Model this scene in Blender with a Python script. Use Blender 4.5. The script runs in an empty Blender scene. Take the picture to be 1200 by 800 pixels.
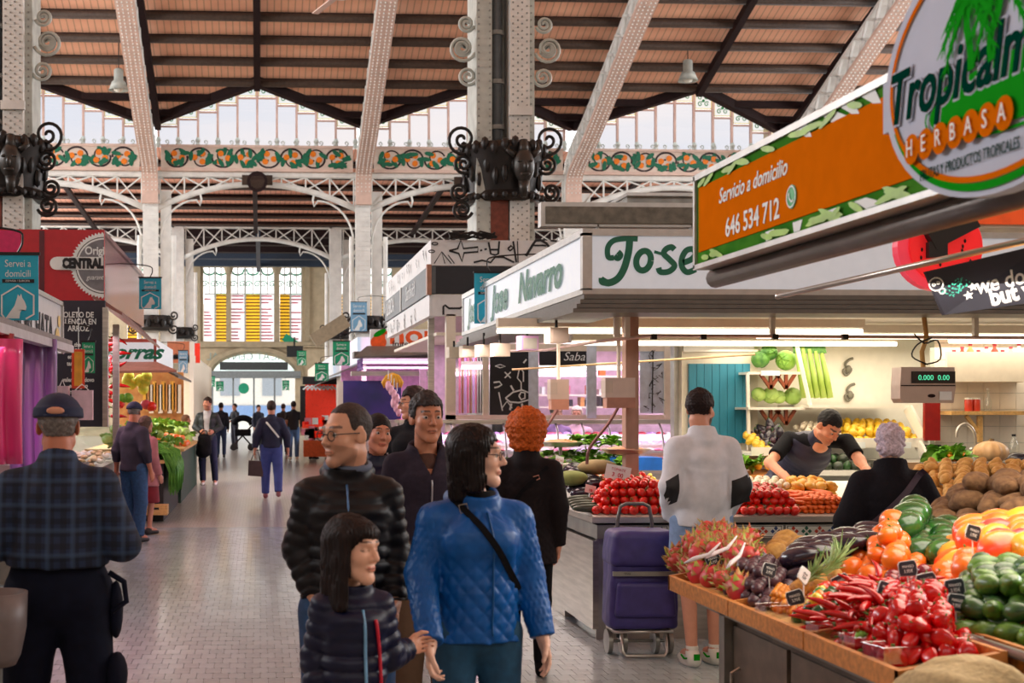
import bpy, math, random
import numpy as np
from mathutils import Vector, Matrix
random.seed(7); np.random.seed(7)
SC = bpy.context.scene
COL = SC.collection
PI = math.pi
F = 1500.0; PX, PY = 380.0, 475.0; HC = 1.70
TH = math.atan(75.0 / F)
# ---------------------------------------------------------------- camera
cd = bpy.data.cameras.new('camera'); cam = bpy.data.objects.new('camera', cd); COL.objects.link(cam)
cam.location = (0, 0, HC); cam.rotation_euler = (PI / 2, 0, -TH)
cd.sensor_width = 36; cd.lens = 36 * F / 1200.0
cd.shift_x = (600 - PX) / 1200.0; cd.shift_y = (PY - 400) / 1200.0
cd.clip_start = 0.1; cd.clip_end = 400
cd.dof.use_dof = True; cd.dof.focus_distance = 9.5; cd.dof.aperture_fstop = 4.5
SC.camera = cam
# ---------------------------------------------------------------- sky
w = bpy.data.worlds.new('sky'); SC.world = w; w.use_nodes = True
nt = w.node_tree; nt.nodes.clear()
out = nt.nodes.new('ShaderNodeOutputWorld'); bg = nt.nodes.new('ShaderNodeBackground')
tc = nt.nodes.new('ShaderNodeTexCoord'); mp = nt.nodes.new('ShaderNodeMapping'); nz = nt.nodes.new('ShaderNodeTexNoise'); cr = nt.nodes.new('ShaderNodeValToRGB')
mp.inputs['Scale'].default_value = (1.5, 1.5, 9)
nz.inputs['Scale'].default_value = 2.2; nz.inputs['Detail'].default_value = 4
cr.color_ramp.elements[0].position = .3; cr.color_ramp.elements[0].color = (.78, .84, .92, 1)
cr.color_ramp.elements[1].position = .62; cr.color_ramp.elements[1].color = (.97, .93, .91, 1)
nt.links.new(tc.outputs['Generated'], mp.inputs[0]); nt.links.new(mp.outputs[0], nz.inputs['Vector'])
nt.links.new(nz.outputs[0], cr.inputs[0]); nt.links.new(cr.outputs[0], bg.inputs[0]); nt.links.new(bg.outputs[0], out.inputs[0])
SKY = 2.0
bg.inputs[1].default_value = SKY
# ---------------------------------------------------------------- exposure
SC.view_settings.view_transform = 'Standard'; SC.view_settings.look = 'None'
SC.view_settings.exposure = 0.26; SC.view_settings.gamma = 1.0; SC.view_settings.use_curve_mapping = False
SC.cycles.use_denoising = True
SC.cycles.max_bounces = 6; SC.cycles.diffuse_bounces = 3; SC.cycles.glossy_bounces = 3
SC.cycles.transmission_bounces = 4; SC.cycles.transparent_max_bounces = 8
SC.cycles.sample_clamp_indirect = 4
SC.cycles.caustics_reflective = False; SC.cycles.caustics_refractive = False
# ---------------------------------------------------------------- lights
def area(name, loc, size, power, color=(1, 1, 1), rot=(0, 0, 0)):
 l = bpy.data.lights.new(name, 'AREA'); l.shape = 'RECTANGLE'; l.size, l.size_y = size
 l.energy = power; l.color = color
 o = bpy.data.objects.new(name, l); COL.objects.link(o); o.location = loc; o.rotation_euler = rot
 return o
def fill_light(name, c, ly, lz, power, face, color=(.95, .97, 1)):  # unseen area lamp added as hall fill, facing inward
 rot = {'+x': (PI / 2, 0, -PI / 2), '-x': (PI / 2, 0, PI / 2), '+y': (PI / 2, 0, 0)}[face]
 return area(name, c, (ly, lz), power, color, rot)
fill_light('window_daylight', (-17.5, 25, 10.5), 34, 4, 4600, '+x')  # side fills added to brighten the hall; these walls have no windows
fill_light('window_daylight', (31.5, 25, 10.5), 34, 4, 6000, '-x')
fill_light('window_daylight', (5, -9.5, 11), 36, 4, 800, '+y', (.93, .96, 1))  # added fill behind the camera for surfaces that face it
fill_light('window_daylight', (-17.5, 57.5, 6.5), 26, 5, 4300, '+x')
fill_light('window_daylight', (31.5, 57.5, 6.5), 26, 5, 4300, '-x')
# ---------------------------------------------------------------- picture -> world
CT, ST = math.cos(TH), math.sin(TH)
def ray(x, y):
 dx = (x - PX) / F; dz = (PY - y) / F
 return Vector((ST + dx * CT, CT - dx * ST, dz))
def at(x, y, Y):
 r = ray(x, y); t = Y / r.y
 return Vector((r.x * t, Y, HC + r.z * t))
def onz(x, y, z=0.0):
 r = ray(x, y); t = (z - HC) / r.z
 return Vector((r.x * t, r.y * t, z))
def onx(x, y, X):
 r = ray(x, y); t = X / r.x
 return Vector((X, r.y * t, HC + r.z * t))
# ---------------------------------------------------------------- materials
MATS = {}
def mat(name, c, rough=.5, metal=0., var=.12, scale=12., bump=0., c2=None, emit=None, es=1., alpha=None, trans=None, spec=None, stretch=(1, 1, 1), coat=0., bscale=None, attr=None, detail=3, sub=0.):
 if name in MATS: return MATS[name]
 m = bpy.data.materials.new(name); m.use_nodes = True; MATS[name] = m
 n = m.node_tree.nodes; L = m.node_tree.links; b = n['Principled BSDF']
 b.inputs['Roughness'].default_value = rough; b.inputs['Metallic'].default_value = metal
 if spec is not None: b.inputs['Specular IOR Level'].default_value = spec
 if coat: b.inputs['Coat Weight'].default_value = coat; b.inputs['Coat Roughness'].default_value = .12
 if sub: b.inputs['Subsurface Weight'].default_value = sub; b.inputs['Subsurface Radius'].default_value = (.02, .008, .004)
 t = n.new('ShaderNodeTexCoord'); mpn = n.new('ShaderNodeMapping'); mpn.inputs['Scale'].default_value = stretch
 L.new(t.outputs['Object'], mpn.inputs[0])
 z = n.new('ShaderNodeTexNoise'); z.inputs['Scale'].default_value = scale; z.inputs['Detail'].default_value = detail
 L.new(mpn.outputs[0], z.inputs['Vector'])
 c = tuple(c[:3])
 mix = n.new('ShaderNodeMix'); mix.data_type = 'RGBA'
 r = n.new('ShaderNodeMapRange'); r.inputs[1].default_value = .32; r.inputs[2].default_value = .68
 L.new(z.outputs[0], r.inputs[0]); L.new(r.outputs[0], mix.inputs[0])
 if attr:
  a = n.new('ShaderNodeAttribute'); a.attribute_name = attr
  m1 = n.new('ShaderNodeMix'); m1.data_type = 'RGBA'; m1.blend_type = 'MULTIPLY'; m1.inputs[0].default_value = 1
  L.new(a.outputs['Color'], m1.inputs[6])
  mix.inputs[6].default_value = (1 - var, 1 - var, 1 - var, 1); mix.inputs[7].default_value = (1, 1, 1, 1)
  L.new(mix.outputs[2], m1.inputs[7]); L.new(m1.outputs[2], b.inputs['Base Color'])
 else:
  lo = c2 if c2 else tuple(v * (1 - var) for v in c); hi = c if c2 else tuple(min(1, v * (1 + var)) for v in c)
  mix.inputs[6].default_value = (*lo, 1); mix.inputs[7].default_value = (*hi, 1)
  L.new(mix.outputs[2], b.inputs['Base Color'])
 if bump:
  bp = n.new('ShaderNodeBump'); bp.inputs['Strength'].default_value = min(1, bump); bp.inputs['Distance'].default_value = .01
  if bscale:
   z2 = n.new('ShaderNodeTexNoise'); z2.inputs['Scale'].default_value = bscale; L.new(mpn.outputs[0], z2.inputs['Vector']); L.new(z2.outputs[0], bp.inputs['Height'])
  else: L.new(z.outputs[0], bp.inputs['Height'])
  L.new(bp.outputs[0], b.inputs['Normal'])
 if emit:
  b.inputs['Emission Color'].default_value = (*emit, 1); b.inputs['Emission Strength'].default_value = es
 if alpha is not None: b.inputs['Alpha'].default_value = alpha
 if trans is not None: b.inputs['Transmission Weight'].default_value = trans
 return m
def S(r, g, b):   # sRGB 0-255 to linear
 return tuple(((v / 255) / 12.92 if v <= 10 else (((v / 255) + .055) / 1.055) ** 2.4) for v in (r, g, b))
def glass(name, tint=(1, 1, 1), a=.12):
 if name in MATS: return MATS[name]
 m = bpy.data.materials.new(name); m.use_nodes = True; MATS[name] = m
 n = m.node_tree.nodes; L = m.node_tree.links; n.clear()
 o = n.new('ShaderNodeOutputMaterial'); tr = n.new('ShaderNodeBsdfTransparent'); gl = n.new('ShaderNodeBsdfGlossy'); mx = n.new('ShaderNodeMixShader')
 tr.inputs[0].default_value = (*tint, 1); gl.inputs['Roughness'].default_value = .05; mx.inputs[0].default_value = a
 L.new(tr.outputs[0], mx.inputs[1]); L.new(gl.outputs[0], mx.inputs[2]); L.new(mx.outputs[0], o.inputs[0])
 return m
# ---------------------------------------------------------------- mesh builder
class MB:
 def __init__(s): s.v = []; s.f = []; s.m = []; s.mi = 0
 def add(s, vs, fs):
  k = len(s.v); s.v.extend([tuple(v) for v in vs]); s.f.extend([tuple(i + k for i in f) for f in fs]); s.m.extend([s.mi] * len(fs)); return s
 def box(s, c, d, rz=0., M=None):
  x, y, z = d[0] / 2, d[1] / 2, d[2] / 2
  p = [(-x, -y, -z), (x, -y, -z), (x, y, -z), (-x, y, -z), (-x, -y, z), (x, -y, z), (x, y, z), (-x, y, z)]
  if M is None: M = Matrix.Rotation(rz, 3, 'Z')
  c = Vector(c)
  return s.add([M @ Vector(q) + c for q in p], [(0, 3, 2, 1), (4, 5, 6, 7), (0, 1, 5, 4), (1, 2, 6, 5), (2, 3, 7, 6), (3, 0, 4, 7)])
 def bb(s, x0, x1, y0, y1, z0, z1):
  return s.box(((x0 + x1) / 2, (y0 + y1) / 2, (z0 + z1) / 2), (abs(x1 - x0), abs(y1 - y0), abs(z1 - z0)))
 def bar(s, a, b, w, h=None, up=(0, 0, 1)):
  a = Vector(a); b = Vector(b); h = h or w
  d = (b - a); L = d.length
  if L < 1e-6: return s
  d.normalize(); u = Vector(up)
  if abs(d.dot(u)) > .98: u = Vector((0, 1, 0)) if abs(d.y) < .9 else Vector((1, 0, 0))
  sx = d.cross(u).normalized(); sz = sx.cross(d)
  M = Matrix((sx, d, sz)).transposed()
  return s.box((a + b) / 2, (w, L, h), M=M)
 def tube(s, pts, r, n=8, r2=None, cap=True, closed=False):
  pts = [Vector(p) for p in pts]; N = len(pts)
  rs = r if isinstance(r, (list, tuple)) else [r + ((r2 if r2 is not None else r) - r) * i / max(1, N - 1) for i in range(N)]
  vs = []; pu = None
  for i, p in enumerate(pts):
   if closed: d = pts[(i + 1) % N] - pts[i - 1]
   else: d = pts[min(i + 1, N - 1)] - pts[max(i - 1, 0)]
   if d.length < 1e-9: d = Vector((0, 0, 1))
   d.normalize()
   if pu is None: pu = Vector((0, 0, 1)) if abs(d.z) < .9 else Vector((1, 0, 0))
   x = (pu - d * pu.dot(d))
   if x.length < 1e-6: x = d.orthogonal()
   x.normalize(); pu = x; y = d.cross(x)
   for k in range(n):
    a = 2 * PI * k / n; vs.append(p + (x * math.cos(a) + y * math.sin(a)) * rs[i])
  fs = []
  for i in range(N if closed else N - 1):
   j = (i + 1) % N
   for k in range(n):
    k2 = (k + 1) % n; fs.append((i * n + k, i * n + k2, j * n + k2, j * n + k))
  if cap and not closed:
   fs.append(tuple(range(n))[::-1]); fs.append(tuple((N - 1) * n + k for k in range(n)))
  return s.add(vs, fs)
 def cyl(s, a, b, r, r2=None, n=16): return s.tube([a, b], [r, r if r2 is None else r2], n)
 def lathe(s, prof, c=(0, 0, 0), n=16, M=None):
  vs = []; fs = []; c = Vector(c)
  for r, z in prof:
   for k in range(n):
    a = 2 * PI * k / n; q = Vector((r * math.cos(a), r * math.sin(a), z))
    vs.append((M @ q if M is not None else q) + c)
  for i in range(len(prof) - 1):
   for k in range(n):
    k2 = (k + 1) % n; fs.append((i * n + k, i * n + k2, (i + 1) * n + k2, (i + 1) * n + k))
  if prof[0][0] > 1e-5: fs.append(tuple(range(n))[::-1])
  if prof[-1][0] > 1e-5: fs.append(tuple((len(prof) - 1) * n + k for k in range(n)))
  return s.add(vs, fs)
 def ell(s, c, r, n=12, m=8, M=None):
  if isinstance(r, (int, float)): r = (r, r, r)
  vs = []; fs = []; c = Vector(c)
  for i in range(m + 1):
   t = PI * i / m
   for k in range(n):
    a = 2 * PI * k / n; q = Vector((r[0] * math.sin(t) * math.cos(a), r[1] * math.sin(t) * math.sin(a), -r[2] * math.cos(t)))
    vs.append((M @ q if M is not None else q) + c)
  for i in range(m):
   for k in range(n):
    k2 = (k + 1) % n; fs.append((i * n + k, i * n + k2, (i + 1) * n + k2, (i + 1) * n + k))
  return s.add(vs, fs)
 def poly(s, pts, d):   # flat polygon given as 3D points, extruded by vector d
  n = len(pts); d = Vector(d); P = [Vector(p) for p in pts]
  fs = [tuple(range(n))[::-1], tuple(range(n, 2 * n))] + [(i, (i + 1) % n, n + (i + 1) % n, n + i) for i in range(n)]
  return s.add(P + [p + d for p in P], fs)
 def quad(s, a, b, c, d): return s.add([a, b, c, d], [(0, 1, 2, 3)])
 def build(s, name, m, parent=None, smooth=False, loc=None):
  me = bpy.data.meshes.new(name); me.from_pydata(s.v, [], s.f)
  ms = m if isinstance(m, (list, tuple)) else [m]
  for q in ms: me.materials.append(q)
  if len(ms) > 1: me.polygons.foreach_set('material_index', s.m)
  if smooth: me.polygons.foreach_set('use_smooth', [True] * len(me.polygons))
  me.update()
  o = bpy.data.objects.new(name, me); COL.objects.link(o)
  if parent is not None: o.parent = parent
  if loc is not None: o.location = loc
  if smooth == 'auto':
   me.polygons.foreach_set('use_smooth', [True] * len(me.polygons)); me.set_sharp_from_angle(angle=.7)
  return o
def tag(o, label=None, cat=None, group=None, kind=None):
 if label: o['label'] = label
 if cat: o['category'] = cat
 if group: o['group'] = group
 if kind: o['kind'] = kind
 return o
def thing(name, label, cat, loc=(0, 0, 0), rz=0., group=None):
 o = bpy.data.objects.new(name, None); COL.objects.link(o); o.location = loc; o.rotation_euler = (0, 0, rz); o.empty_display_size = .1
 return tag(o, label, cat, group)
def copy_tree(o, parent=None):
 c = o.copy(); COL.objects.link(c)
 if parent is not None: c.parent = parent
 for ch in [q for q in o.children]: copy_tree(ch, c)
 return c
def struct(o): o['kind'] = 'structure'; return o
def text(name, s, m, parent, M, size=.1, ext=.002, off=0., shear=0., align='CENTER', sx=1., spacing=1., ay='CENTER'):
 """flat lettering: M places the text plane (x = reading direction, y = up, z = towards the reader)"""
 cu = bpy.data.curves.new(name, 'FONT'); cu.body = s; cu.size = size; cu.extrude = ext; cu.offset = off; cu.shear = shear
 cu.align_x = align; cu.align_y = ay; cu.space_character = spacing; cu.resolution_u = 3
 t = bpy.data.objects.new('t', cu); COL.objects.link(t)
 dg = bpy.context.evaluated_depsgraph_get(); me = bpy.data.meshes.new_from_object(t.evaluated_get(dg))
 bpy.data.objects.remove(t); bpy.data.curves.remove(cu)
 me.name = name; me.materials.clear(); me.materials.append(m)
 me.transform(M @ Matrix.Diagonal((sx, 1, 1, 1)))
 o = bpy.data.objects.new(name, me); COL.objects.link(o); o.parent = parent
 return o
def frame(o, x, y):   # 4x4 from origin, reading dir, up dir
 x = Vector(x).normalized(); y = Vector(y).normalized(); z = x.cross(y)
 m = Matrix((x, y, z)).transposed().to_4x4(); m.translation = Vector(o); return m
FRONT = ((1, 0, 0), (0, 0, 1))   # reader looks along +Y
SIDE_R = ((0, -1, 0), (0, 0, 1)) # signs right of the aisle, facing -X
SIDE_L = ((0, 1, 0), (0, 0, 1))  # signs left of the aisle, facing +X
_J = [0]
def jit():   # a hair of extra height so that overlapping strokes never share one plane
 _J[0] = (_J[0] + 1) % 37; return .00009 * _J[0]
def stroke(mb, pts, wd, o, x, y, th=.002):   # flat brush stroke: pts 2D, drawn in plane (o,x,y)
 o = Vector(o); x = Vector(x); y = Vector(y); z = x.cross(y); th += jit()
 N = len(pts); L = []; R = []
 for i in range(N):
  a = Vector(pts[max(0, i - 1)]); b = Vector(pts[min(N - 1, i + 1)]); d = (b - a)
  if d.length < 1e-9: d = Vector((1, 0))
  d.normalize(); nrm = Vector((-d.y, d.x)); w_ = wd[i] / 2 if isinstance(wd, (list, tuple)) else wd / 2
  p = Vector(pts[i]); l = p + nrm * w_; r = p - nrm * w_
  L.append(o + x * l.x + y * l.y + z * th); R.append(o + x * r.x + y * r.y + z * th)
 k = len(mb.v)
 return mb.add(L + R, [(i, N + i, N + i + 1, i + 1) for i in range(N - 1)])
def disc(mb, c, rx, ry, o, x, y, th=.002, n=20, a0=0.):
 o = Vector(o); x = Vector(x); y = Vector(y); z = x.cross(y); pts = []; th += jit()
 for k in range(n):
  a = 2 * PI * k / n; px = rx * math.cos(a); py = ry * math.sin(a)
  qx = px * math.cos(a0) - py * math.sin(a0); qy = px * math.sin(a0) + py * math.cos(a0)
  pts.append(o + x * (c[0] + qx) + y * (c[1] + qy) + z * th)
 return mb.add(pts, [tuple(range(n))])
def arc(cx, cy, r, a0, a1, n=12, ry=None):
 ry = ry if ry is not None else r
 return [(cx + r * math.cos(a0 + (a1 - a0) * i / n), cy + ry * math.sin(a0 + (a1 - a0) * i / n)) for i in range(n + 1)]
def spiral(cx, cy, r0, r1, a0, a1, n=28): return [(cx + (r0 + (r1 - r0) * i / n) * math.cos(a0 + (a1 - a0) * i / n), cy + (r0 + (r1 - r0) * i / n) * math.sin(a0 + (a1 - a0) * i / n)) for i in range(n + 1)]
def smooth2(pts, k=6):   # Catmull-Rom through 2D or 3D points
 P = [Vector(p) for p in pts]; out = []
 for i in range(len(P) - 1):
  a = P[max(0, i - 1)]; b = P[i]; c = P[i + 1]; d = P[min(len(P) - 1, i + 2)]
  for j in range(k):
   t = j / k; out.append(.5 * ((2 * b) + (c - a) * t + (2 * a - 5 * b + 4 * c - d) * t * t + (3 * b - a - 3 * c + d) * t ** 3))
 out.append(P[-1]); return out
# ================================================================ BUILDING
M_iron = mat('cream_iron', S(228, 226, 220), .55, var=.1, scale=3, bump=.15)
M_pinkiron = mat('pinkish_iron', S(218, 186, 170), .55, var=.08, scale=4, bump=.1)
M_greyiron = mat('greenish_grey_iron', S(186, 190, 182), .5, var=.15, scale=5, bump=.2)
M_white = mat('white_paint', S(232, 230, 226), .45, var=.05)
M_dark = mat('dark_beam', S(38, 22, 22), .7, var=.2, spec=.2)
M_purlin = mat('brown_purlin', S(74, 58, 48), .6, var=.2, spec=.25)
M_board = mat('terracotta_boards', S(226, 168, 146), .8, var=.1, scale=1.2)
M_black = mat('wrought_black', S(34, 30, 28), .45, metal=.3, var=.3)
M_rivet = mat('rivet_grey', S(150, 148, 142), .5, var=.1)
M_stone = mat('sandstone', S(186, 166, 136), .85, var=.12, scale=2.5, bump=.3)
M_stone2 = mat('sandstone_trim', S(166, 148, 120), .85, var=.12, scale=3, bump=.3)
M_tile = mat('floor_tile_grey', S(180, 196, 204), .26, var=.08, scale=1.5, coat=.5)
M_grout = mat('floor_grout', S(84, 82, 80), .7, var=.2)
XK = [-3.6 + 7 * k for k in range(-1, 5)]
# ---- floor: far part is a material, the near part carries real tiles
def floor_mat():
 m = bpy.data.materials.new('floor_far'); m.use_nodes = True; n = m.node_tree.nodes; L = m.node_tree.links; b = n['Principled BSDF']
 t = n.new('ShaderNodeTexCoord'); br = n.new('ShaderNodeTexBrick'); br.inputs['Scale'].default_value = 1
 br.inputs['Brick Width'].default_value = .1; br.inputs['Row Height'].default_value = .16; br.inputs['Mortar Size'].default_value = .004
 br.inputs['Color1'].default_value = (*S(190, 188, 182), 1); br.inputs['Color2'].default_value = (*S(176, 174, 168), 1); br.inputs['Mortar'].default_value = (*S(120, 116, 110), 1)
 L.new(t.outputs['Object'], br.inputs['Vector']); L.new(br.outputs[0], b.inputs['Base Color'])
 b.inputs['Roughness'].default_value = .28; b.inputs['Coat Weight'].default_value = .5; b.inputs['Coat Roughness'].default_value = .2
 return m
fl = MB().quad((-30, 17.92, 0), (45, 17.92, 0), (45, 80, 0), (-30, 80, 0)).quad((-30, -12, 0), (45, -12, 0), (45, 7.53, 0), (-30, 7.53, 0)).quad((-30, 7.53, 0), (-2.76, 7.53, 0), (-2.76, 17.92, 0), (-30, 17.92, 0)).quad((4.66, 7.53, 0), (45, 7.53, 0), (45, 17.92, 0), (4.66, 17.92, 0)).build('floor', floor_mat()); struct(fl)
MB().quad((-2.8, 7.5, -.006), (4.7, 7.5, -.006), (4.7, 18, -.006), (-2.8, 18, -.006)).build('grout_bed', M_grout, fl)
def tile_geo(mb, cx, cy, rnd):
 hx, hy, g, c = .05, .08, .0013, .011
 x0, x1, y0, y1 = cx - hx + g, cx + hx - g, cy - hy + g, cy + hy - g; z = rnd.uniform(-.0008, .0008)
 P = [(x0 + c, y0), (x1 - c, y0), (x1, y0 + c), (x1, y1 - c), (x1 - c, y1), (x0 + c, y1), (x0, y1 - c), (x0, y0 + c)]
 mb.add([(p[0], p[1], z) for p in P] + [(p[0], p[1], -.006) for p in P], [tuple(range(8))] + [(i, 8 + i, 8 + (i + 1) % 8, (i + 1) % 8) for i in range(8)])
rt = random.Random(3)
tile_me = []
for q in range(4):
 mb = MB(); tile_geo(mb, 0, 0, rt); o = mb.build('tile', [M_tile, mat('floor_tile_warm', S(172, 186, 192), .26, var=.08, coat=.5)][q % 2]); tile_me.append(o.data); bpy.data.objects.remove(o)
cnt = 0; st = MB(); st2 = MB()
row = 0; y = 7.6
while y < 17.9:
 xx = -2.7 + (.05 if row % 2 else 0)
 while xx < 4.6:
  p_in = -2.0 < xx < 3.4 and not (-1.35 < xx < -.35 and y < 8.2) and not (.4 < xx < 1.9 and y < 8.6)
  if p_in and cnt < 300:
   o = bpy.data.objects.new('tile', tile_me[(cnt * 7 + row) % 4]); COL.objects.link(o); o.parent = fl; o.location = (xx, y, 0); cnt += 1
  else: tile_geo(st if rt.random() < .6 else st2, xx, y, rt)
  xx += .1
 y += .16; row += 1
tag(st.build('floor_tiles_grey', M_tile, fl), kind='stuff'); tag(st2.build('floor_tiles_warm', mat('floor_tile_warm', (0, 0, 0)), fl), kind='stuff')
# ---- main roof seen from below
def rz(Y): return 11.9 + .35 * (40 - Y)
ceil = MB()
X0, X1 = -18, 32
pts = [(X0, 20)]
edge = []
xs = XK[0] - 7
while xs < X1 + 1:
 edge += [(xs, 42.25), (xs + 3.5, 40.0)]; xs += 7
ed = [(X0, 41)] + [e for e in edge if X0 < e[0] < X1] + [(X1, 41)]
for a, b in zip(ed[:-1], ed[1:]):
 ceil.add([(a[0], 12, rz(20)+1.2), (b[0], 12, rz(20)+1.2), (b[0], 20, rz(20)), (a[0], 20, rz(20))], [(0, 1, 2, 3)]).add([(a[0], -12, rz(20)+1.2), (b[0], -12, rz(20)+1.2), (b[0], 12, rz(20)+1.2), (a[0], 12, rz(20)+1.2)], [(0, 1, 2, 3)]).add([(a[0], 20, rz(20)), (b[0], 20, rz(20)), (b[0], b[1], rz(b[1])), (a[0], a[1], rz(a[1]))], [(0, 1, 2, 3)])
def board_mat(name, c, pitch=.2):
 m = mat(name, c, .8, var=.1, scale=1.0)
 n = m.node_tree.nodes; L = m.node_tree.links; b = n['Principled BSDF']
 src = b.inputs['Base Color'].links[0].from_socket
 t = n.new('ShaderNodeTexCoord'); wv = n.new('ShaderNodeTexWave'); wv.wave_type = 'BANDS'; wv.bands_direction = 'X'; wv.inputs['Scale'].default_value = 6.283 / pitch / 20
 r = n.new('ShaderNodeMapRange'); r.inputs[1].default_value = 0; r.inputs[2].default_value = .12; r.inputs[3].default_value = .62; r.inputs[4].default_value = 1
 mx = n.new('ShaderNodeMix'); mx.data_type = 'RGBA'; mx.blend_type = 'MULTIPLY'; mx.inputs[0].default_value = 1
 L.new(t.outputs['Object'], wv.inputs['Vector']); L.new(wv.outputs['Fac'], r.inputs[0]); L.new(src, mx.inputs[6]); L.new(r.outputs[0], mx.inputs[7]); L.new(mx.outputs[2], b.inputs['Base Color'])
 return m
ceil = struct(ceil.build('ceiling', board_mat('roof_boards', S(252, 186, 152))))
Y = 40.0
while Y > 28:
 MB().tube([(X0, Y, rz(Y) - .14), (X1, Y, rz(Y) - .14)], .13, 8).build('purlin', M_purlin, ceil, smooth=True)
 MB().bb(X0, X1, Y - .05, Y + .28, rz(Y) - .1, rz(Y) - .005).build('purlin_flange', M_dark, ceil)
 Y -= 1.05
for Yk, h in ((40.9, .5), (41.75, .35)):   # short purlins in the triangles by the ribs
 for xk in XK:
  hw = 3.5 * (Yk - 40.0 ) / 2.25
  for sx in (-1, 1):
   a = xk; b = xk + sx * (3.5 - hw)
   MB().bar((a, Yk, rz(Yk) - .1), (b, Yk, rz(Yk) - .1), .22, .2).build('purlin', M_dark, ceil)
for a, b in zip(ed[:-1], ed[1:]):
 MB().bar((a[0], a[1], rz(a[1]) - .1), (b[0], b[1], rz(b[1]) - .1), .25, .3).build('valley_beam', M_dark, ceil)
for xk in XK:
 for dx in (0, 3.5):
  MB().bar((xk + dx + (.25 if dx == 0 else 0), 42.2 if dx == 0 else 40, rz(42.2 if dx == 0 else 40) - .3), (xk + dx + (.25 if dx == 0 else 0), 22, rz(22) - .3), .2, .24).build('rafter', M_dark, ceil)
# ---- clerestory, one glazed gable between each pair of ribs
M_mull = mat('salmon_mullion', S(196, 160, 146), .6, var=.08)
M_gl = glass('clear_pane', (.97, .97, .98), .06); M_ms = glass('hazy_roof_glass', (.41, .4, .41), .03)
M_yel = mat('cream_border', S(236, 220, 150), .5, var=.08); M_grn = mat('green_scroll', S(28, 120, 62), .5, var=.2)
M_pnl = glass('milk_glass_panel', (.44, .43, .4), .03)
def zt(X):   # top of glazing
 u = abs(((X - XK[0]) % 7) - 3.5) / 3.5
 return 12.35 - 1.3 * u
ZB = 10.2; YC = 42.35
wn = 1
for xk in XK[:-1]:
 W = struct(thing('window_%d' % wn, None, None, (0, 0, 0))); wn += 1
 nb = 10; x = [xk + .25 + (6.5) * i / nb for i in range(nb + 1)]
 for i in range(nb + 1):
  MB().bb(x[i] - .035, x[i] + .035, YC - .05, YC + .05, ZB, zt(x[i]) + .1).build('mullion', M_mull, W)
  MB().lathe([(.05, 0), (.09, .06), (.06, .14), (.09, .22), (.05, .32)], (x[i], YC - .06, ZB), 8).build('mullion_foot', M_greyiron, W)
 for i in range(nb):
  a, b = x[i] + .035, x[i + 1] - .035; xm = (a + b) / 2
  top = zt(xm); tz = max(ZB + .5, top - .38)
  MB().bb(a, b, YC - .03, YC + .03, tz - .03, tz + .03).build('transom', M_mull, W)
  MB().quad((a, YC, ZB), (b, YC, ZB), (b, YC, tz), (a, YC, tz)).build('pane', M_ms, W)
  MB().quad((a, YC, top + .12), (b, YC, top + .12), (b, YC, top + .3), (a, YC, top + .3)).build('pane', M_ms, W)
  p = MB(); hz = .56
  z0 = tz + .05; z1 = z0 + hz
  p.quad((a, YC, z0), (b, YC, z0), (b, YC, z1), (a, YC, z1))
  P = p.build('ornament_panel', M_pnl, W)
  q = MB(); bw = .03
  q.bb(a, b, YC - .015, YC - .003, z0, z0 + bw).bb(a, b, YC - .015, YC - .003, z1 - bw, z1).bb(a, a + bw, YC - .015, YC - .003, z0, z1).bb(b - bw, b, YC - .015, YC - .003, z0, z1)
  q.build('border', M_yel, P)
  g = MB(); zc = (z0 + z1) / 2
  for sx in (-1, 1):
   for sz in (-1, 1):
    stroke(g, spiral(sx * .11, sz * .11, .09, .02, PI * .2, PI * 2.6, 14), .03, (xm, YC - .02, zc), *FRONT)
  disc(g, (0, 0), .05, .05, (xm, YC - .02, zc), *FRONT)
  g.build('scroll', M_grn, P)
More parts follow.
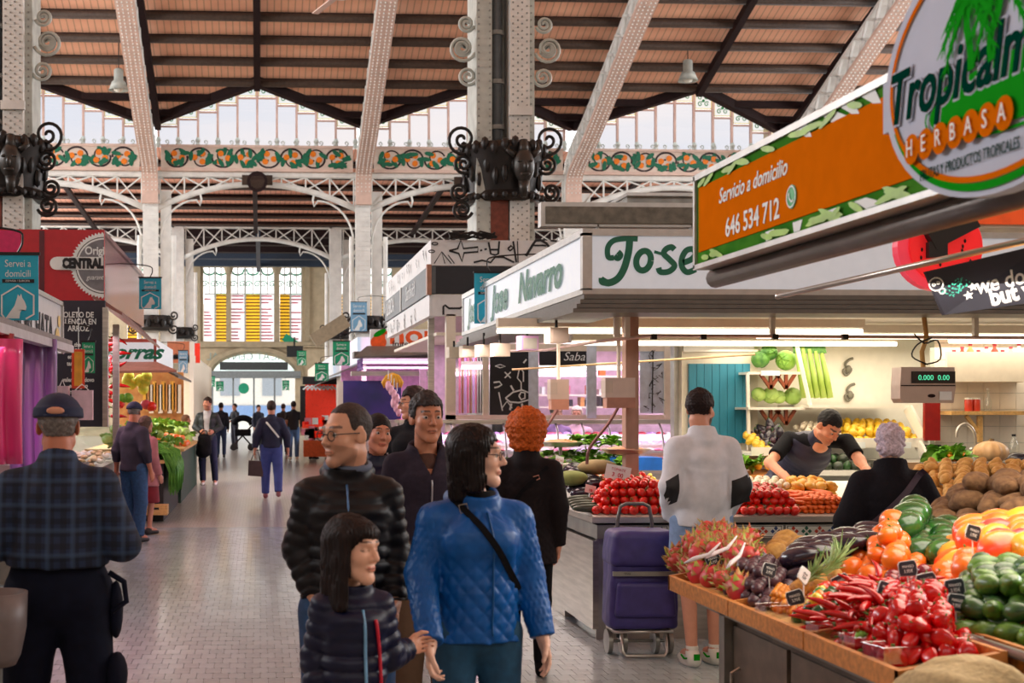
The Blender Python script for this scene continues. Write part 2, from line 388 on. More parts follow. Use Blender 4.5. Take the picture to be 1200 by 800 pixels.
# ---- frieze of painted oranges and leaves, one panel per bay
M_fr = mat('frieze_cream', S(222, 200, 184), .6, var=.05); M_or = mat('glazed_orange', S(236, 124, 10), .4, var=.15, scale=30); M_lf = mat('glazed_green', S(4, 104, 74), .4, var=.2, scale=20)
M_vine = mat('vine_brown', S(40, 20, 22), .5)
for bi, xk in enumerate(XK[:-1]):
 fz = thing('frieze', ['', '', '', '', ''][0] or 'painted frieze of oranges and green leaves in the %s roof bay' % ['first visible', 'bay above the entrance', 'bay behind the big riveted column', 'fourth', 'last visible'][bi], 'frieze', (xk + 3.5, 42.1, 9.82))
 if bi == 1: fz['label'] = 'painted frieze of oranges and leaves straight above the entrance aisle'
 if bi == 2: fz['label'] = 'painted frieze of oranges and leaves crossed by the big riveted column'
 if bi == 0: fz['label'] = 'painted frieze of oranges and leaves beside the column at the picture edge'
 if bi == 3: fz['label'] = 'painted frieze of oranges and leaves above the green lettered white sign'
 if bi == 4: fz['label'] = 'painted frieze of oranges and leaves partly hidden by the orange sign'
 w2 = 3.15
 MB().bb(-w2, w2, 0, .12, -.36, .36).build('panel', M_fr, fz)
 MB().bb(-w2, w2, -.05, .1, .34, .42).bb(-w2, w2, -.05, .1, -.44, -.34).build('moulding', M_pinkiron, fz)
 v = MB(); l = MB(); rr = random.Random(bi); ors = []
 n = 8; dx = (2 * w2 - .3) / n
 for i in range(n):
  cx = -w2 + .15 + dx * (i + .5); s = 1 if i % 2 else -1
  stroke(v, arc(cx, s * .03, dx * .46, s * PI * 1.05, -s * PI * .1, 14, .28), .065, (0, -.004, 0), *FRONT)
  stroke(v, spiral(cx, s * -.02, dx * .44, .08, -s * PI * .1, -s * PI * 1.5, 14), .05, (0, -.004, 0), *FRONT)
  for k in range(8):
   a = rr.uniform(0, 6.28); disc(l, (cx + dx * .42 * math.cos(a), .2 * math.sin(a) - s * .03), .17, .075, (0, -.004, 0), *FRONT, th=.006 + .002 * k, n=8, a0=rr.uniform(0, 3))
  for k in range(3):
   a = k * 2.1 + i; ors.append((cx + .17 * math.cos(a), .15 * math.sin(a)))
 v.build('vine', M_vine, fz); tag(l.build('leaves', M_lf, fz), kind='stuff')
 for c in ors:
  g = MB(); disc(g, (0, 0), .1, .1, (0, 0, 0), *FRONT, n=10); g.build('orange', M_or, fz, loc=(c[0], -.016, c[1]))
 g = MB(); k = -w2 + .2
 while k < w2:
  g.tube([(k + p[0], -.02, .42 + p[1]) for p in spiral(0, .09, .08, .02, -PI / 2, PI * 1.6, 12)], .018, 5); k += .42
 tag(g.build('cresting', M_greyiron, fz), kind='stuff')
# ---- lattice arch trusses
def truss(Y, xa, xb, zt_, zs, zc, th, m, label, name='arched_truss'):
 T = thing(name, label, 'truss', ((xa + xb) / 2, Y, zs)); hw = (xb - xa) / 2
 def az(x): return (zc - zs) * (1 - (x / hw) ** 2)
 H = zt_ - zs
 MB().bb(-hw, hw, -.12, .12, H - th, H).build('top_chord', m, T)
 MB().tube([(-hw + 2 * hw * i / 16, 0, az(-hw + 2 * hw * i / 16)) for i in range(17)], .1, 8).build('arch_rib', m, T, smooth=True)
 nb = 8
 for i in range(nb + 1):
  x = -hw * .97 + 2 * hw * .97 * i / nb
  if H - th - az(x) > .1: MB().bar((x, 0, az(x)), (x, 0, H - th), .05).build('post', m, T)
  if i < nb:
   x2 = -hw * .97 + 2 * hw * .97 * (i + 1) / nb
   MB().bar((x, -.03, az(x)), (x2, -.03, H - th), .045).build('brace', m, T)
   MB().bar((x, .03, H - th), (x2, .03, az(x2)), .045).build('brace', m, T)
 for s in (-1, 1):
  xe = hw - 1.3; ze = az(xe) - .12
  c = [(s * (hw - .1) - s * 1.2 * (1 - math.cos(a)), 0, -1.15 + (ze + 1.15 - .12) * math.sin(a)) for a in [PI / 2 * i / 8 for i in range(9)]]
  MB().tube(c + [(s * (xe - .12), 0, ze - .3), (s * (xe - .16), 0, ze - .1), (s * (xe - .12), 0, ze + .1)], .035, 6).build('scroll_bracket', m, T, smooth=True)
 return T
def pendant_lamp(x, Y, z, label, zroof=None, cam_like=False):
 t = thing('pendant_lamp', label, 'lamp', (x, Y, z))
 MB().lathe([(0, .0), (.28, -.28), (.3, -.3), (.2, -.05), (.14, .0), (.14, .3), (.1, .34), (0, .34)], (0, 0, .3), 14).build('shade', M_greyiron, t, smooth=True)
 MB().ell((0, 0, .08), (.16, .16, .14)).build('bulb', mat('lamp_glass', S(220, 215, 200), .2), t, smooth=True)
 if zroof: MB().cyl((0, 0, .6), (0, 0, zroof - z), .015, n=5).build('cable', M_black, t)
 return t
pos1 = ['at the picture edge', 'across the entrance aisle', 'behind the big riveted column', 'behind the green lettered sign', 'behind the orange sign']
for i, (a, b) in enumerate(zip(XK[:-1], XK[1:])):
 truss(42.4, a + .2, b - .2, 9.42, 8.2, 9.02, .18, M_iron, 'cream lattice arch truss of the nearer row, ' + pos1[i])
 truss(57, a + .2, b - .2, 9.75, 8.25, 9.1, .18, M_iron, 'cream lattice arch truss of the farther row, ' + pos1[i])
 if i in (1, 2):
  pt = thing('security_camera' if False else 'spotlight', 'dark round floodlight at the crown of the nearer arch truss ' + pos1[i], 'lamp', ((a + b) / 2, 42.1, 9.05))
  MB().cyl((0, 0, 0), (0, -.3, -.05), .28, .34, 14).build('housing', M_dark, pt, smooth='auto'); MB().cyl((0, -.31, -.05), (0, -.33, -.05), .24, n=14).build('lens', M_gl, pt)
  MB().bb(-.5, .5, -.1, .0, -.12, .2).build('bracket', M_purlin, pt)
# ---- inclined ribs over the nave (lattice girders)
def rib(xk, i):
 R = thing('roof_rib', 'pinkish riveted lattice roof rib ' + ['leaving the picture edge', 'left of the entrance aisle', 'right of the entrance aisle', 'rising beside the big riveted column', 'above the orange sign', 'beyond the orange sign'][i], 'roof rib', (xk, 42.0, 8.3))
 P = [(0, 8.3), (-.1, 9.3), (-2.2, 10.1), (-5.2, 11.35), (-8.4, 12.65), (-12, 13.9), (-17, 15.2)]
 pts = smooth2([(0, p[0], p[1] - 8.3) for p in P], 4)
 for off, w_ in ((-.18, .3), (.42, .22)):
  for a, b in zip(pts[:-1], pts[1:]):
   pass
 lo = pts; hi = []
 for k, p in enumerate(pts):
  d = (pts[min(k + 1, len(pts) - 1)] - pts[max(0, k - 1)]).normalized(); nrm = Vector((0, -d.z, d.y)) * -1
  if nrm.z < 0: nrm = -nrm
  if abs(nrm.z) < .2: nrm = Vector((0, .9, .3))
  hi.append(p + nrm.normalized() * .7)
 def flange(L_, hw, name, m):
  mb = MB()
  for a, b in zip(L_[:-1], L_[1:]): mb.bar(a, b, hw, .1, up=(0, -.3, 1))
  mb.build(name, m, R)
 flange(lo, .52, 'lower_flange', M_pinkiron); flange(hi, .42, 'upper_flange', M_iron)
 for k in range(1, len(lo) - 1):
  for sx in (-.2, .2):
   MB().bar(lo[k] + Vector((sx, 0, 0)), hi[k + 1] + Vector((sx, 0, 0)), .07).build('lattice_bar', M_iron, R)
   MB().bar(hi[k] + Vector((sx, 0, 0)), lo[k + 1] + Vector((sx, 0, 0)), .07).build('lattice_bar', M_iron, R)
 rv = MB()
 for a, b in zip(lo[:-1], lo[1:]):
  L_ = (b - a).length; n = max(1, int(L_ / .13)); dn = (b - a).normalized(); nn = Vector((0, dn.z, -dn.y)); nn = nn if nn.y < 0 or nn.z < 0 else -nn
  for q in range(n):
   c = a.lerp(b, q / n)
   for sx in (-.19, -.07, .07, .19):
    rv.box(c + Vector((sx, 0, 0)) + nn * .058, (.035, .035, .035))
 tag(rv.build('rivets', M_white, R), kind='stuff')
for i, xk in enumerate(XK): rib(xk, i)
# ---- columns of both rows
def iron_column(x, Y, z1, w_, m, label, cap_z=None, foot=0, twin=True):
 c = thing('iron_column', label, 'column', (x, Y, foot))
 MB().bb(-w_ / 2, w_ / 2, -.12, .12, 0, z1 - foot).build('shaft', m, c)
 if twin: MB().bb(w_ / 2 + .06, w_ / 2 + .4, .05, .35, 0, z1 - foot - .6).build('pilaster', M_iron, c)
 for sx in (-w_ / 2 - .12, w_ / 2 + (.5 if twin else .12)): MB().cyl((sx, .05, 0), (sx, .05, z1 - foot - 2.1), .08, n=8).build('colonnette', M_iron, c, smooth='auto')
 rv = MB(); z = .1
 while z < z1 - foot:
  for sx in (-.4, -.15, .15, .4): rv.box((sx * w_, -.13, z), (.035, .03, .035))
  z += .16
 tag(rv.build('rivets', M_white, c), kind='stuff')
 if cap_z:
  k = MB(); zc = cap_z - foot
  k.lathe([(.45, -.25), (.55, -.15), (.5, 0), (.6, .1), (.55, .25)], (.1, 0, zc), 16)
  for s in (-1, 1):
   for zz in (-.2, .25): k.tube([(.1 + s * (.55 + p[0]), -.3, zc + zz + p[1]) for p in spiral(.12, 0, .17, .03, PI, PI * 4, 20)], .03, 5)
  for q in range(14):
   a = q * PI * 2 / 14; k.ell((.1 + .55 * math.cos(a), .55 * math.sin(a), zc + .08 * (q % 2)), (.1, .1, .14), 6, 4)
  k.build('wrought_collar', M_black, c, smooth='auto')
 return c
posc = ['at the picture edge', 'left of the entrance', 'right of the entrance', 'beside the green lettered sign', 'above the orange sign', 'beyond the orange sign']
for i, xk in enumerate(XK):
 iron_column(xk, 42.35, 9.4, .5, M_iron, 'cream riveted column of the nearer truss row, ' + posc[i], 4.4)
 iron_column(xk - .05, 57.0, 9.7, .55, M_iron, 'cream riveted column of the farther truss row, ' + posc[i], 4.9)
# ---- lower roof between the rows and behind
M_board2 = board_mat('aisle_roof_boards', S(250, 178, 150))
M_board3 = board_mat('rear_roof_boards', S(176, 168, 158))
def z2(Y): return 10.3 - .043 * (Y - 43)
c2 = struct(MB().quad((-18, 42.9, z2(42.9)), (32, 42.9, z2(42.9)), (32, 57.2, z2(57.2)), (-18, 57.2, z2(57.2))).build('ceiling', M_board2))
for Yp in (44.6, 46.5, 48.4, 50.3, 52.2, 54.1, 56): MB().bb(-18, 32, Yp, Yp + .3, z2(Yp) - .2, z2(Yp) - .02).build('purlin', M_dark, c2); MB().tube([(-18, Yp - .06, z2(Yp) - .16), (32, Yp - .06, z2(Yp) - .16)], .05, 6).build('purlin_flange', M_purlin, c2, smooth=True)
for xk in XK:
 MB().bar((xk + 3.4, 43, z2(43) - .3), (xk + 3.4, 57, z2(57) - .3), .18, .14).build('rafter', M_dark, c2)
c3 = struct(MB().quad((-18, 57.4, 9.95), (32, 57.4, 9.95), (32, 72.4, 10.0), (-18, 72.4, 10.0)).build('ceiling', M_board3))
for Yp in (60, 63, 66, 69): MB().bb(-18, 32, Yp, Yp + .6, 9.6, 9.93).build('purlin', M_dark if Yp < 68 else mat('blue_grey_beam', S(40, 52, 70), .6), c3)
MB().bb(-18, 32, 70.8, 71.2, 9.4, 9.93).build('purlin', MATS['blue_grey_beam'], c3)
MB().bb(-.2, 0, 57.5, 71, 9.1, 9.5).build('rafter', MATS['blue_grey_beam'], c3)
# ---- end wall with tall windows and the arched entrance
YW = 72.0
def pz(y, Y=YW): return HC + (PY - y) * Y / F
def px_(x, Y=YW): return at(x, 475, Y).x
wl = MB()
def opening_wall(mb, x0, x1, z0, z1, ops):   # boxes around rectangular openings
 xs = sorted(set([x0, x1] + [v for o in ops for v in o[:2]])); zs = sorted(set([z0, z1] + [v for o in ops for v in o[2:]]))
 for a, b in zip(xs[:-1], xs[1:]):
  for c, d in zip(zs[:-1], zs[1:]):
   xm, zm = (a + b) / 2, (c + d) / 2
   if any(o[0] < xm < o[1] and o[2] < zm < o[3] for o in ops): continue
   mb.bb(a, b, YW, YW + .5, c, d)
wz0, wz1 = pz(400), pz(313)
wins = []
for (a, b) in ((238, 266), (270, 322), (327, 354), (397, 410), (430, 460), (148, 170)): wins.append((px_(a), px_(b), wz0, wz1))
dx0, dx1, dz1 = px_(249), px_(346), pz(440)
opening_wall(wl, -18, 32, 0, 10, wins + [(dx0, dx1, 0, dz1)])
W = struct(wl.build('wall_far', M_stone))
acx, arx = (dx0 + dx1) / 2, (dx1 - dx0) / 2; az0, azt = dz1, pz(415)
lun = [(acx + arx * math.cos(PI * i / 20), az0 + (azt - az0) * math.sin(PI * i / 20)) for i in range(21)]
M_bright = mat('frosted_entrance_glass', S(235, 245, 240), .3, var=.03, emit=(.86, 1, .96), es=.85)  # emission stands in for daylight through the lunette glass
D = struct(thing('door_1', None, None, (0, 0, 0)))
MB().poly([(p[0], YW - .06, p[1]) for p in lun], (0, .05, 0)).build('lunette_glass', M_bright, D)
MB().tube([(p[0], YW - .1, p[1]) for p in [(acx + (arx + .25) * math.cos(PI * i / 20), az0 + (azt + .3 - az0) * math.sin(PI * i / 20)) for i in range(21)]], .22, 6).build('archivolt', M_stone2, D, smooth='auto')
MB().bb(dx0 - .3, dx1 + .3, YW - .4, YW - .05, az0 - .15, az0 + .25).build('transom_beam', mat('grey_beam', S(130, 134, 134), .4), D)
MB().bb(acx - 1.9, acx + 1.9, YW - .45, YW - .4, az0 + .3, az0 + .75).build('air_curtain', mat('dark_grille', S(60, 62, 62), .5), D)
nd = 4
for i in range(nd):
 a = dx0 + (dx1 - dx0) * i / nd; b = dx0 + (dx1 - dx0) * (i + 1) / nd
 MB().quad((a + .06, YW + .02, .1), (b - .06, YW + .02, .1), (b - .06, YW + .02, az0 - .15), (a + .06, YW + .02, az0 - .15)).build('door_glass', M_gl, D)
 MB().bb(a - .05, a + .05, YW - .02, YW + .06, 0, az0).build('door_frame', MATS['grey_beam'], D)
text('lettering', 'MERCAT CENTRAL', mat('grey_letter', S(150, 165, 155), .5), D, frame((acx - .1, YW - .09, az0 + 1.05), *FRONT), .6, sx=-1)
g = MB().box((acx + 2.1, YW - .1, az0 + 1.9), (1.0, .02, .45), M=Matrix.Rotation(.6, 3, 'Y')); g.build('green_sticker', mat('teal_green', S(20, 150, 110), .5), D)
g = MB(); disc(g, (0, 0), .3, .3, (dx0 + 1.75, YW - .02, pz(455)), *FRONT); g.build('round_sticker', MATS['teal_green'], D)
sb = thing('street_building', 'pale street facade seen through the glass entrance doors', 'building', (acx, 92, 0))
MB().bb(-9, 9, 0, 1, -.5, 9).build('facade', mat('pale_facade', S(216, 214, 204), .8), sb)
for k in range(4): MB().bb(-5.5 + k * 3, -4.1 + k * 3, -.08, 0, 2.4, 4.6).build('window', mat('grey_window', S(150, 160, 168), .3), sb)
MB().bb(-9, 9, -.1, 0, .9, 1.7).build('shop_front', mat('blue_shop', S(120, 150, 190), .4), sb)
MB().bb(dx0 - 3, dx1 + 3.3, YW - .5, YW, wz0 - .35, wz0 - .05).build('cornice', M_stone2, W)
MB().bb(px_(228), px_(366), YW - .3, YW, wz1 + .05, wz1 + .5).build('lintel', M_stone2, W)
for xx in (232, 268, 324.5, 360): MB().bb(px_(xx) - .14, px_(xx) + .14, YW - .18, YW, wz0, wz1 + .1).build('pilaster', M_stone2, W)
for xx in (268, 324.5):
 MB().cyl((px_(xx), YW - .2, wz1 - .4), (px_(xx), YW - .2, wz1 + .1), .16, .34, 10).build('capital', M_stone2, W)
M_lace = mat('amber_glass', S(240, 186, 40), .35, var=.15, emit=(1, .55, .03), es=.6)
M_lw = mat('white_blind_glass', S(250, 245, 245), .4, var=.04, emit=(1, .92, .95), es=.65)
M_red = mat('red_slat', S(196, 60, 80), .5); M_amb = mat('brown_slat', S(110, 66, 14), .7)
M_tealtx = mat('green_blue_tracery', S(60, 170, 130), .5)
pat = {0: 'wa', 1: 'waw', 2: 'aw', 3: 'a', 4: 'aa', 5: 'a'}
for i, w_ in enumerate(wins):
 Wn = struct(thing('window_%d' % wn, None, None)); wn += 1
 p = pat[i]; n = len(p);
 z2 = pz(345); z3 = pz(333)
 for k, ch in enumerate(p):
  a = w_[0] + (w_[1] - w_[0]) * k / n + .05; b = w_[0] + (w_[1] - w_[0]) * (k + 1) / n - .05
  if p == 'waw': fr = [0, .33, .68, 1]; a = w_[0] + (w_[1] - w_[0]) * fr[k] + .05; b = w_[0] + (w_[1] - w_[0]) * fr[k + 1] - .05
  MB().quad((a, YW + .2, w_[2]), (b, YW + .2, w_[2]), (b, YW + .2, z2), (a, YW + .2, z2)).build('stained_pane', M_lw if ch == 'w' else M_lace, Wn)
  zz = w_[2] + .12; rr = random.Random(i * 5 + k)
  while zz < z2:
   if ch == 'a' or rr.random() < .8:
    MB().bb(a, b - (rr.uniform(0, .5) * (b - a) if ch == 'w' else 0), YW + .14, YW + .18, zz, zz + .07).build('slat', M_red if ch == 'w' else M_amb, Wn)
   zz += .185
  MB().quad((a, YW + .2, z2), (b, YW + .2, z2), (b, YW + .2, w_[3]), (a, YW + .2, w_[3])).build('pane', M_gl, Wn)
  MB().bb(a, b, YW + .15, YW + .2, z2, z2 + .06).bb(a, b, YW + .15, YW + .2, z3 + .55, z3 + .6).build('transom', M_tealtx if k % 2 else M_greyiron, Wn)
  g = MB()
  for q in (-.25, .25):
   stroke(g, spiral((a + b) / 2 + q, (z2 + z3) / 2 + .3, .2, .05, 0, PI * 2.5, 14), .06, (0, YW + .15, 0), *FRONT)
  stroke(g, arc((a + b) / 2, w_[3] - .1, .35, PI, PI * 2, 10), .08, (0, YW + .15, 0), *FRONT)
  g.build('tracery', M_tealtx, Wn)
  MB().bb(b + .0, b + .1, YW + .1, YW + .25, w_[2], w_[3]).bb((a + b) / 2 - .03, (a + b) / 2 + .03, YW + .12, YW + .2, z2, w_[3]).build('mullion', M_greyiron, Wn)
struct(MB().bb(-18, 32, -12.4, -12, 0, 20).build('wall_behind', M_stone)); struct(MB().bb(-18.4, -18, -12, 80, 0, 20).build('wall_left', M_stone)); struct(MB().bb(32, 32.4, -12, 80, 0, 20).build('wall_right', M_stone))
# ---- big riveted columns
def big_column(X, Y, label, sx):
 C = thing('riveted_column', label, 'column', (X, Y, 0)); H = 14
 MB().bb(.05, .33, -.45, .45, 0, H).build('face_plate', M_iron, C, smooth=False)
 MB().bb(-.42, -.2, -.4, .4, 0, H).build('flange', M_greyiron, C); MB().bb(.33, .43, -.3, .4, 0, H).build('flange', M_greyiron, C)
 MB().bb(-.2, .05, .0, .3, 0, H).build('web', M_greyiron, C)
 MB().tube([(-.1, -.18, 0), (-.1, -.18, H)], .09, 12).build('downpipe', mat('dark_pipe', S(88, 92, 94), .45), C, smooth=True)
 for z in (5.65, 6.3, 7.0, 8.2): MB().cyl((-.1, -.18, z), (-.1, -.18, z + .06), .12, n=12).build('pipe_clamp', M_rivet, C)
 MB().bb(-.22, .03, -.42, -.3, 3.6, 4.9).build('rust_panel', mat('rust', S(120, 60, 44), .7, var=.3), C)
 rv = MB(); z = 3.6
 while z < 9:
  for x in (.09, .16, .22, .29): rv.box((x, -.455, z + (.05 if x in (.16, .29) else 0)), (.02, .02, .02))
  for x in (-.39, -.23, .38): rv.box((x, -.405 if x < 0 else -.305, z), (.022, .02, .022))
  z += .1
 tag(rv.build('rivets', M_rivet, C), kind='stuff')
 MB().bb(.03, .36, -.5, -.43, 5.8, 5.92).build('bracket_shelf', M_iron, C)
 k = MB()   # wrought collar with mask
 k.lathe([(.5, -.45), (.58, -.38), (.5, -.3), (.54, 0), (.62, .28), (.56, .38), (.5, .4)], (.02, -.02, 5.05), 20)
 for q in range(26):
  a = q * 2 * PI / 26; k.ell((.02 + .6 * math.cos(a), -.02 + .6 * math.sin(a), 5.33 + .03 * (q % 3)), (.06, .05, .1), 6, 4)
  k.ell((.02 + .57 * math.cos(a), -.02 + .57 * math.sin(a), 4.66), (.05, .05, .05), 6, 4)
  k.ell((.02 + .54 * math.cos(a), -.02 + .54 * math.sin(a), 5.0 + .12 * math.sin(q * 2.3)), (.05, .045, .13), 6, 4)
 k.build('wrought_collar', M_black, C, smooth='auto')
 f = MB().ell((.2, -.68, 5.05), (.15, .12, .24), 12, 10); f.ell((.2, -.8, 5.02), (.035, .05, .07)).ell((.13, -.77, 5.1), (.04, .03, .025)).ell((.27, -.77, 5.1), (.04, .03, .025)).ell((.2, -.77, 4.92), (.07, .03, .03))
 f.tube([(.2, -.66, 5.2), (.2, -.66, 5.42)], [.09, .05], 8).tube([(.2, -.66, 4.85), (.2, -.64, 4.62)], [.08, .05], 8)
 for sx in (-1, 1): f.tube([(.2 + sx * .12, -.66, 5.2), (.2 + sx * .22, -.62, 5.28), (.2 + sx * .2, -.6, 5.4)], [.05, .04, .01], 7)
 f.build('mask', mat('mask_iron', S(56, 52, 48), .4, metal=.4), C, smooth=True)
 for s in (-1, 1):
  for (zc, r, col, off) in ((5.5, .24, M_black, .62), (5.15, .15, M_black, .6), (4.75, .14, M_black, .66), (4.5, .15, M_black, .62), (7.15, .12, M_greyiron, .56), (6.8, .2, M_greyiron, .62), (6.4, .14, M_greyiron, .54), (6.8, .12, M_greyiron, .62)):
   MB().tube([(.02 + s * (off + p[0]), -.25, zc + p[1]) for p in spiral(0, 0, r, .02, PI * 1.1, PI * 5, 34)], .024, 6).build('scroll', col, C, smooth=True)
 return C
big_column(3.48, 18.4, 'big riveted column with a dark downpipe rising behind the doodle-covered stall', 1)
big_column(-3.62, 18.4, 'big riveted column at the picture edge above the red stall sign', 1)
big_column(10.5, 18.4, 'big riveted column mostly hidden behind the oval logo', 1)
pendant_lamp(at(139, 95, 38).x, 38, at(139, 106, 38).z, 'grey bell-shaped pendant lamp hanging beside the first roof rib', rz(38))
pendant_lamp(at(806, 95, 38).x, 38, at(806, 95, 38).z, 'small white pendant lamp hanging above the orange sign', rz(38))
st_ = thing('ceiling_fan', 'pale ceiling fan with long blades at the top of the picture', 'fan', at(400, -8, 24))
MB().cyl((0, 0, -.1), (0, 0, .5), .12, n=12).build('motor', M_iron, st_, smooth='auto')
for a in (-.5, PI + .12, 1.9): MB().bar((.12 * math.cos(a), .12 * math.sin(a), 0), (1.35 * math.cos(a), 1.35 * math.sin(a), -.0), .13, .02).build('blade', M_pinkiron, st_)
MB().cyl((0, 0, .5), (0, 0, 8), .02, n=6).build('rod', M_iron, st_)
# ================================================================ STALLS
M_steel = mat('brushed_steel', S(190, 184, 176), .32, metal=.85, var=.15, scale=3, stretch=(1, 1, 12))
M_steel2 = mat('dull_steel', S(150, 148, 142), .42, metal=.7, var=.2, scale=5)
M_eave = mat('grey_eave', S(108, 104, 98), .45, metal=.3, var=.1)
M_sign = mat('sign_white', S(214, 218, 224), .3, var=.03, emit=(.86, .92, 1), es=.22)  # slight emission added to lift the underlit sign panels
M_jg = mat('letter_green', S(12, 112, 84), .4, var=.05)
M_alu = mat('aluminium', S(190, 188, 184), .35, metal=.6, var=.08)
M_lamp = mat('tube_light', (1, 1, 1), .5, emit=(1, .9, .74), es=2.4)
M_lampw = mat('white_tube_light', (1, 1, 1), .5, emit=(1, .96, .92), es=3)
M_pinkl = mat('pink_tube_light', (1, .8, .95), .5, emit=(1, .55, .9), es=3.0)
M_cream = mat('cream_panel', S(238, 226, 206), .5, var=.04)
M_wtile = mat('white_wall', S(240, 234, 222), .35, var=.03)
M_ply = mat('varnished_wood', S(196, 128, 66), .45, var=.25, scale=6, stretch=(1, 8, 8))
M_wood2 = mat('pine_wood', S(214, 170, 106), .5, var=.2, scale=6, stretch=(8, 1, 8))
M_glass = glass('counter_glass', (.95, .98, .97), .1)
M_teal = mat('teal_cloth_banner', S(40, 180, 212), .6, var=.05)
M_bgreen = mat('banner_green', S(20, 160, 110), .6, var=.05)
M_bblue = mat('banner_pale_blue', S(120, 170, 205), .6, var=.05)
M_pwhite = mat('print_white', S(235, 240, 240), .6, var=.02)
M_pblack = mat('print_black', S(24, 24, 28), .6, var=.02)
M_navy = mat('board_navy', S(44, 44, 62), .6, var=.1)
def prect(mb, x0, x1, y0, y1, Y, d=.02):  # box whose front face covers a rectangle of the picture when seen at depth Y
 a = at(x0, y1, Y); b = at(x1, y0, Y)
 return mb.bb(a.x, b.x, Y, Y + d, a.z, b.z)
def lamp_area(name, loc, size, power, color, rot=(0, 0, 0)): return area(name, loc, size, power, color, rot)
# ---- hanging "Servei a domicili" banners
def banner(x0, x1, y0, y1, Y, m, label, detail=True, rot=0., arm=.9):
 a = at(x0, y1, Y); b = at(x1, y0, Y); W = b.x - a.x; H = b.z - a.z
 T = thing('hanging_banner', label, 'banner', ((a.x + b.x) / 2, Y, a.z), rot, 'home delivery banners over the aisle')
 MB().bb(-W / 2, W / 2, 0, .01, 0, H).build('cloth', m, T)
 MB().bb(-W / 2 - .01, W / 2 + .01, -.008, .018, H, H + .02).build('top_rod', M_black, T)
 sd = 1 if a.x > 0 else -1; c = [(0, .005, H + .02), (-.03 * sd, .005, H + .1), (.12 * W * sd, .005, H + .17), (sd * .5, .005, H + .2), (sd * arm, .005, H + .16)]
 MB().tube(smooth2(c, 4), .008, 5).build('hanger', M_black, T)
 o = (0, -.002, 0); g = MB()
 cx, w_, hb = 0, W * .39, H * .09
 pts = [(-w_, hb), (-w_, H * .38), (0, H * .53), (w_, H * .38), (w_, hb), (w_ * .5, 0.02 * H)]
 stroke(g, [(-w_ * .75, .01 * H)] + pts, W * .045, o, *FRONT)
 goat = [(-.78, .02), (-.5, .3), (-.2, .6), (-.05, .95), (.0, 1.12), (.12, 1.0), (.2, 1.15), (.28, .95), (.42, .8), (.55, .55), (.5, .38), (.3, .42), (.15, .3), (.1, .02)]
 k = len(g.v); n = len(goat)
 P = [Vector((gx * w_, -.004, H * .02 + gy * H * .34)) for gx, gy in goat]
 c0 = Vector((-.05 * w_, -.004, H * .15))
 g.add(P + [c0], [(i, (i + 1) % n, n) for i in range(n)]); g.build('goat_emblem', M_pwhite, T)
 text('lettering', 'Servei a\ndomicili', M_pwhite, T, frame((0, -.003, H * .79), *FRONT), H * .155, .0005, sx=.82 * min(1, W / H / .55), ay='CENTER')
 g = MB().bb(-W * .38, W * .40, -.006, -.002, H * .575, H * .63).build('black_strip', M_pblack, T)
 if detail: text('strip_lettering', 'ESPAÑA / EUROPA', M_pwhite, T, frame((0, -.008, H * .602), *FRONT), H * .045, .0005)
 return T
banner(-3, 45, 299, 375, 8.6, M_teal, 'teal home delivery banner beside the horchata sign')
banner(163, 189, 326, 362, 17.5, M_teal, 'small teal home delivery banner beside the red stall corner')
banner(556, 592, 320, 379, 13.2, M_teal, 'teal home delivery banner in front of the green lettered side sign')
banner(96, 111, 401, 437, 13.6, M_bgreen, 'green home delivery banner in front of the dark menu board', False)
banner(390, 410, 400, 428, 26, M_bgreen, 'highest green home delivery banner right of the entrance', False)
banner(369, 385, 426, 446, 32, M_bgreen, 'green home delivery banner above the red clothes stall', False)
banner(348, 359, 411, 428, 45, M_bgreen, 'small green home delivery banner under the black screen', False)
banner(209, 220, 411, 437, 30, M_bblue, 'pale blue home delivery banner by the brown stall sign', False)
banner(411, 430, 354, 388, 40, M_bblue, 'pale blue home delivery banner on the iron column collar', False)
banner(244, 252, 441, 453, 55, M_bgreen, 'tiny green home delivery banner at the entrance, outer one', False)
banner(253, 262, 447, 458, 58, M_bgreen, 'tiny green home delivery banner at the entrance, inner one', False)
banner(331, 339, 446, 457, 58, M_bgreen, 'tiny green home delivery banner at the far side of the entrance doors', False)
# ---------------------------------------------------------------- white and green stall (front corner at 2.33, 9.1)
XA, YA, YB = 2.33, 9.1, 14.6
JS = thing('stall_canopy', 'grey stall canopy with a white fascia and large green script lettering', 'canopy', (0, 0, 0))
zt1, zb1, zb2 = 2.94, 2.53, 2.36
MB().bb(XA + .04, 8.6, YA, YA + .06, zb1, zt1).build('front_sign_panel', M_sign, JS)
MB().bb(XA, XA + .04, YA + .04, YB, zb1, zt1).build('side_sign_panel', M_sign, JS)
f = MB()
for (z0, z1) in ((zt1 - .02, zt1 + .03), (zb1 - .03, zb1 + .01)):
 f.bb(XA - .02, 8.6, YA - .02, YA + .08, z0, z1); f.bb(XA - .02, XA + .06, YA + .08, YB, z0, z1)
f.bb(XA - .02, XA + .05, YA - .02, YA + .05, zb1, zt1)
for y in (13.05, YB - .04): f.bb(XA - .015, XA + .03, y, y + .04, zb1, zt1)
f.build('sign_frame', M_alu, JS)
e = MB()
for k in range(4):   # stepped eave
 z1 = zb1 - .03 - k * .035; o_ = .0 + k * .035
 e.bb(XA - .01 - o_, 8.6, YA - .02 - o_, YA + .3, z1 - .035, z1 - .006 if k else z1)
 e.bb(XA - .01 - o_, XA + .3, YA + .3, YB, z1 - .035, z1 - .006 if k else z1)
e.build('eave', M_eave, JS)
MB().bb(XA + .02, 8.6, YA + .05, YB, zt1 - .1, zt1 - .05).build('roof', M_eave, JS)
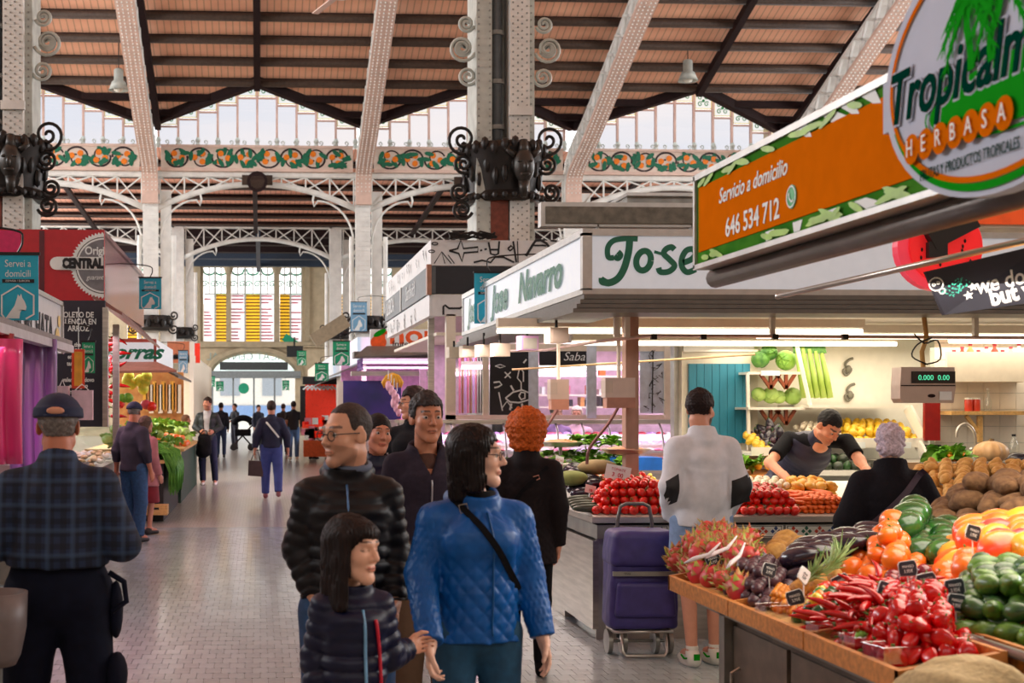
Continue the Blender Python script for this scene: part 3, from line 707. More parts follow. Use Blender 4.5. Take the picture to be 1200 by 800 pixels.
MB().bb(XA + .3, 8.6, YA + .3, YB, 2.42, 2.45).build('soffit', M_cream, JS)
def pl(pts, Y): return [(at(x, y, Y).x, at(x, y, Y).z) for x, y in pts]
def c4(pts): return [(540 + x / 4, 260 + y / 4) for x, y in pts]
g = MB(); o_ = (0, YA - .006, 0); k_ = 9.1 / 1500
def st(pts, wd): stroke(g, [tuple(p) for p in smooth2(pl(c4(pts), YA), 5)], wd * k_ / 4 * 1.0, o_, *FRONT)
st([(716, 168), (690, 165), (688, 120), (715, 88), (770, 78), (828, 80)], 26)
st([(718, 160), (735, 172), (748, 155), (735, 140)], 26)
st([(790, 84), (785, 140), (765, 215), (735, 265), (690, 286), (655, 270)], 34)
st([(655, 262), (658, 284), (680, 290)], 22)
g2 = MB()
def ring(cx, cy, rx, ry, wd, sh=.12):
 pts = [(cx + rx * math.cos(a) - sh * ry * math.sin(a) * -1, cy + ry * math.sin(a) * -1) for a in [2 * PI * i / 24 for i in range(25)]]
 stroke(g, pl(c4(pts), YA), wd * k_ / 4, o_, *FRONT)
ring(855, 182, 34, 46, 30)
st([(1000, 130), (985, 118), (960, 128), (950, 150), (975, 175), (1000, 205), (975, 232), (935, 235), (925, 215)], 28)
st([(1040, 192), (1080, 175), (1098, 150), (1085, 128), (1055, 135), (1035, 170), (1035, 210), (1060, 236), (1100, 222)], 28)
st([(940, 150), (905, 140)], 14)
g.build('lettering', M_jg, JS)
text('side_lettering', 'Jose', M_jg, JS, frame((XA - .012, 12.35, 2.735), *SIDE_R), .38, .001, off=.012, shear=.25, sx=1.25)
text('side_lettering', 'Navarro', M_jg, JS, frame((XA - .012, 10.6, 2.735), *SIDE_R), .36, .001, off=.012, shear=.25, sx=1.35)
text('side_lettering', 'Jose', M_jg, JS, frame((XA - .012, 13.9, 2.735), *SIDE_R), .36, .001, off=.012, shear=.25)
for (x, y, l) in ((3.4, 10.2, 3.0), (5.6, 10.9, 2.6), (4.6, 12.2, 3.2), (7.2, 11.6, 1.6)):
 t = thing('tube_lamp', 'glowing fluorescent tube under the grey stall canopy', 'lamp', (x, y, 2.3), 0, 'fluorescent tubes under the grey canopy')
 MB().bb(-l / 2, l / 2, -.05, .05, .03, .1).build('housing', M_cream, t); MB().cyl((-l / 2, 0, 0), (l / 2, 0, 0), .022, n=8).build('tube', M_lamp, t)
lamp_area('canopy_light', (4.3, 10.4, 2.26), (3.4, 1.4), 52, (1, .86, .66))
lamp_area('canopy_light', (6.2, 12.0, 2.26), (3.4, 1.2), 36, (1, .86, .66))
lamp_area('spotlight_glow', (1.95, 11.2, 2.3), (.5, 4.2), 42, (1, .74, .66))
dl = thing('downlight', 'bright round downlight in the soffit above the vegetable shelves', 'lamp', at(933, 380, 10.6)); MB().cyl((0, 0, 0), (0, 0, .03), .1, n=16).build('rim', M_steel, dl); MB().cyl((0, 0, -.004), (0, 0, 0), .08, n=16).build('glow', M_lampw, dl)
for q, (x, y, s, Yd) in enumerate([(532, 413, 12, 14.2), (548, 412, 12, 13.4), (567, 411, 14, 12.6), (586, 410, 18, 11.7), (618, 402, 22, 10.7), (652, 393, 28, 9.8)]):
 p = at(x, y, Yd); r = .07
 t = thing('spotlight', ['cream box spotlight, farthest along the canopy edge', 'cream box spotlight, second farthest along the canopy edge', 'cream box spotlight between the small far ones and the pink-lit one', 'cream box spotlight next to the pink-lit one', 'box spotlight with a pink-lit side under the canopy edge', 'largest cream box spotlight under the canopy corner'][q], 'spotlight', p, .15)
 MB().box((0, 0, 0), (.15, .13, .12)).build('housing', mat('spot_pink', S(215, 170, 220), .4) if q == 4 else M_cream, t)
 MB().box((0, -.066, -.005), (.12, .004, .09)).build('lens', M_greyiron if q == 4 else M_cream, t)
 MB().cyl((0, 0, .06), (0, 0, 2.42 - p.z), .012, n=6).build('stem', M_black, t)
rail = [onx(640, 428, 2.55), Vector((2.75, 9.35, at(743, 398, 9.35).z)), at(760, 394, 9.35), at(1200, 397, 9.35)]
tr = thing('lamp_rail', 'thin pinkish rail running under the grey stall canopy', 'rail', (0, 0, 0))
MB().tube([at(560, 412, 13), at(640, 410, 11), at(700, 400, 9.6), at(765, 393, 9.4), at(1250, 396, 9.4)], .013, 8).build('tube', mat('pink_rail', S(226, 196, 186), .35, metal=.4), tr)
for x in (766, 824, 908, 990): MB().bb(-.02, .02, -.02, .02, -.02, .02).build('clamp', M_black, tr, loc=at(x, 394.5, 9.4))
MB().tube([at(600, 433, 11), at(885, 415, 10.4)], .009, 8).build('lower_tube', mat('yellow_rail', S(190, 160, 120), .5), tr)
for x in (722, 735, 905, 1143): MB().bar(at(x, 395, 9.45), at(x, 368, 9.45), .035).build('hanger', M_wtile, tr)
CT1 = thing('steel_counter', 'stainless steel counter carrying tomatoes and carrots', 'counter', (0, 0, 0))
cx0 = 2.42
MB().bb(cx0 + .1, 6.2, YA + .1, 10.15, .0, .74).build('plinth', M_steel, CT1)
MB().bb(cx0, 6.3, YA, 10.2, .74, .84).build('apron', M_steel2, CT1)
MB().bb(cx0 - .05, 6.35, YA - .06, 10.2, .86, .9).build('worktop', M_steel, CT1)
MB().bb(cx0 + .03, cx0 + .75, 10.2, 14.3, 0, .84).bb(cx0 - .05, cx0 + .8, 10.2, 14.35, .86, .9).build('return_counter', M_steel, CT1)
MB().bb(cx0 + .02, cx0 + .1, YA + .1, YA + .12, .0, .74).build('corner_trim', M_alu, CT1)
for y in (9.12, 10.7, 12.2): MB().bb(cx0 - .012, cx0 + .03, y + .05, y + 1.45, .08, .72).build('side_panel', M_steel, CT1)
for x in (3.3, 4.5, 5.4): MB().bb(x, x + .02, YA + .08, YA + .1, 0, .74).build('seam', M_steel2, CT1)
M_cer = mat('ceramic_white', S(226, 220, 204), .25, var=.05, coat=.4)
dcol = [mat('diamond_red', S(190, 66, 44), .3), mat('diamond_green', S(40, 96, 72), .3), mat('diamond_blue', S(50, 66, 110), .3)]
x = cx0 + .12
while x < 6.2:
 t_ = MB().bb(x, x + .4, YA - .012, YA, .745, .835).build('tile', M_cer, CT1)
 b_ = MB();
 for (a, b, c, d) in ((x + .01, x + .39, .75, .754), (x + .01, x + .39, .826, .83), (x + .01, x + .014, .75, .83), (x + .386, x + .39, .75, .83)): b_.bb(a, b, YA - .014, YA - .011, c, d)
 b_.build('border', M_dark, t_)
 for k in range(4):
  xc = x + .055 + k * .097
  d_ = MB()
  for (dx, dz) in ((0, .022), (0, -.022), (.024, 0), (-.024, 0)):
   d_.add([(xc + dx, YA - .015, .79 + dz + .016), (xc + dx - .016, YA - .015, .79 + dz), (xc + dx, YA - .015, .79 + dz - .016), (xc + dx + .016, YA - .015, .79 + dz)], [(0, 1, 2, 3)])
  d_.build('diamond', dcol[[0, 1, 0, 2][k]], t_)
 x += .42
MB().bb(0, .1, 0, .1, 0, 1).build('post', mat('pinkish_post', S(172, 136, 118), .5, metal=.3), CT1, loc=(2.78, 9.62, 0)).scale = (1, 1, 2.42)
YBK = 12.9
MB_ = MB(); a = at(790, 540, YBK); b = at(1205, 380, YBK)
bw = thing('stall_back_wall', 'white back wall of the lit vegetable stall', 'wall', (0, 0, 0))
MB().bb(at(884, 0, YBK).x, 9.5, YBK, YBK + .08, 0, 2.42).build('panel', M_wtile, bw)
pipe = prect(MB(), 790, 806, 400, 620, 12.7, .12).build('steel_jamb', M_alu, bw)
cp = thing('wall_cabinet', 'teal-doored white cabinet behind the man in the white sweater', 'cabinet', (0, 0, 0))
prect(MB(), 799, 888, 404, 545, 12.6, .3).build('body', M_cream, cp)
M_tealp = mat('teal_panel', S(40, 130, 158), .4, var=.1, scale=2, stretch=(8, 1, 1))
for k in range(8): prect(MB(), 807.5 + k * 9, 816 + k * 9, 426, 519, 12.56, .03).build('slat', M_tealp, cp)
prect(MB(), 801, 884, 404, 412, 12.58, .02).build('top_shelf', M_steel, cp)
SH = thing('display_shelves', 'white tiered shelves holding cabbages, celery and lemons', 'shelves', (0, 0, 0))
def shelf(x0, x1, y, Y, d, nm='shelf', th=.025, tilt=0.):
 a = at(x0, y, Y); b = at(x1, y, Y); return MB().bb(a.x, b.x, Y, Y + d, a.z - th, a.z).build(nm, M_wtile, SH)
shelf(877, 938, 435.5, 12.3, .55); shelf(877, 950, 477, 12.2, .65)
for x in (903, 921):
 for yy in (437, 479):
  p = at(x, yy, 12.32); MB().bar(p, p + Vector((0, .0, -.16)), .03).bar(p + Vector((.0, 0, -.15)), p + Vector((.09, .0, -.01)), .03).bar(p + Vector((-.1, 0, -.01)), p + Vector((0, 0, -.15)), .03).build('wooden_bracket', mat('red_brown_wood', S(140, 66, 34), .5), SH)
MB().bar(at(933, 400, 12.25), at(950, 478, 12.15), .03).build('divider', M_wtile, SH)
MB().bar(at(876, 437, 12.25), at(879, 620, 12.25), .03).build('divider', M_wtile, SH)
a = at(948, 474, 12.1); b = at(1076, 474, 12.1); MB().bb(a.x, b.x, 12.1, 12.85, a.z - .03, a.z).build('shelf', M_wtile, SH)
a = at(940, 517, 11.9); b = at(1086, 517, 11.9); MB().bb(a.x, b.x, 11.9, 12.8, a.z - .06, a.z - .03).bb(a.x, b.x, 11.88, 11.9, a.z - .06, a.z + .03).build('shelf', M_wtile, SH)
MB().bar(at(1064, 478, 12.1), at(1084, 516, 11.9), .03, .1).build('end_board', M_wtile, SH)
a = at(880, 525, 11.8); b = at(945, 525, 11.8); MB().bb(a.x, b.x, 11.8, 12.8, a.z - .07, a.z - .04).bb(a.x, b.x, 11.78, 11.8, a.z - .07, a.z + .01).build('shelf', M_wtile, SH)
a = at(935, 551, 11.7); b = at(1096, 551, 11.7); MB().bb(a.x, b.x, 11.7, 12.8, a.z - .05, a.z).build('shelf', M_wtile, SH)
a = at(860, 555, 11.3); b = at(960, 555, 11.3); MB().bb(a.x, b.x, 11.3, 12.6, a.z - .06, a.z - .02).build('wooden_ledge', M_ply, SH)
MB().bar(at(1076, 520, 11.9), at(1098, 560, 11.6), .03, .1).build('end_board', M_wtile, SH)
for (x, y, lab) in ((994, 430, 'upper grey wire hook ornament on the white panel'), (996, 460, 'lower grey wire hook ornament on the white panel')):
 p = at(x, y, YBK - .02); t = thing('wire_hook', lab, 'hook', p)
 MB().tube([(q[0], 0, q[1]) for q in smooth2([(.05, .09), (0, .07), (-.03, .02), (.03, -.02), (0, -.07), (-.03, -.08), (-.05, -.03), (.02, .0)], 4)], .014, 6).build('wire', mat('grey_wire', S(120, 116, 104), .5), t, smooth=True)
 MB().ell((0, -.01, -.02), (.03, .02, .04)).build('knot', MATS['grey_wire'], t, smooth=True)
RW = thing('tiled_wall', 'white tiled wall with sink beyond the potatoes', 'wall', (0, 0, 0))
YR = 12.0; a = at(1096, 560, YR)
rr = random.Random(5)
MB().bb(a.x, 9.6, YR + .02, YR + .1, 0, 2.42).build('backing', M_greyiron, RW)
for i in range(14):
 for j in range(11):
  x0 = a.x + i * .16; z0 = .7 + j * .16
  MB().bb(x0 + .002, x0 + .158, YR, YR + .02, z0 + .002, z0 + .158).build('tile', M_wtile, RW)
us = thing('wall_shelf', 'cream wall shelf crowded with bottles and jars', 'shelf', (0, 0, 0))
p = at(1110, 447, 11.7); q = at(1215, 444, 11.7); MB().bb(p.x, q.x, 11.7, 12, p.z, p.z + .03).build('board', M_cream, us); MB().bb(p.x, q.x, 11.7, 11.73, p.z + .03, p.z + .28).build('front_panel', M_cream, us)
sh2z = at(1115, 486, 11.7).z; q = at(1215, 486, 11.7); ws = thing('wall_shelf', 'yellow pine wall shelf on a wooden bracket above the tap', 'shelf', (0, 0, 0))
pz_ = at(1115, 486, 11.7); MB().bb(pz_.x, q.x, 11.7, 12, sh2z, sh2z + .035).build('board', M_wood2, ws)
for xx in (1148,):
 p = at(xx, 487, 11.75); MB().bar(p, p + Vector((0, 0, -.25)), .04).bar(p + Vector((-.13, 0, 0)), p + Vector((0, 0, -.17)), .03).build('bracket', M_wood2, ws)
for k in range(9):
 p = at(1118 + k * 9.5, 421, 11.78); hh = .1 + .03 * (k % 3)
 j = thing('bottle' if k % 2 else 'jar', '', 'bottle' if k % 2 else 'jar', (p.x, p.y, p.z - .03), 0, 'jars and bottles on the cream wall shelf')
 j['label'] = 'small plastic bottle among the goods on the cream wall shelf' if k % 2 else 'glass jar among the goods on the cream wall shelf'
 mm = [mat('pale_plastic', S(200, 214, 226), .3), mat('jar_red', S(200, 60, 40), .35), mat('jar_amber', S(210, 150, 90), .35), mat('pale_green_plastic', S(190, 210, 180), .3)][k % 4]
 MB().lathe([(.03, 0), (.032, .01), (.032, hh * .7), (.015, hh * .85), (.015, hh)], (0, 0, 0), 12).build('body', mm, j, smooth='auto'); MB().cyl((0, 0, hh), (0, 0, hh + .02), .017, n=10).build('cap', M_red, j)
for k, xx in enumerate((1135, 1144)):
 p = at(xx, 481, 11.78); j = thing('jar', ['red jar on the pine shelf, next to the board end', 'red jar on the pine shelf, beside the glass bottle'][k], 'jar', (p.x, p.y, sh2z + .035)); MB().lathe([(.032, 0), (.036, .02), (.036, .1), (.032, .11)], (0, 0, 0), 12).build('body', mat('jar_red', (0, 0, 0)), j, smooth='auto'); MB().cyl((0, 0, .11), (0, 0, .125), .034, n=12).build('lid', M_wtile, j)
p = at(1158, 481, 11.78); j = thing('glass_bottle', 'clear glass bottle standing on the pine shelf', 'bottle', (p.x, p.y, sh2z + .035)); MB().lathe([(.03, 0), (.032, .01), (.032, .09), (.012, .14), (.012, .2)], (0, 0, 0), 12).build('body', M_glass, j, smooth=True); MB().cyl((0, 0, .2), (0, 0, .215), .014, n=8).build('cap', M_wtile, j)
SK = thing('sink_counter', 'steel sink counter with raised edge behind the potatoes', 'counter', (0, 0, 0))
a = at(1092, 545, 10.6); b = at(1230, 545, 10.6); zsk = a.z
MB().bb(a.x, b.x, 10.6, 12, zsk - .03, zsk).bb(a.x, b.x, 10.58, 10.62, zsk - .12, zsk + .03).bb(a.x + .1, b.x, 10.8, 11.9, .0, zsk - .03).build('top', M_steel, SK)
tp = thing('tap', 'curved chrome tap over the sink', 'tap', (at(1143, 540, 11.3).x, 11.3, zsk))
MB().tube(smooth2([(0, 0, 0), (0, 0, .16), (-.02, 0, .28), (-.09, 0, .34), (-.16, 0, .3), (-.18, 0, .22)], 5), .014, 8).build('spout', M_steel, tp, smooth=True); MB().tube([(0, 0, .05), (-.06, -.03, .12)], .012, 8).build('lever', M_steel, tp); MB().cyl((0, 0, 0), (0, 0, .03), .03, n=12).build('base', M_steel, tp)
pb = thing('water_bottle', 'clear plastic water bottle with black cap by the tap', 'bottle', (at(1188, 530, 11.2).x, 11.2, zsk)); MB().lathe([(.04, 0), (.045, .02), (.045, .14), (.03, .18), (.014, .21), (.014, .23)], (0, 0, 0), 14).build('body', M_glass, pb, smooth=True); MB().cyl((0, 0, .23), (0, 0, .25), .017, n=10).build('cap', M_pblack, pb)
rp = thing('fire_door', 'dark red panel standing behind the hanging scale', 'panel', (0, 0, 0)); prect(MB(), 1084, 1102, 470, 516, 11.85, .04).build('leaf', mat('dark_red', S(150, 24, 24), .4), rp); prect(MB(), 1085, 1103, 521, 536, 11.8, .05).build('black_crate', M_pblack, rp)
def scale_(x0, x1, y0, y1, Y, label, m, disp=True):
 a = at(x0, y1, Y); b = at(x1, y0, Y); W = b.x - a.x; H = b.z - a.z
 t = thing('hanging_scale', label, 'scale', ((a.x + b.x) / 2, Y, a.z))
 pr = [(-W / 2, .1), (-W / 2 + .0, H * .5), (-W * .48, H), (W * .48, H), (W / 2, H * .45), (W * .46, 0), (-W * .46, 0)]
 mb = MB().poly([(p[0], 0, p[1] if i else H * .12) for i, p in enumerate(pr)], (0, .14, 0)); mb.build('body', m, t)
 if disp:
  MB().bb(-W * .3, W * .48, -.01, 0, H * .55, H * .88).build('display', mat('display_black', S(40, 36, 34), .3), t)
  text('digits', '0.000  0.00', mat('digit_green', (0, 0, 0), emit=(.1, .8, .4), es=1), t, frame((W * .09, -.013, H * .7), *FRONT), H * .2, .0005)
  MB().bb(W * .2, W * .42, -.008, 0, H * .08, H * .32).build('label_sticker', M_pwhite, t); g = MB(); disc(g, (0, 0), W * .07, H * .05, (W * .06, 0, H * .2), (1, 0, 0), (0, 0, 1), th=.003); g.build('badge', M_dark, t)
  MB().bb(-W * .49, W * .49, -.004, 0, H * .47, H * .5).build('seam', M_dark, t)
 MB().tube([(0, .07, H), (-.01, .07, H + .12), (.02, .06, H + .22), (0, .07, 2.42 - a.z)], .018, 8).build('hanger', mat('brass', S(190, 150, 90), .4, metal=.5), t)
 if disp: MB().tube(smooth2([(.0, .05, H + .02), (.12, .05, H + .06), (.1, .05, H + .2), (.0, .05, H + .18), (-.08, .05, H + .25)], 4), .006, 5).tube(smooth2([(.02, .04, H + .02), (-.1, .04, H + .08), (-.06, .04, H + .17), (.05, .04, H + .22)], 4), .006, 5).build('cable', M_black, t)
 return t
M_sc = mat('scale_pinkish', S(196, 178, 168), .4, metal=.5, var=.05)
scale_(1055, 1120, 430, 472, 9.3, 'large hanging digital scale with green digits near the tiled wall', M_sc)
def pan_scale(x, y, Y, label, wd, xt):
 p = at(x, y, Y); t = thing('pan_scale', label, 'scale', p); s = Y / 1500
 w_, h = wd * s, 36 * s
 MB().bb(-w_ / 2, w_ / 2, 0, .12, h * .35, h).build('head', M_sc, t); MB().bb(-w_ / 2 - .03, -w_ / 2 + .05, -.02, .1, h * .5, h * .9).build('dial', M_glass, t); MB().bb(-w_ * .45, w_ / 2, .0, .11, 0, h * .35).build('lower_case', mat('scale_brown', S(170, 120, 100), .4), t)
 MB().tube(smooth2([(-.02, 0, 0), (-.1, -.02, -.12), (-.24, -.02, -.3), (-.26, -.02, -.42)], 4), .012, 7).build('arm', mat('rust_arm', S(110, 70, 66), .4, metal=.4), t)
 MB().tube([(0, .05, h), (0, .05, 2.42 - p.z)], .015, 6).build('hanger', M_cream, t)
 return t
pan_scale(656, 480, 10.4, 'grey hanging pan scale with its arm, the smaller of two', 22, 0)
pan_scale(727, 478, 9.5, 'hanging pan scale in front of the pinkish post, the larger of two', 36, 0)
dsh = lambda x, y, Y, lab: (lambda t: (MB().lathe([(0, 0), (.14, .01), (.19, .045), (.195, .05), (.19, .05), (.13, .02), (0, .015)], (0, 0, 0), 20).build('dish', M_steel, t, smooth=True), MB().ell((0, 0, .04), (.15, .15, .03), 14, 6).build('offcuts', mat('pale_onion', S(214, 150, 110), .5), t, smooth=True), MB().cyl((0, 0, -.25), (0, 0, 0), .015, n=8).cyl((0, 0, -.26), (0, 0, -.24), .09, n=14).build('stand', M_steel2, t)))(thing('weighing_dish', lab, 'dish', at(x, y, Y)))
dsh(733, 533, 9.75, 'round steel weighing dish beside the pinkish post'); dsh(657, 524, 10.6, 'pale steel weighing dish above the aubergines')
# ---------------------------------------------------------------- orange and green sign with its stall
XS = 1.85
TS = thing('shop_sign', 'long orange and green fruit stall sign with an oval logo', 'sign', (0, 0, 0))
Y0, Y1 = 2.3, 5.34
MB().bb(XS, XS + .1, Y0, Y1, 2.29, 2.66).build('panel', mat('sign_leaf_green', S(86, 150, 52), .6, spec=0, c2=S(46, 110, 36), scale=4), TS)
f = MB(); f.bb(XS - .012, XS + .11, Y0, Y1 + .02, 2.65, 2.675).bb(XS - .012, XS + .11, Y0, Y1 + .02, 2.275, 2.295).bb(XS - .012, XS + .11, Y1, Y1 + .02, 2.28, 2.67); f.build('frame', M_alu, TS)
MB().bb(XS - .004, XS, 3.5, 5.31, 2.345, 2.615).build('orange_panel', mat('sign_orange', S(214, 108, 10), .6, var=.04, spec=0), TS)
g = MB(); ws_ = [(3.95, 2.615, 4.12, 2.65), (3.7, 2.3, 3.9, 2.335), (4.0, 2.3, 4.1, 2.335), (4.3, 2.3, 4.36, 2.335), (4.55, 2.3, 4.6, 2.335)]
for a, b, c, d in ws_: g.add([(XS - .003, a, b), (XS - .003, (a + c) / 2 + .02, b), (XS - .003, c, d), (XS - .003, c - .08, d)], [(0, 1, 2, 3)])
for a in (3.72, 3.86, 4.2): g.add([(XS - .005, a, 2.6), (XS - .005, a + .05, 2.61), (XS - .005, a + .13, 2.65), (XS - .005, a + .04, 2.65)], [(0, 1, 2, 3)])
g.build('white_leaf_stripes', M_pwhite, TS)
g = MB(); rr = random.Random(2)
for k in range(26):
 y_ = rr.uniform(3.6, 5.3); z_ = rr.choice([2.315, 2.632]); disc(g, (0, 0), rr.uniform(.04, .1), .012, (XS - .0045, y_, z_), (0, -1, 0), (0, 0, 1), n=8, a0=rr.uniform(-.4, .4))
tag(g.build('printed_leaves', mat('light_leaf', S(150, 196, 60), .4, var=.2), TS), kind='stuff')
text('lettering', 'Servicio a domicilio', M_pwhite, TS, frame((XS - .006, 4.735, 2.537), *SIDE_R), .085, .0008, off=.001, shear=.3)
text('phone_number', '646 534 712', M_pwhite, TS, frame((XS - .006, 4.73, 2.40), *SIDE_R), .105, .0008, off=.0015)
g = MB(); disc(g, (0, 0), .042, .042, (XS - .005, 4.36, 2.425), *SIDE_R); g.build('chat_icon', mat('chat_green', S(40, 170, 90), .4), TS)
g = MB(); stroke(g, arc(0, 0, .036, 0, 2 * PI, 20), .006, (XS - .0075, 4.36, 2.425), *SIDE_R); stroke(g, [(-.018, .016), (-.014, -.004), (.004, -.018), (.018, -.014)], [.01, .006, .006, .01], (XS - .0075, 4.36, 2.425), *SIDE_R); g.build('chat_handset', M_pwhite, TS)
XL = XS - .05; oc = (XL, 3.05, 2.575)
def oval(rx, ry, m, name, th, t0=0, dx=0, dz=0, n=48):
 P = [Vector((XL - th, 3.05 - dx - rx * math.cos(2 * PI * i / n), 2.575 + dz + ry * math.sin(2 * PI * i / n))) for i in range(n)]
 return MB().poly(P, (.02 if t0 else .001, 0, 0)).build(name, m, TS)
MB().poly([Vector((XL, 3.05 - .555 * math.cos(2 * PI * i / 48) , 2.575 + .355 * math.sin(2 * PI * i / 48))) for i in range(48)], (.045, 0, 0)).build('logo_board', mat('logo_white', S(196, 202, 220), .6, var=.02, spec=0), TS)
MB().bb(XL + .001, XL + .045, 3.3, 3.62, 2.485, 2.63).build('logo_tab', MATS['logo_white'], TS)
def ringoval(rx, ry, wd, m, name, th, dz=0., a0=0, a1=2 * PI):
 g = MB(); stroke(g, arc(0, dz, rx, a0, a1, 60, ry), wd, (XL - th, 3.05, 2.575), *SIDE_R); return g.build(name, m, TS)
ringoval(.51, .31, .016, MATS['sign_orange'], 'orange_ring', .003)
ringoval(.51, .33, .02, mat('logo_green', S(26, 148, 30), .6, var=.03, spec=0), 'green_arc', .002, 0, PI * 1.1, PI * 1.9)
g = MB(); disc(g, (.1, -.11), .4, .085, (XL - .004, 3.05, 2.575), *SIDE_R, n=40); g.build('green_oval', MATS['logo_green'], TS)
g = MB(); stroke(g, arc(.1, -.11, .42, 0, 2 * PI, 60, .1), .008, (XL - .004, 3.05, 2.575), *SIDE_R); g.build('green_line', MATS['logo_green'], TS)
M_dkgreen = mat('lettering_dark_green', S(2, 58, 46), .6, var=.02, spec=0)
text('white_outline', 'Tropicalmente', MATS['logo_white'], TS, frame((XL - .006, 3.575, 2.555), *SIDE_R), .2, .001, off=.009, shear=.25, align='LEFT', sx=.83)
text('lettering', 'Tropicalmente', M_dkgreen, TS, frame((XL - .010, 3.575, 2.555), *SIDE_R), .2, .001, off=.003, shear=.25, align='LEFT', sx=.83)
for i, ch in enumerate('HERBASA'):
 y_ = 3.43 - i * .073; z_ = 2.403 + .0 * i
 g = MB(); disc(g, (0, 0), .04, .042, (XL - .012, y_, z_), *SIDE_R); g.build('orange_dot', MATS['sign_orange'], TS)
 text('letter', ch, M_pwhite, TS, frame((XL - .021, y_, z_), *SIDE_R), .065, .0006, sx=.8)
text('small_lettering', 'FRUTAS Y PRODUCTOS TROPICALES', M_dkgreen, TS, frame((XL - .006, 3.40, 2.322), *SIDE_R), .042, .0006, align='LEFT', sx=.66)
g = MB()
for (bx, tx) in ((-.09, -.11), (.0, .03)):
 pts = smooth2([(bx, -.03), (bx - .005, .03), (tx, .09), (tx + .01, .15)], 5); stroke(g, [tuple(p) for p in pts], .03, (XL - .008, 3.05, 2.575), *SIDE_R)
 for k in range(9):
  a = -.4 + k * .5; L_ = .13
  p2 = [(tx + .01 + L_ * t * math.cos(a), .15 + L_ * t * math.sin(a) - .12 * t * t) for t in [j / 6 for j in range(7)]]
  stroke(g, p2, [.008, .016, .018, .018, .014, .01, .003], (XL - .009, 3.05, 2.575), *SIDE_R)
  for t in (1, 2, 3, 4, 5):
   for s in (-1, .2, 1): stroke(g, [p2[t], (p2[t][0] + s * .02 + .02 * math.cos(a) , p2[t][1] - .035)], [.012, .002], (XL - .009, 3.05, 2.575), *SIDE_R)
g.build('palm_trees', MATS['logo_green'], TS)
TC = thing('stall_canopy', 'dark metal canopy edge running under the orange sign', 'canopy', (0, 0, 0))
MB().tube([(XS + .1, 1.8, 2.245), (XS + .1, 5.4, 2.245)], .042, 12).build('rolled_edge', mat('dark_metal', S(110, 104, 100), .35, metal=.7), TC, smooth=True)
MB().bb(XS + .3, 5.6, 1.8, 3.4, 3.1, 3.14).build('roof', mat('canopy_soffit', S(120, 112, 104), .5), TC)
MB().bb(5.5, 5.6, 1.8, 1.9, 0, 3.1).build('post', MATS['dark_metal'], TC)
for (x, y) in ((3.0, 4.6), (3.4, 3.4)):
 t = thing('tube_lamp', 'fluorescent tube above the tropical fruit, ' + ('inner one' if x > 3.2 else 'outer one'), 'lamp', (x, y, 2.22), PI / 2)
 MB().bb(-.6, .6, -.04, .04, .02, .06).build('housing', M_cream, t); MB().cyl((-.6, 0, 0), (.6, 0, 0), .018, n=8).build('tube', M_lamp, t)
lamp_area('stall_light', (3.1, 4.3, 2.15), (1.6, 1.8), 48, (1, .88, .72))
wm = thing('round_light_sign', 'round red watermelon-slice sign behind the steel pole', 'sign', at(1106, 288, 5.6))
s_ = 5.6 / 1500
MB().cyl((0, .03, 0), (0, .08, 0), 53 * s_, n=36).build('rind', mat('rind_pink', S(236, 60, 90), .3, emit=(.9, .08, .12), es=.25), wm)
MB().cyl((.02, .015, 0), (.02, .03, 0), 45 * s_, n=36).build('flesh', mat('flesh_red', S(240, 30, 40), .3, emit=(.9, .03, .03), es=.3), wm)
for k in range(16):
 a = k * .82; r_ = (20 + 18 * ((k * 7) % 5) / 5) * s_; MB().ell((.02 + r_ * math.cos(a), .012, r_ * math.sin(a)), (.006, .004, .01), 6, 4).build('seed', M_pblack, wm)
MB().bar((-.07, -.01, .02), (.12, -.03, .12), .05, .09).bar((-.08, -.01, -.02), (.0, -.02, -.02), .04, .07).build('bracket', M_pblack, wm)
MB().cyl((.06, .06, -.2), (.06, .06, .3), .014, n=8).build('pole', M_steel, wm)
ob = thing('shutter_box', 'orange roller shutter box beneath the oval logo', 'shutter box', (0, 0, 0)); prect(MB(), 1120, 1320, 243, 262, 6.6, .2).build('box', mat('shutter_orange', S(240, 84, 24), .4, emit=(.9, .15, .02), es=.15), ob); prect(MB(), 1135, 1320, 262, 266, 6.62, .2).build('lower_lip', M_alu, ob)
pl_ = thing('steel_pole', 'long chrome pole slanting up past the blackboard', 'pole', (0, 0, 0)); MB().tube([at(912, 347, 6.2), at(1225, 277, 4.6)], .014, 12).build('tube', M_steel, pl_, smooth=True); MB().ell(at(912, 347, 6.2), .016).build('end_cap', M_steel, pl_)
BB = thing('blackboard', 'blackboard with white chalk lettering and a small chalk skull', 'board', (0, 0, 0))
a = at(1085, 318, 4.7); b = at(1107, 369, 4.7); c = at(1225, 352, 4.5); d = at(1225, 285, 4.5)
MB().poly([a, d, c, b], (0, .02, 0)).build('board', mat('chalkboard', S(38, 38, 54), .7, var=.1), BB)
bx = (Vector(at(1200, 290, 4.55)) - Vector(at(1087, 318, 4.7))).normalized(); bz = Vector((0, 0, 1)); bz = (bz - bx * bz.dot(bx)).normalized()
M_chalk = mat('chalk', S(236, 236, 240), .8)
text('chalk_lettering', "we don't s", M_chalk, BB, frame(at(1143, 337, 4.58), bx, bz), .085, .0005, off=.001, align='LEFT', shear=.15, sx=.75)
text('chalk_lettering', "but w", M_chalk, BB, frame(at(1160, 350, 4.55), bx, bz), .085, .0005, off=.003, align='LEFT', sx=.8)
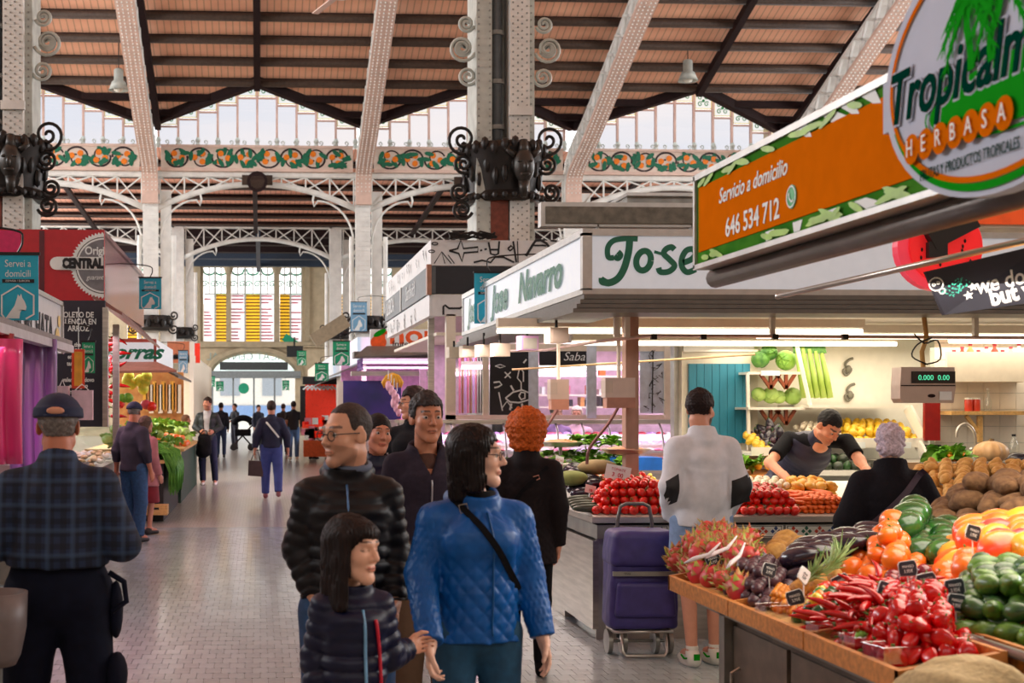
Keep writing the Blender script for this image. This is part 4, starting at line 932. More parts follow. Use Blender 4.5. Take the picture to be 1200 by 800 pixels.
g = MB(); o2 = at(1097, 333, 4.61); stroke(g, [(p[0], p[1]) for p in arc(0, 0, .023, 0, 2 * PI, 16, .024)], .004, o2, bx, bz); stroke(g, arc(-.008, 0, .005, 0, 6.28, 8), .003, o2, bx, bz); stroke(g, arc(.008, .003, .005, 0, 6.28, 8), .003, o2, bx, bz); stroke(g, arc(.014, -.03, .01, 0, 6.28, 8), .004, o2, bx, bz); g.build('chalk_skull', M_chalk, BB)
for (x, y) in ((1135, 346), (1140, 336)):
 g = MB(); P = [((.018 if i % 2 == 0 else .008) * math.cos(PI / 2 + i * PI / 5), (.018 if i % 2 == 0 else .008) * math.sin(PI / 2 + i * PI / 5)) for i in range(10)]
 g.add([Vector(at(x, y, 4.6)) + bx * p[0] + bz * p[1] for p in P], [tuple(range(10))]); g.build('chalk_star', M_chalk, BB)
M_chg = mat('chalk_teal', S(60, 190, 170), .8); g = MB(); rr = random.Random(4)
for r_ in range(4):
 for k in range(6):
  p0 = Vector(at(1105 + k * 3.5 + r_ * 4.2, 342 - k * 3.2 + r_ * 1.5, 4.6)); stroke(g, [(rr.uniform(-.005, .005), rr.uniform(-.005, .005)) for _ in range(4)], .003, p0, bx, bz)
stroke(g, [(0, 0), (.012, .03), (.026, .055)], .003, at(1123, 344, 4.6), bx, bz); g.build('chalk_notes', M_chg, BB)
# ---------------------------------------------------------------- doodle covered stall behind (front 16.5, corner X 2.2)
DS = thing('doodle_stall', 'white stall fascia covered in black line doodles, with glass shopfront', 'stall', (0, 0, 0))
YD = 16.5; xd = at(505, 300, YD).x
zA, zB = at(505, 281, YD).z, at(505, 311, YD).z; zC, zD = at(505, 344, YD).z, at(505, 370, YD).z
M_dw = mat('doodle_white', S(226, 226, 226), .5, var=.03); M_dk = mat('doodle_black_panel', S(26, 26, 34), .5)
MB().bb(xd, 9, YD, YD + .1, zB, zA).bb(xd, xd + .1, YD + .1, 22.4, zB, zA).build('upper_fascia', M_dw, DS)
MB().bb(xd + .02, 6, YD - .01, YD + .08, zC, zB - .01).build('black_fascia', M_dk, DS)
MB().bb(xd - .04, xd + .06, YD - .02, 22.2, zC, zB - .01).build('side_sign', mat('side_sign_grey', S(92, 98, 102), .5), DS)
MB().bb(xd - .06, xd + .0, YD - .06, YD + .04, zC - .02, zB + .01).build('corner_post', mat('copper_trim', S(170, 120, 96), .4), DS)
MB().bb(xd - .02, 6, YD + .0, YD + .08, zD, zC - .01).bb(xd - .02, xd + .08, YD + .08, 22, zD, zC - .01).build('lower_fascia', M_dw, DS)
text('side_lettering', 'LISBOA', M_pwhite, DS, frame((xd - .05, 21.2, (zB + zC) / 2), *SIDE_R), .36, .001, off=.004)
text('side_lettering', 'Sandwich', M_pwhite, DS, frame((xd - .05, 18.4, (zB + zC) / 2), *SIDE_R), .3, .001, shear=.3)
MB().bb(xd - .055, xd - .03, 19.6, 19.68, zC, zB).build('side_sign_joint', M_alu, DS)
g = MB(); o3 = (0, YD - .004, 0)
def dd(pts, wd=2.2, Y=YD, close=False, oo=None):
 P = pl(pts, Y); P = P + [P[0]] if close else P
 stroke(g, P, wd * Y / 1500, oo or (0, Y - .005, 0), *FRONT)
z6 = lambda L_: [(440 + x / 4, 260 + y / 4) for x, y in L_]
dd(z6([(345, 135), (385, 125), (400, 85), (412, 125), (480, 118), (480, 140), (415, 145), (405, 185), (390, 148), (345, 135)]))
dd(z6([(275, 195), (310, 140), (325, 195)]), 1.2); dd(z6([(310, 140), (355, 195)]), 1.2); dd(z6([(340, 155), (370, 195)]), 1.2)
dd(z6([(490, 135), (500, 132)])); dd(z6([(510, 130), (522, 126)])); dd(z6([(530, 95), (540, 150), (560, 155), (575, 150), (580, 90)])); dd(z6([(540, 130), (576, 130)]))
dd(z6([(620, 125), (635, 112), (648, 122), (630, 135)]), close=True); dd(z6([(645, 90), (660, 190)])); dd(z6([(665, 90), (668, 190)]), 1.2)
dd(z6([(460, 190), (500, 180), (540, 190), (560, 165), (600, 165), (650, 190)])); dd(z6([(705, 160), (735, 110), (750, 88), (775, 86), (800, 100), (815, 120)]), 3)
dd(z6([(740, 110), (790, 110), (800, 112)]), 2); dd(z6([(820, 88), (850, 90)]))
for (cx, cy) in ((278, 102), (263, 138)): dd([(440 + (cx + 14 * math.cos(a)) / 4, 260 + (cy + 6 * math.sin(a)) / 4) for a in [i * .6 for i in range(12)]], 1.3)
dd(z6([(318, 435), (318, 395), (325, 390), (345, 405), (395, 405), (412, 395)]), 2.4, YD)
rr = random.Random(11)
for k in range(22):   # doodles on the side fascia
 y_ = rr.uniform(16.9, 22.2); z_ = rr.uniform(zB + .08, zA - .08) if k % 2 else rr.uniform(zD + .06, zC - .1); r_ = rr.uniform(.05, .11)
 stroke(g, [(r_ * math.cos(a * 1.3) * rr.uniform(.5, 1.1), r_ * math.sin(a) * rr.uniform(.5, 1.1)) for a in [i * .8 for i in range(9)]], .02, (xd - .025, y_, z_), *SIDE_R)
g.build('doodles', M_pblack, DS)
prect(MB(), 523, 534, 368, 620, YD, .12).build('corner_column', M_cream, DS)
prect(MB(), 502, 509, 372, 500, 17.0, .06).build('steel_mullion', M_steel, DS)
fr = MB()
prect(fr, 534, 800, 403, 411, YD, .06); prect(fr, 523, 800, 486, 497, YD, .08)
fr.build('window_frame', M_cream, DS)
for k, (a, b) in enumerate(((566, 573), (620, 631), (688, 699), (779, 790))): prect(MB(), a, b, 405, 490, YD - .02, .05).build('frame_bar', mat('frame_blue_white', S(214, 226, 240), .4) if k in (1, 2) else M_cream, DS)
prect(MB(), 534, 790, 411, 486, YD + .03, .01).build('glass', M_glass, DS)
prect(MB(), 574, 620, 405, 486, YD + .02, .01).build('black_doodled_panel', M_dk, DS)
prect(MB(), 632, 688, 405, 428, YD + .02, .01).build('black_valance', M_dk, DS)
prect(MB(), 750, 780, 411, 484, YD + .02, .01).build('white_doodled_panel', mat('panel_blue_white', S(214, 226, 240), .4), DS)
g = MB(); z5 = lambda L_: [(440 + x / 5.715, 420 + y / 5.715) for x, y in L_]
dd(z5([(865, 90), (905, 130)]), 1.6); dd(z5([(905, 90), (865, 130)]), 1.6)
dd(z5([(870, 265), (920, 225), (980, 210), (1030, 230), (1030, 275), (960, 295), (900, 290), (870, 265)]), 2.0); dd(z5([(960, 250), (975, 225), (1000, 230), (1000, 265), (975, 275), (960, 250)]), 2)
dd(z5([(905, 180), (925, 215)]), 2.2); dd(z5([(975, 210), (975, 160), (950, 130), (960, 80), (975, 70), (990, 90), (990, 155)]), 1.6); dd(z5([(910, 300), (900, 345)]), 2.4); dd(z5([(980, 300), (985, 345)]), 2.4); dd(z5([(825, 225), (850, 350)]), 1.6)
dd(z5([(790, 160), (830, 155), (845, 175), (820, 190), (795, 195)]), 2); dd(z5([(800, 50), (835, 40), (870, 52), (835, 62), (800, 50)]), 1.2); dd(z5([(990, 30), (1010, 5)]), 2); dd([(588, 478), (594, 470), (600, 478)], 1.5)
g.build('white_doodles', M_pwhite, DS)
g = MB(); rr = random.Random(9)
for k in range(14):
 cx, cy = rr.uniform(753, 777), 414 + k * 5; dd([(cx + rr.uniform(-4, 4), cy + rr.uniform(-4, 4)) for _ in range(5)], .9)
dd([(765, 411), (764, 484)], 1.5); g.build('black_doodles', M_pblack, DS)
text('white_lettering', 'Sabat', M_pwhite, DS, frame(at(675, 418, YD), *FRONT), .16, .001, shear=.3)
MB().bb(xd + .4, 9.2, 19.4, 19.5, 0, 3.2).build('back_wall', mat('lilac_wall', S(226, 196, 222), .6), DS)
MB().bb(xd + .1, 9.2, YD + .2, 22, 2.62, 2.66).build('inner_ceiling', M_cream, DS)
for i in range(9):
 prect(MB(), 538 + i * 3.2, 540 + i * 3.2, 415, 484, 18, .05).build('hanging_sausage', [mat('sausage_pink', S(220, 110, 150), .5), mat('sausage_brown', S(150, 70, 60), .5), mat('lilac_pack', S(200, 150, 220), .4)][i % 3], DS)
for yy in (440, 462, 476):
 prect(MB(), 632, 750, yy, yy + 2, 18.6, .3).build('inner_shelf', M_wtile, DS)
rr = random.Random(12)
for k in range(34):
 yy = rr.choice([440, 462, 476]); xx = rr.uniform(634, 745); h = rr.uniform(6, 14)
 prect(MB(), xx, xx + rr.uniform(3, 7), yy - h, yy, 18.62, .2).build('packet', [MATS['sausage_pink'], M_pwhite, mat('pack_orange', S(220, 110, 50), .4), M_navy, MATS['lilac_pack'], MATS['jar_amber']][k % 6], DS)
for (x0, x1, y, Y_) in ((541, 600, 430, 17.6), (632, 760, 431, 17.6), (534, 700, 438, 18.5), (640, 800, 403, 17.5)):
 a = at(x0, y, Y_); b = at(x1, y, Y_); t = thing('tube_lamp', 'pinkish tube lamp inside the doodle-covered stall', 'lamp', a, 0, 'tube lamps inside the doodle-covered stall'); MB().cyl((0, 0, 0), (b.x - a.x, 0, 0), .03, n=8).build('tube', M_pinkl if x0 < 600 else M_lampw, t); MB().bb(0, b.x - a.x, -.03, .03, .03, .08).build('housing', M_wtile, t)
lamp_area('stall_light', (5.0, 18, 2.58), (5, 1.6), 110, (1, .7, .88))
MC = thing('meat_counter', 'long refrigerated glass counter filled with packed meat', 'counter', (0, 0, 0))
YM = 15.6
a = at(470, 560, YM); b = at(812, 492, YM)
MB().bb(a.x, b.x, YM, 16.4, 0, .95).build('base', M_steel, MC)
MB().bb(a.x, b.x, YM + .1, 16.4, .95, 1.0).build('display_bed', M_wtile, MC)
MB().poly([(a.x, YM, .95), (a.x, YM + .25, 1.48), (b.x, YM + .25, 1.48), (b.x, YM, .95)], (0, .012, 0)).build('glass_front', M_glass, MC)
MB().bb(a.x, b.x, YM + .2, 16.35, 1.48, 1.52).build('top_rail', M_steel, MC)
for i in range(12):
 x = a.x + (b.x - a.x) * i / 11; MB().tube([(x, YM + .02, .96), (x, YM + .2, 1.4), (x, YM + .3, 1.48)], .014, 6).build('glass_support', M_steel2, MC)
rr = random.Random(21); mm = [mat('meat_pink', S(232, 140, 160), .35, coat=.4), mat('meat_red', S(190, 50, 70), .35, coat=.4), mat('meat_white', S(244, 226, 232), .3), mat('meat_lilac', S(200, 160, 226), .3), MATS['sausage_pink']]
for i in range(30):
 for j in range(4):
  x = a.x + .08 + (b.x - a.x - .16) * (i + rr.uniform(-.2, .2)) / 29; y = YM + .15 + j * .18
  p = thing('meat_tray', 'packed tray of meat lying in the glass counter', 'meat tray', (x, y, 1.0 + .1 * j), rr.uniform(-.2, .2), 'meat trays in the long glass counter')
  MB().bb(-.075, .075, -.07, .07, 0, .03).build('tray', M_pwhite, p); MB().ell((0, 0, .035), (.065, .06, .03), 8, 5).build('meat', mm[rr.randrange(5)], p, smooth=True)
for j in range(1, 4): MB().bb(a.x, b.x, YM + .15 + j * .18 - .09, YM + .15 + j * .18 + .09, 1.0, 1.0 + .1 * j - .002).build('display_step', M_wtile, MC)
lamp_area('counter_light', ((a.x + b.x) / 2, YM + .4, 1.46), (b.x - a.x, .15), 30, (1, .75, .95))
# ---------------------------------------------------------------- fruit shop with the orange sign, further back
FS = thing('fruit_shop', 'pink-lit fruit shop with an orange slice on its white sign', 'stall', (0, 0, 0))
YF = 25
prect(MB(), 434, 560, 386, 407, YF, .1).build('sign_board', M_pwhite, FS)
g = MB(); c = at(443.5, 401, YF); disc(g, (0, 0), 9.5 * YF / 1500, 8 * YF / 1500, (c.x, YF - .01, c.z), *FRONT); g.build('orange_slice', mat('mon_orange', S(240, 92, 20), .4), FS)
g = MB(); c = at(445, 390, YF); disc(g, (0, 0), .14, .05, (c.x, YF - .015, c.z), (1, 0, 0), (0, 0, 1), a0=.5, n=12); g.build('green_leaf', MATS['logo_green'], FS)
text('sign_lettering', 'mon', MATS['mon_orange'], FS, frame(at(480, 393, YF), *FRONT), .52, .002, off=.012, sx=1.25); text('small_lettering', 'fruteria', M_pblack, FS, frame(at(474, 403, YF), *FRONT), .16, .002, off=.002)
c = MB(); prect(c, 415, 560, 412, 419, YF - .3, .5); c.build('canopy_edge', M_eave, FS)
MB().poly([at(430, 407, YF), at(560, 407, YF), at(560, 413, YF - .6), at(415, 420, YF - .6)], (0, 0, .03)).build('canopy', M_eave, FS)
prect(MB(), 412, 560, 435, 440, YF - .6, .3).build('shelf_edge', M_steel, FS)
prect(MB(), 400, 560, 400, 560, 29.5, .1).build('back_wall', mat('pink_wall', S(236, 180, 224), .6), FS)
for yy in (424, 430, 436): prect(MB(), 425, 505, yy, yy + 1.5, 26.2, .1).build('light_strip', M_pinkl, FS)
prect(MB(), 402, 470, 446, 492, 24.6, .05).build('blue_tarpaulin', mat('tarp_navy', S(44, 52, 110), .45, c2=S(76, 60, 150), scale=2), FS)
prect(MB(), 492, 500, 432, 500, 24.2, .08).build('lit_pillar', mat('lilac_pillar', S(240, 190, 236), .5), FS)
prect(MB(), 396, 402, 447, 500, 24.4, .08).build('white_pillar', M_wtile, FS)
prect(MB(), 403, 520, 492, 540, 23.8, .5).build('counter_front', M_steel, FS)
text('roof_lettering', 'DESALL', mat('violet_letter', S(96, 30, 130), .5), FS, frame(onx(422, 428, 1.95) + Vector((0, 0, 0)), *SIDE_R), .3, .01, off=.01, sx=1.3)
lamp_area('stall_light', (3.6, 26.2, 2.55), (2.6, 2), 130, (1, .45, .85))
bn = thing('banana_bunch', 'bunch of yellow bananas hanging under the fruit shop canopy', 'bananas', at(460, 437, 24.2))
for k in range(7):
 a = -1.2 + k * .4; MB().tube([(.02 * math.cos(a), .02 * k * .2, 0), (.12 * math.sin(a), 0, -.06), (.2 * math.sin(a), 0, -.18), (.17 * math.sin(a), 0, -.28)], [.012, .03, .032, .012], 7).build('banana', mat('banana_yellow', S(236, 176, 50), .4), bn, smooth=True)
rr = random.Random(31)
for k in range(7):
 p = at(455 + 3.4 * k if k < 4 else 449 + k * 3, 452 + 5 * k, 24.1); t = thing('hanging_bag', 'pink bag of produce hanging on the fruit shop rail', 'bag', p, 0, 'pink bags hanging at the fruit shop'); MB().ell((0, 0, 0), (.055, .05, .1), 8, 6).build('bag', mat('bag_pink', S(240, 180, 200), .3, var=.2), t, smooth=True); MB().cyl((0, 0, .13), (0, 0, .3), .008, n=5).build('string', M_pwhite, t)
rr = random.Random(32)
for k in range(46):
 x = rr.uniform(440, 520); y = rr.uniform(494, 506); p = at(x, y, 23.8 + rr.uniform(0, .4)); t = MB().ell((0, 0, 0), (.1, .07, .06), 7, 5).build('meat_piece', mm[rr.randrange(5)], None, True, p); tag(t, 'cut of meat heaped on the pink-lit counter', 'meat', 'meat cuts on the pink-lit counter')
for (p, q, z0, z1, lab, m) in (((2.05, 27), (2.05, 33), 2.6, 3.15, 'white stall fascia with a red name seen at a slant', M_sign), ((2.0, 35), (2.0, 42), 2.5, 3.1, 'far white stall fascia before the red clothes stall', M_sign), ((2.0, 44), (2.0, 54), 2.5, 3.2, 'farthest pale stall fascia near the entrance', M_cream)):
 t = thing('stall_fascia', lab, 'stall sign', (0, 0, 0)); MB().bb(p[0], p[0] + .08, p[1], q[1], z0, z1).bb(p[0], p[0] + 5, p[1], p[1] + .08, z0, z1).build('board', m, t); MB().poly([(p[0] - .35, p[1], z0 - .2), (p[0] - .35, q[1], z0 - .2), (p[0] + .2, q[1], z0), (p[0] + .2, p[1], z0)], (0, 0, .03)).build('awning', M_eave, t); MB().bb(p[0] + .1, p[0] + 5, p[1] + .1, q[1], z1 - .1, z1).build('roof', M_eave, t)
 text('lettering', 'Casa Rosa', mat('letter_red', S(190, 40, 40), .5), t, frame((p[0] + .9, p[1] - .006, (z0 + z1) / 2), *FRONT), .3, .001, shear=.3)
 MB().bb(p[0] + .3, p[0] + 5, p[1] + .5, q[1], 0, .95).build('counter', M_steel2, t)
 for yy in (p[1] + .1, q[1] - .2): MB().bb(p[0] + .1, p[0] + .2, yy, yy + .1, 0, z0).build('post', M_wtile, t)
bt = thing('ventilation_duct', 'tan fabric duct slanting down behind the banners', 'duct', (0, 0, 0)); MB().bar(at(367, 400, 38), at(406, 375, 38), .42, .42).build('duct', mat('tan_duct', S(150, 136, 112), .7), bt)
tv = thing('screen', 'black flat screen on the wall right of the entrance arch', 'screen', (0, 0, 0)); prect(MB(), 336, 355, 405, 418, 66, .15).build('panel', M_pblack, tv); prect(MB(), 344, 346, 395, 405, 66.1, .1).build('bracket', M_black, tv)
RS = thing('clothes_stall', 'red-backed stall with hanging goods near the entrance', 'stall', (0, 0, 0))
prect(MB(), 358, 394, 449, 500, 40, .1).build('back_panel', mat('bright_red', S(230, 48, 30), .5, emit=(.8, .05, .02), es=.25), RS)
prect(MB(), 355, 396, 441, 450, 39.6, .4).build('dark_canopy', M_pblack, RS)
prect(MB(), 352, 358, 452, 500, 39.5, .2).build('dark_hanging', M_pblack, RS)
for k in range(7):
 p = at(361 + k * 4.6, 452, 39.3); MB().tube([(p.x - .15, 39.3, p.z - .12), (p.x, 39.3, p.z), (p.x + .15, 39.3, p.z - .12)], .03, 5).build('hanger', M_pwhite, RS)
prect(MB(), 356, 400, 516, 535, 38.5, .5).build('orange_counter', mat('counter_orange', S(220, 96, 40), .5), RS)
rr = random.Random(6)
for k in range(30):
 p = at(rr.uniform(357, 398), rr.uniform(488, 515), 38.6); MB().bb(-.1, .1, 0, .1, -.1, .1).build('packet', [M_pwhite, MATS['bright_red'], MATS['meat_pink']][k % 3], RS, loc=p)
lb = thing('light_box', 'grey framed horizontal light box above the green lettered white sign', 'light box', (0, 0, 0)); prect(MB(), 634, 830, 238, 265, 11, .12).build('frame', M_alu, lb); prect(MB(), 640, 830, 243, 261, 10.98, .03).build('panel', mat('dull_panel', S(120, 116, 104), .5, var=.3, scale=14), lb); MB().bb(at(700, 0, 11).x, at(702, 0, 11).x, 11, 11.1, 2.9, at(640, 262, 11).z).bb(at(810, 0, 11).x, at(812, 0, 11).x, 11, 11.1, 2.9, at(640, 262, 11).z).build('legs', M_steel2, lb)
ac = thing('roof_machine', 'grey ventilation unit on top of the doodle-covered stall', 'machine', (0, 0, 0)); prect(MB(), 735, 815, 229, 245, 17, 1.4).build('casing', M_steel2, ac); prect(MB(), 735, 815, 226, 229, 16.9, 1.6).build('lid', M_alu, ac); MB().bb(at(740, 0, 17).x, at(812, 0, 17).x, 17.1, 18.2, 3.7, at(740, 245, 17).z).build('stand', M_dark, ac)
cb = thing('cable_bundle', 'tangle of dark cables lying on the doodle-covered fascia', 'cables', (0, 0, 0)); rr = random.Random(8)
for k in range(7): MB().tube([at(528 + j * 9 + rr.uniform(-3, 3), 276 + rr.uniform(-5, 4), 16.4) for j in range(7)], .015, 5).build('cable', M_black, cb)
# ================================================================ LEFT HAND ROW
HS = thing('drinks_stall', 'horchata stall with coloured satin curtains under its canopy', 'stall', (0, 0, 0))
xh = -1.92
MB().bb(xh - .04, xh, 8.2, 12.5, 2.2, 2.68).build('sign_panel', mat('pale_sign', S(206, 204, 206), .35, var=.04), HS)
MB().bb(xh - .05, xh + .02, 8.2, 12.52, 2.66, 2.7).bb(xh - .05, xh + .02, 12.46, 12.52, 2.2, 2.7).build('sign_frame', M_alu, HS)
text('sign_lettering', 'HORCHATA', M_pblack, HS, frame((xh + .006, 11.0, 2.37), *SIDE_L), .36, .001, off=.006, sx=.95)
text('sign_lettering', 'fruites i', M_pblack, HS, frame((xh + .006, 10.5, 2.57), *SIDE_L), .16, .001, shear=.3, off=.002)
text('small_lettering', 'Tel. 963 10 20', M_pblack, HS, frame((xh + .006, 11.4, 2.24), *SIDE_L), .05, .001)
g = MB()
for (y_, z_, r_, m_) in ((12.2, 2.35, .12, 0), (12.3, 2.5, .08, 1), (12.05, 2.27, .07, 1)): disc(g, (0, 0), r_, r_ * .7, (xh + .004, y_, z_), *SIDE_L)
g.build('printed_fruit', mat('print_cream', S(222, 190, 120), .5), HS)
MB().poly([(xh + .35, 6.5, 2.2), (xh + .35, 10.8, 2.2), (xh - .2, 10.8, 2.32), (xh - .2, 6.5, 2.32)], (0, 0, .04)).build('canopy', mat('canopy_grey_brown', S(128, 118, 112), .5), HS)
MB().bb(xh + .28, xh + .36, 6.5, 10.82, 2.14, 2.2).build('canopy_edge', M_alu, HS)
MB().bb(-6, xh - .05, 6.5, 12.5, 2.6, 2.66).bb(-6, -5.9, 6.5, 12.5, 0, 2.6).build('roof', M_eave, HS)
def curtain(x0, y0, x1, y1, z0, z1, m, name, waves, amp, parent):
 n = waves * 8; vs = []; fs = []
 for j in range(9):
  t = j / 8
  for i in range(n + 1):
   u = i / n; a = amp * math.sin(u * waves * 2 * PI + .6 * math.sin(t * 3)) * (.4 + .6 * t) + amp * .4 * math.sin(u * waves * 4.3 + 1)
   dx, dy = x1 - x0, y1 - y0; L_ = math.hypot(dx, dy); nx, ny = -dy / L_, dx / L_
   vs.append((x0 + dx * u + nx * a, y0 + dy * u + ny * a, z1 + (z0 - z1) * t))
 for j in range(8):
  for i in range(n): q = j * (n + 1) + i; fs.append((q, q + 1, q + n + 2, q + n + 1))
 mb = MB(); mb.add(vs, fs); o = mb.build(name, m, parent, smooth=True)
 md = o.modifiers.new('thick', 'SOLIDIFY'); md.thickness = .006; return o
M_sat = mat('grey_violet_satin', S(128, 124, 150), .28, c2=S(150, 90, 176), scale=1.4, stretch=(4, 4, .6), coat=.3)
M_pk = mat('pink_satin', S(236, 70, 130), .3, c2=S(210, 50, 120), scale=2, stretch=(4, 4, .5), coat=.3)
M_rd = mat('dark_red_satin', S(150, 30, 44), .35, coat=.2)
c = at(12, 480, 9.6); d = at(62, 480, 9.6)
curtain(c.x, 9.6, d.x, 9.75, at(12, 560, 9.6).z, 2.2, M_sat, 'satin_curtain', 4, .03, HS)
c = at(-40, 480, 7.6); d = at(20, 480, 7.6)
curtain(c.x, 7.6, d.x, 7.8, at(12, 545, 7.6).z, 2.1, M_pk, 'pink_curtain', 3, .04, HS); curtain(c.x - .1, 7.9, at(13, 480, 8).x, 8.1, 1.4, 2.15, M_rd, 'red_curtain', 3, .03, HS)
prect(MB(), 61, 66, 400, 470, 9.9, .06).build('dark_green_post', mat('deep_green', S(20, 70, 66), .5), HS)
prect(MB(), -60, 92, 545, 640, 9.9, .6).build('counter', M_steel2, HS)
hm = thing('waste_bin', 'grey-brown curved bin at the edge beside the plaid shirt man', 'bin', (at(-6, 700, 5.0).x, 5.0, 0))
MB().lathe([(.08, .7), (.1, .74), (.12, .84), (.125, .98), (.115, .98), (.1, .78)], (0, 0, 0), 24).build('bowl', mat('bin_grey', S(112, 100, 98), .45), hm, smooth=True); MB().cyl((0, 0, 0), (0, 0, .72), .03, n=10).build('stem', M_steel2, hm)
RC = thing('red_stall', 'red stall fascia with a grey gear-shaped logo and dark menu board', 'stall', (0, 0, 0))
YC_ = 15.6; xr = at(122, 300, YC_).x; zr1, zr0 = at(100, 269, YC_).z, at(100, 352, YC_).z
M_rf = mat('fascia_red', S(186, 22, 34), .4, var=.06)
MB().bb(-7, xr, YC_, YC_ + .08, zr0, zr1).build('front_fascia', M_rf, RC)
MB().bb(xr - .04, xr, YC_ + .08, 20.9, zr0, zr1).build('side_fascia', mat('glossy_red_side', S(170, 90, 100), .12, metal=.5, var=.2, scale=.7), RC)
prect(MB(), 46, 52, 270, 352, YC_ - .005, .01).build('dark_stripe', mat('stripe_dark_red', S(90, 16, 30), .4), RC); prect(MB(), -30, 24, 270, 352, YC_ - .004, .01).build('magenta_panel', mat('panel_magenta', S(200, 20, 90), .4), RC)
c = at(119, 311, YC_); k_ = YC_ / 1500; o4 = (c.x, YC_ - .008, c.z)
def clipdisc(r, n, m, name, th, teeth=0, r_in=0):
 P = []
 N = n
 for i in range(N):
  a = PI / 2 + PI * i / (N - 1) * 1.0; rr_ = r * (1.0 if (not teeth or i % 2) else 1 - .07); P.append((rr_ * math.cos(a), rr_ * math.sin(a)))
 g = MB(); g.add([(o4[0] + p[0] + .03, o4[1] - th, o4[2] + p[1]) for p in P], [tuple(range(len(P)))]); g.build(name, m, RC)
clipdisc(39 * k_, 61, M_pwhite, 'gear_logo', .0, 1); clipdisc(33 * k_, 30, M_pblack, 'gear_ring', .004); clipdisc(32 * k_, 30, M_pwhite, 'gear_inner', .006); clipdisc(30 * k_, 30, mat('gear_grey', S(120, 120, 126), .5), 'gear_face', .008)
g = MB(); prect(g, 66, 121, 301, 316, YC_ - .022, .006); disc(g, (0, 0), 7.4 * k_, 7.4 * k_, at(66, 308.5, YC_ - .03), *FRONT); g.build('name_band', M_pwhite, RC)
text('logo_lettering', 'CENTRAL', M_pblack, RC, frame(at(97, 309, YC_ - .03), *FRONT), 15 * k_, .001, off=.012, sx=.72)
text('logo_lettering', 'Origi', M_pwhite, RC, frame(at(111, 294, YC_ - .03), *FRONT), 13 * k_, .001, off=.004, sx=.85); text('logo_lettering', 'guarant', M_pwhite, RC, frame(at(111, 325, YC_ - .03), *FRONT), 8 * k_, .001, shear=.3, sx=.8)
MB().poly([(xr + .25, YC_ - .3, zr0 - .2), (xr + .25, 21, zr0 - .35), (xr - .1, 21, zr0 - .0), (xr - .1, YC_ - .3, zr0)], (0, 0, .04)).build('awning', mat('red_brown_awning', S(150, 100, 92), .4, metal=.3), RC)
MB().bb(-7, xr, YC_ + .1, 21, zr1 - .1, zr1 - .05).build('roof', M_eave, RC)
MM = mat('menu_dark', S(46, 44, 58), .6, var=.05)
prect(MB(), 60, 123, 352, 500, 14.3, .06).build('menu_board', MM, RC); prect(MB(), 120, 126, 360, 500, 14.2, .1).build('board_edge', M_steel, RC)
for i, (s_, yy, sz) in enumerate((('OLETO DE', 369, 8), ('ALENCIA EN', 377, 8), ('ARROZ', 385, 8), ('ric, the only', 404, 6), ('rice PAELLA', 411, 6), ('en, chicken', 418, 6), ('tart garnish,', 426, 6), ('salt and', 433, 6), ('valenciano dovo', 445, 6), ('ecológico', 452, 6), ('tradicional,', 459, 6))):
 text('menu_lettering', s_, M_pwhite, RC, frame(at(92, yy, 14.27), *FRONT), sz * 14.3 / 1500 * 1.15, .001, off=.002, sx=.8)
prect(MB(), 132, 139, 380, 520, 16.5, .1).build('steel_post', M_steel, RC)
nb = thing('price_board', 'orange and yellow hanging card beside the green banner', 'card', (0, 0, 0)); prect(MB(), 84, 99, 409, 455, 13, .02).build('card', mat('card_orange', S(226, 80, 50), .5), nb); prect(MB(), 87, 96, 412, 452, 12.98, .02).build('inner_card', mat('card_yellow', S(236, 170, 60), .5), nb); MB().cyl(at(92, 409, 13), at(92, 360, 13), .004, n=5).build('string', M_pwhite, nb)
for k, (x0, x1, y0, y1) in enumerate(((84, 108, 457, 492), (66, 80, 452, 470))):
 wb = thing('paper_bag', ['pinkish white bag hanging under the orange card', 'white paper bag in front of the menu board'][k], 'bag', (0, 0, 0)); prect(MB(), x0, x1, y0, y1, 12.9, .1).build('bag', mat('bag_pinkish', S(232, 200, 214), .6), wb); MB().tube([at(x0 + 4, y0, 12.95), at((x0 + x1) / 2, y0 - 7, 12.95), at(x1 - 4, y0, 12.95)], .005, 5).build('handle', M_pwhite, wb)
GC = thing('glass_showcase', 'slanted glass showcase of pale sweets beside the menu board', 'showcase', (0, 0, 0))
a = at(92, 560, 11.8); b = at(140, 560, 14.8)
MB().bb(a.x - 1, xh - .02, 12.3, 18.4, 0, .95).build('base', M_steel2, GC); MB().poly([(xh, 12.3, .95), (xh, 18.4, .95), (xh - .2, 18.4, 1.42), (xh - .2, 12.3, 1.42)], (-.01, 0, 0)).build('glass', M_glass, GC); MB().bb(xh - .95, xh - .9, 12.3, 18.4, .95, 1.6).build('back_panel', mat('case_back', S(214, 180, 170), .5), GC); MB().bb(xh - .9, xh - .1, 12.3, 18.4, 1.4, 1.43).build('top', M_glass, GC); MB().bb(xh - .9, xh - .03, 12.32, 12.36, .95, 1.42).build('end_panel', mat('tan_panel', S(190, 158, 132), .5), GC)
rr = random.Random(41)
for k in range(110): o = MB().ell((0, 0, 0), (.05, .06, .03), 7, 5).build('pastry', [M_cream, mat('pastry_tan', S(224, 190, 140), .6), M_pwhite][k % 3], None, True, (xh - rr.uniform(.08, .7), rr.uniform(12.5, 18.2), .98 + rr.uniform(0, .08))); tag(o, 'pale pastry lying in the slanted glass showcase', 'pastry', 'pastries in the glass showcase')
lamp_area('stall_light', (xh - .6, 16.7, 2.6), (1.2, 2.6), 60, (1, .6, .7))
lamp_area('stall_light', (xh - .1, 8.3, 2.05), (1., 1.5), 26, (1, .45, .6))
VS = thing('grocery_stall', 'white grocery stall signed in green script on the far side', 'stall', (0, 0, 0))
